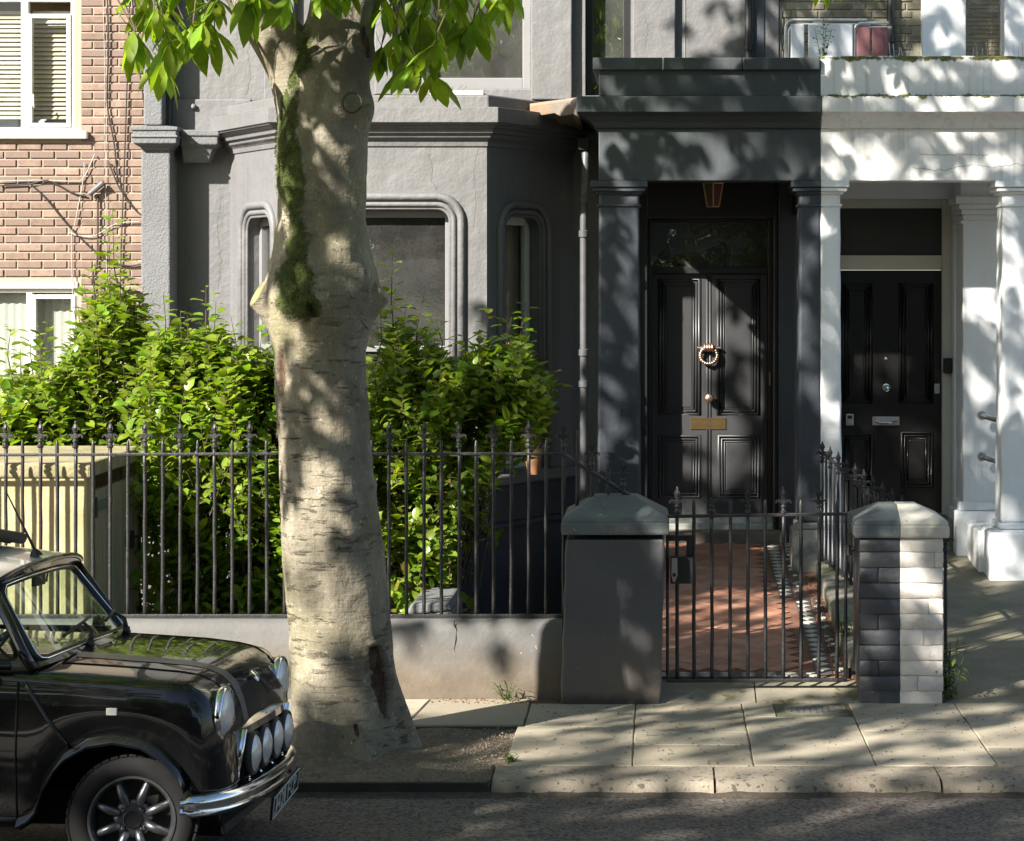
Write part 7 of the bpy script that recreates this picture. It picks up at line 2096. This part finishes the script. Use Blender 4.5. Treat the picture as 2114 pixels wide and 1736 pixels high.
# ---- upper body: screen, pillars, roof, side glass
def screen(t, s):   # t 0 bottom..1 top, s -1..1 across
    bx = -.42 + .07 * (1 - s * s); tx = -.625 + .055 * (1 - s * s)
    by = .575 * s; ty = .475 * s
    bz = .868 + .03 * (1 - s * s); tz = 1.155 + .035 * (1 - s * s)
    return Vector((bx + (tx - bx) * t, by + (ty - by) * t, bz + (tz - bz) * t))
g = MB(); rings = [[screen(t, s) for s in np.linspace(-1, 1, 17)] for t in np.linspace(0, 1, 7)]
g.loft(rings, cap=False, closed=False); cpart(g, 'windscreen', mt['carglass'], smooth=True)
loop = [screen(0, s) for s in np.linspace(-.9, .9, 13)] + [screen(.03, .97), screen(.1, 1)] + [screen(t, 1) for t in np.linspace(.25, .8, 5)] + [screen(.93, .99), screen(1, .92)]
loop += [screen(1, s) for s in np.linspace(.8, -.8, 11)] + [screen(1, -.92), screen(.93, -.99)] + [screen(t, -1) for t in np.linspace(.8, .25, 5)] + [screen(.1, -1), screen(.03, -.97)]
g = MB(); g.tube(loop, .014, 8, closed=True); cpart(g, 'windscreen_seal', mt['rubber'], smooth=True)
g = MB(); g.tube([p + Vector((.016, 0, .004)) for p in loop], .004, 6, closed=True); cpart(g, 'windscreen_trim', mt['chrome'], smooth=True)
# scuttle skirt between screen and body
g = MB(); rings = [[Vector((-.345 + .05 * (1 - s * s) - .05 * s * s, .62 * s, .85 + .033 * (1 - s * s))), screen(0, s) + Vector((.008, .0, .004))] for s in np.linspace(-1, 1, 25)]
g.loft(rings, cap=False, closed=False); cpart(g, 'scuttle', mt['carblack'], smooth=True)
# roof
def roof_pt(t, s):   # t along, s across
    x = -.60 - 1.55 * t + .05 * (1 - s * s) * (1 - t)
    zc = 1.225 + .105 * math.sin(math.pi * min(1, t * .62 + .06)) - .06 * max(0, t - .8) / .2
    ze = 1.195 + .03 * math.sin(math.pi * t)
    e = abs(s) ** 2.6
    return Vector((x, (.525 + .012 * math.sin(math.pi * t)) * s, zc * (1 - e) + ze * e))
g = MB(); rings = [[roof_pt(t, s) for s in np.linspace(-1, 1, 25)] for t in np.linspace(0, 1, 22)]
g.loft(rings, cap=False, closed=False); rf = cpart(g, 'roof', mt['carwhite'], smooth=True)
edge = [roof_pt(t, -1) for t in np.linspace(1, 0, 14)] + [roof_pt(0, s) for s in np.linspace(-.9, .9, 15)] + [roof_pt(t, 1) for t in np.linspace(0, 1, 14)]
g = MB(); g.tube([p + Vector((0, 0, -.006)) for p in edge], .013, 8); cpart(g, 'gutter', mt['carblack'], smooth=True)
g = MB(); rings = [[roof_pt(0, s) + Vector((.004, 0, -.012)), screen(1, s) + Vector((.008, 0, .004))] for s in np.linspace(-1, 1, 21)]
g.loft(rings, cap=False, closed=False); cpart(g, 'header_panel', mt['carblack'], smooth=True)
# sunroof folded back
g = MB()
for k in range(5):
    xk = -.80 - k * .055
    g.tube([(xk, -.30, 1.30 + .004 * (k % 2)), (xk - .01, 0, 1.34 + .006 * (k % 2)), (xk, .30, 1.30)], .026, 8)
cpart(g, 'folded_sunroof', mt['rubber'], smooth=True)
ab = roof_pt(.03, -.15)
g = MB(); g.lathe([(.03, 0), (.022, .02), (.01, .035)], ab, (-.3, 0, 1), n=12); g.tube([ab + Vector((-.008, 0, .03)), ab + Vector((-.13, -.02, .28))], [.007, .0025], 6)
cpart(g, 'aerial', mt['rubber'], smooth=True, angle=50)
for s_ in (-1, 1):
    def sp(x, z):   # plane of the side windows
        return Vector((x, s_ * (.655 - (z - .84) * .36), z))
    def pil(pts, w2=.026, name='pillar'):
        g = MB(); g.tube(pts, w2, 8); return cpart(g, name, mt['carblack'], smooth=True)
    pil([Vector((-.415, s_ * .625, .84)), Vector((-.47, s_ * .612, .92)), Vector((-.635, s_ * .525, 1.185))], .023)
    pil([sp(-1.36, .84), sp(-1.36, 1.2)]); pil([sp(-2.02, .84), sp(-1.98, 1.2)], .05)
    pil([sp(-.5, .86), sp(-1.4, .86), sp(-2.0, .86)], .016, 'waist_rail')
    g = MB(); g.add([sp(-.49, .86), sp(-1.36, .86), sp(-1.36, 1.19), sp(-.655, 1.19)], [(0, 1, 2, 3)]); cpart(g, 'side_window', mt['carglass'])
    g = MB(); g.add([sp(-1.38, .86), sp(-2.0, .86), sp(-1.96, 1.19), sp(-1.38, 1.19)], [(0, 1, 2, 3)]); cpart(g, 'side_window', mt['carglass'])
    g = MB(); g.add([sp(-2.0, .84), Vector((-2.42, s_ * .5, .84)), Vector((-2.18, s_ * .46, 1.19)), sp(-1.96, 1.21)], [(0, 1, 2, 3)]); cpart(g, 'rear_quarter', mt['carblack'])
    g = MB(); c_ = Vector((-.60, s_ * .73, .865)); g.lathe([(.012, -.01), (.045, .0), (.052, .02), (.045, .034), (0, .036)], c_, (.9, 0, .0), n=16); g.tube([(-.58, s_ * .645, .83), (-.59, s_ * .72, .855)], .012, 8); cpart(g, 'door_mirror', mt['rubber'], smooth=True, angle=50)
g = MB(); g.add([Vector((-2.42, -.5, .84)), Vector((-2.42, .5, .84)), Vector((-2.17, .46, 1.2)), Vector((-2.17, -.46, 1.2))], [(0, 1, 2, 3)]); cpart(g, 'rear_window', mt['carglass'])
# cabin: dash, wheel, seats
mt['trim'] = M('dark_cabin_trim', (.025, .024, .023), .8, var=.1, obj=True, bumps=())
g = MB(); g.box(-.62, -.42, -.58, .58, .70, .86); cpart(g, 'dashboard', mt['trim'], bevel=.03)
g = MB(); n_ = Vector((-.75, 0, .66)).normalized(); c_ = Vector((-.74, -.28, .83))
a_ = Vector((0, 1, 0)); b2 = n_.cross(a_)
g.tube([c_ + (a_ * math.cos(q) + b2 * math.sin(q)) * .17 for q in [2 * math.pi * k / 28 for k in range(28)]], .013, 8, closed=True)
for q in (0.3, 2.84, 4.71): g.tube([c_, c_ + (a_ * math.cos(q) + b2 * math.sin(q)) * .17], .009, 6)
cpart(g, 'steering_wheel', mt['rubber'], smooth=True)
for s_ in (-1, 1):
    g = MB(); g.box(-1.3, -.95, s_ * .3 - .2, s_ * .3 + .2, .45, .58); g.obox((-1.33, s_ * .3, .74), (.04, 0, .02), (0, .2, 0), (-.07, 0, .26)); cpart(g, 'seat', mt['trim'], bevel=.04, seg=3)
g = MB(); m0 = screen(1, .12) + Vector((-.06, 0, -.03)); g.tube([screen(1, .1) + Vector((-.02, 0, .01)), m0 + Vector((.02, .03, -.03)), m0], .006, 6); g.obox(m0 + Vector((-.005, 0, -.02)), (.008, 0, 0), (0, .07, 0), (0, 0, .025)); cpart(g, 'rear_view_mirror', mt['rubber'], bevel=.004)
# wipers
for y0 in (-.18, .32):
    p0 = Vector((-.325, y0, .895)); p1 = screen(.22, (y0 + .04) / .56) + Vector((.03, 0, .02))
    g = MB(); g.tube([p0, p0.lerp(p1, .5) + Vector((.02, 0, .012)), p1], [.013, .009, .006], 8, squash=.5); g.lathe([(.018, -.02), (.015, .015)], p0, n=10)
    q0, q1 = screen(.16, (y0 - .16) / .56), screen(.27, (y0 + .17) / .56); up_ = Vector((.022, 0, .012))
    g.tube([q0 + up_, p1, q1 + up_], .007, 6); cpart(g, 'wiper', mt['rubber'], smooth=True)
# ---------------------------------------------------------------- the other side of the street (seen only in reflections)
g = MB(); g.box(-40, 40, -1.5, 3.0, -0.1, 0.08); tag(g.build('far_pavement', mt['slab']), None, kind='structure')
def far_house(x0, x1, label, wallmat):
    root = thing('terraced_house', label, 'house', ((x0 + x1) / 2, -8, 0))
    g = MB(); g.box(x0, x1, -16, -8, -0.3, 7.5); g.build('wall', wallmat, root)
    g = MB(); g.box(x0, x1, -16.2, -7.85, 7.5, 7.75); g.build('cornice', mt['white'], root)
    for zz in (1.2, 4.4):
        for k in range(2):
            xa = x0 + (x1 - x0) * (0.18 + 0.45 * k)
            g = MB(); g.box(xa, xa + 1.2, -8.02, -7.96, zz, zz + 2.0); w = g.build('window', mt['upvc'], root)
            g = MB(); g.box(xa + .08, xa + 1.12, -7.958, -7.95, zz + .08, zz + 1.92); g.build('pane', mt['doorblack'], w)
far_house(-13, -7, 'cream terraced house across the road on the left', M('far_cream_render', (0.24, 0.21, 0.17), 0.8))
far_house(-6.9, -0.9, 'pale brick terraced house across the road', M('far_stock_brick', (0.16, 0.12, 0.08), 0.9))
far_house(-0.8, 5.2, 'white terraced house across the road', M('far_white_render', (0.3, 0.3, 0.29), 0.8))
far_house(5.3, 11.3, 'cream terraced house across the road on the right', M('far_buff_render', (0.25, 0.21, 0.15), 0.8))

r = random.Random(77); g = MB()  # hedge added out of view, to make the window reflections dark and leafy
for k in range(9000):
    p = Vector((r.uniform(-16, 9), -1.9 + r.gauss(0, .3), 0)); top = 3.0 + 0.5 * noise.noise((p.x * .7, 0, 0)) + .3 * noise.noise((p.x * 3, 1, 0))
    p.z = 0.1 + top * r.random() ** 0.8
    d = Vector((r.uniform(-1, 1), r.uniform(-.3, 1), r.uniform(-.4, .8))).normalized()
    leaflet(g, p, d, Vector((r.uniform(-.6, .6), .6, .7)), r.uniform(.1, .2), r.uniform(.07, .12), .2)
hd = thing('reflection_hedge', 'unseen leafy hedge added across the road to darken the window reflections', 'hedge', (-3, -1.9, 0.08))
g.build('foliage', mt['farleaf'], hd)['kind'] = 'stuff'
g = MB(); g.box(-16, 9, -2.1, -1.7, .05, 2.4); g.build('inner_growth', plain('dark_hedge_core', (.012, .018, .006), .95), hd)
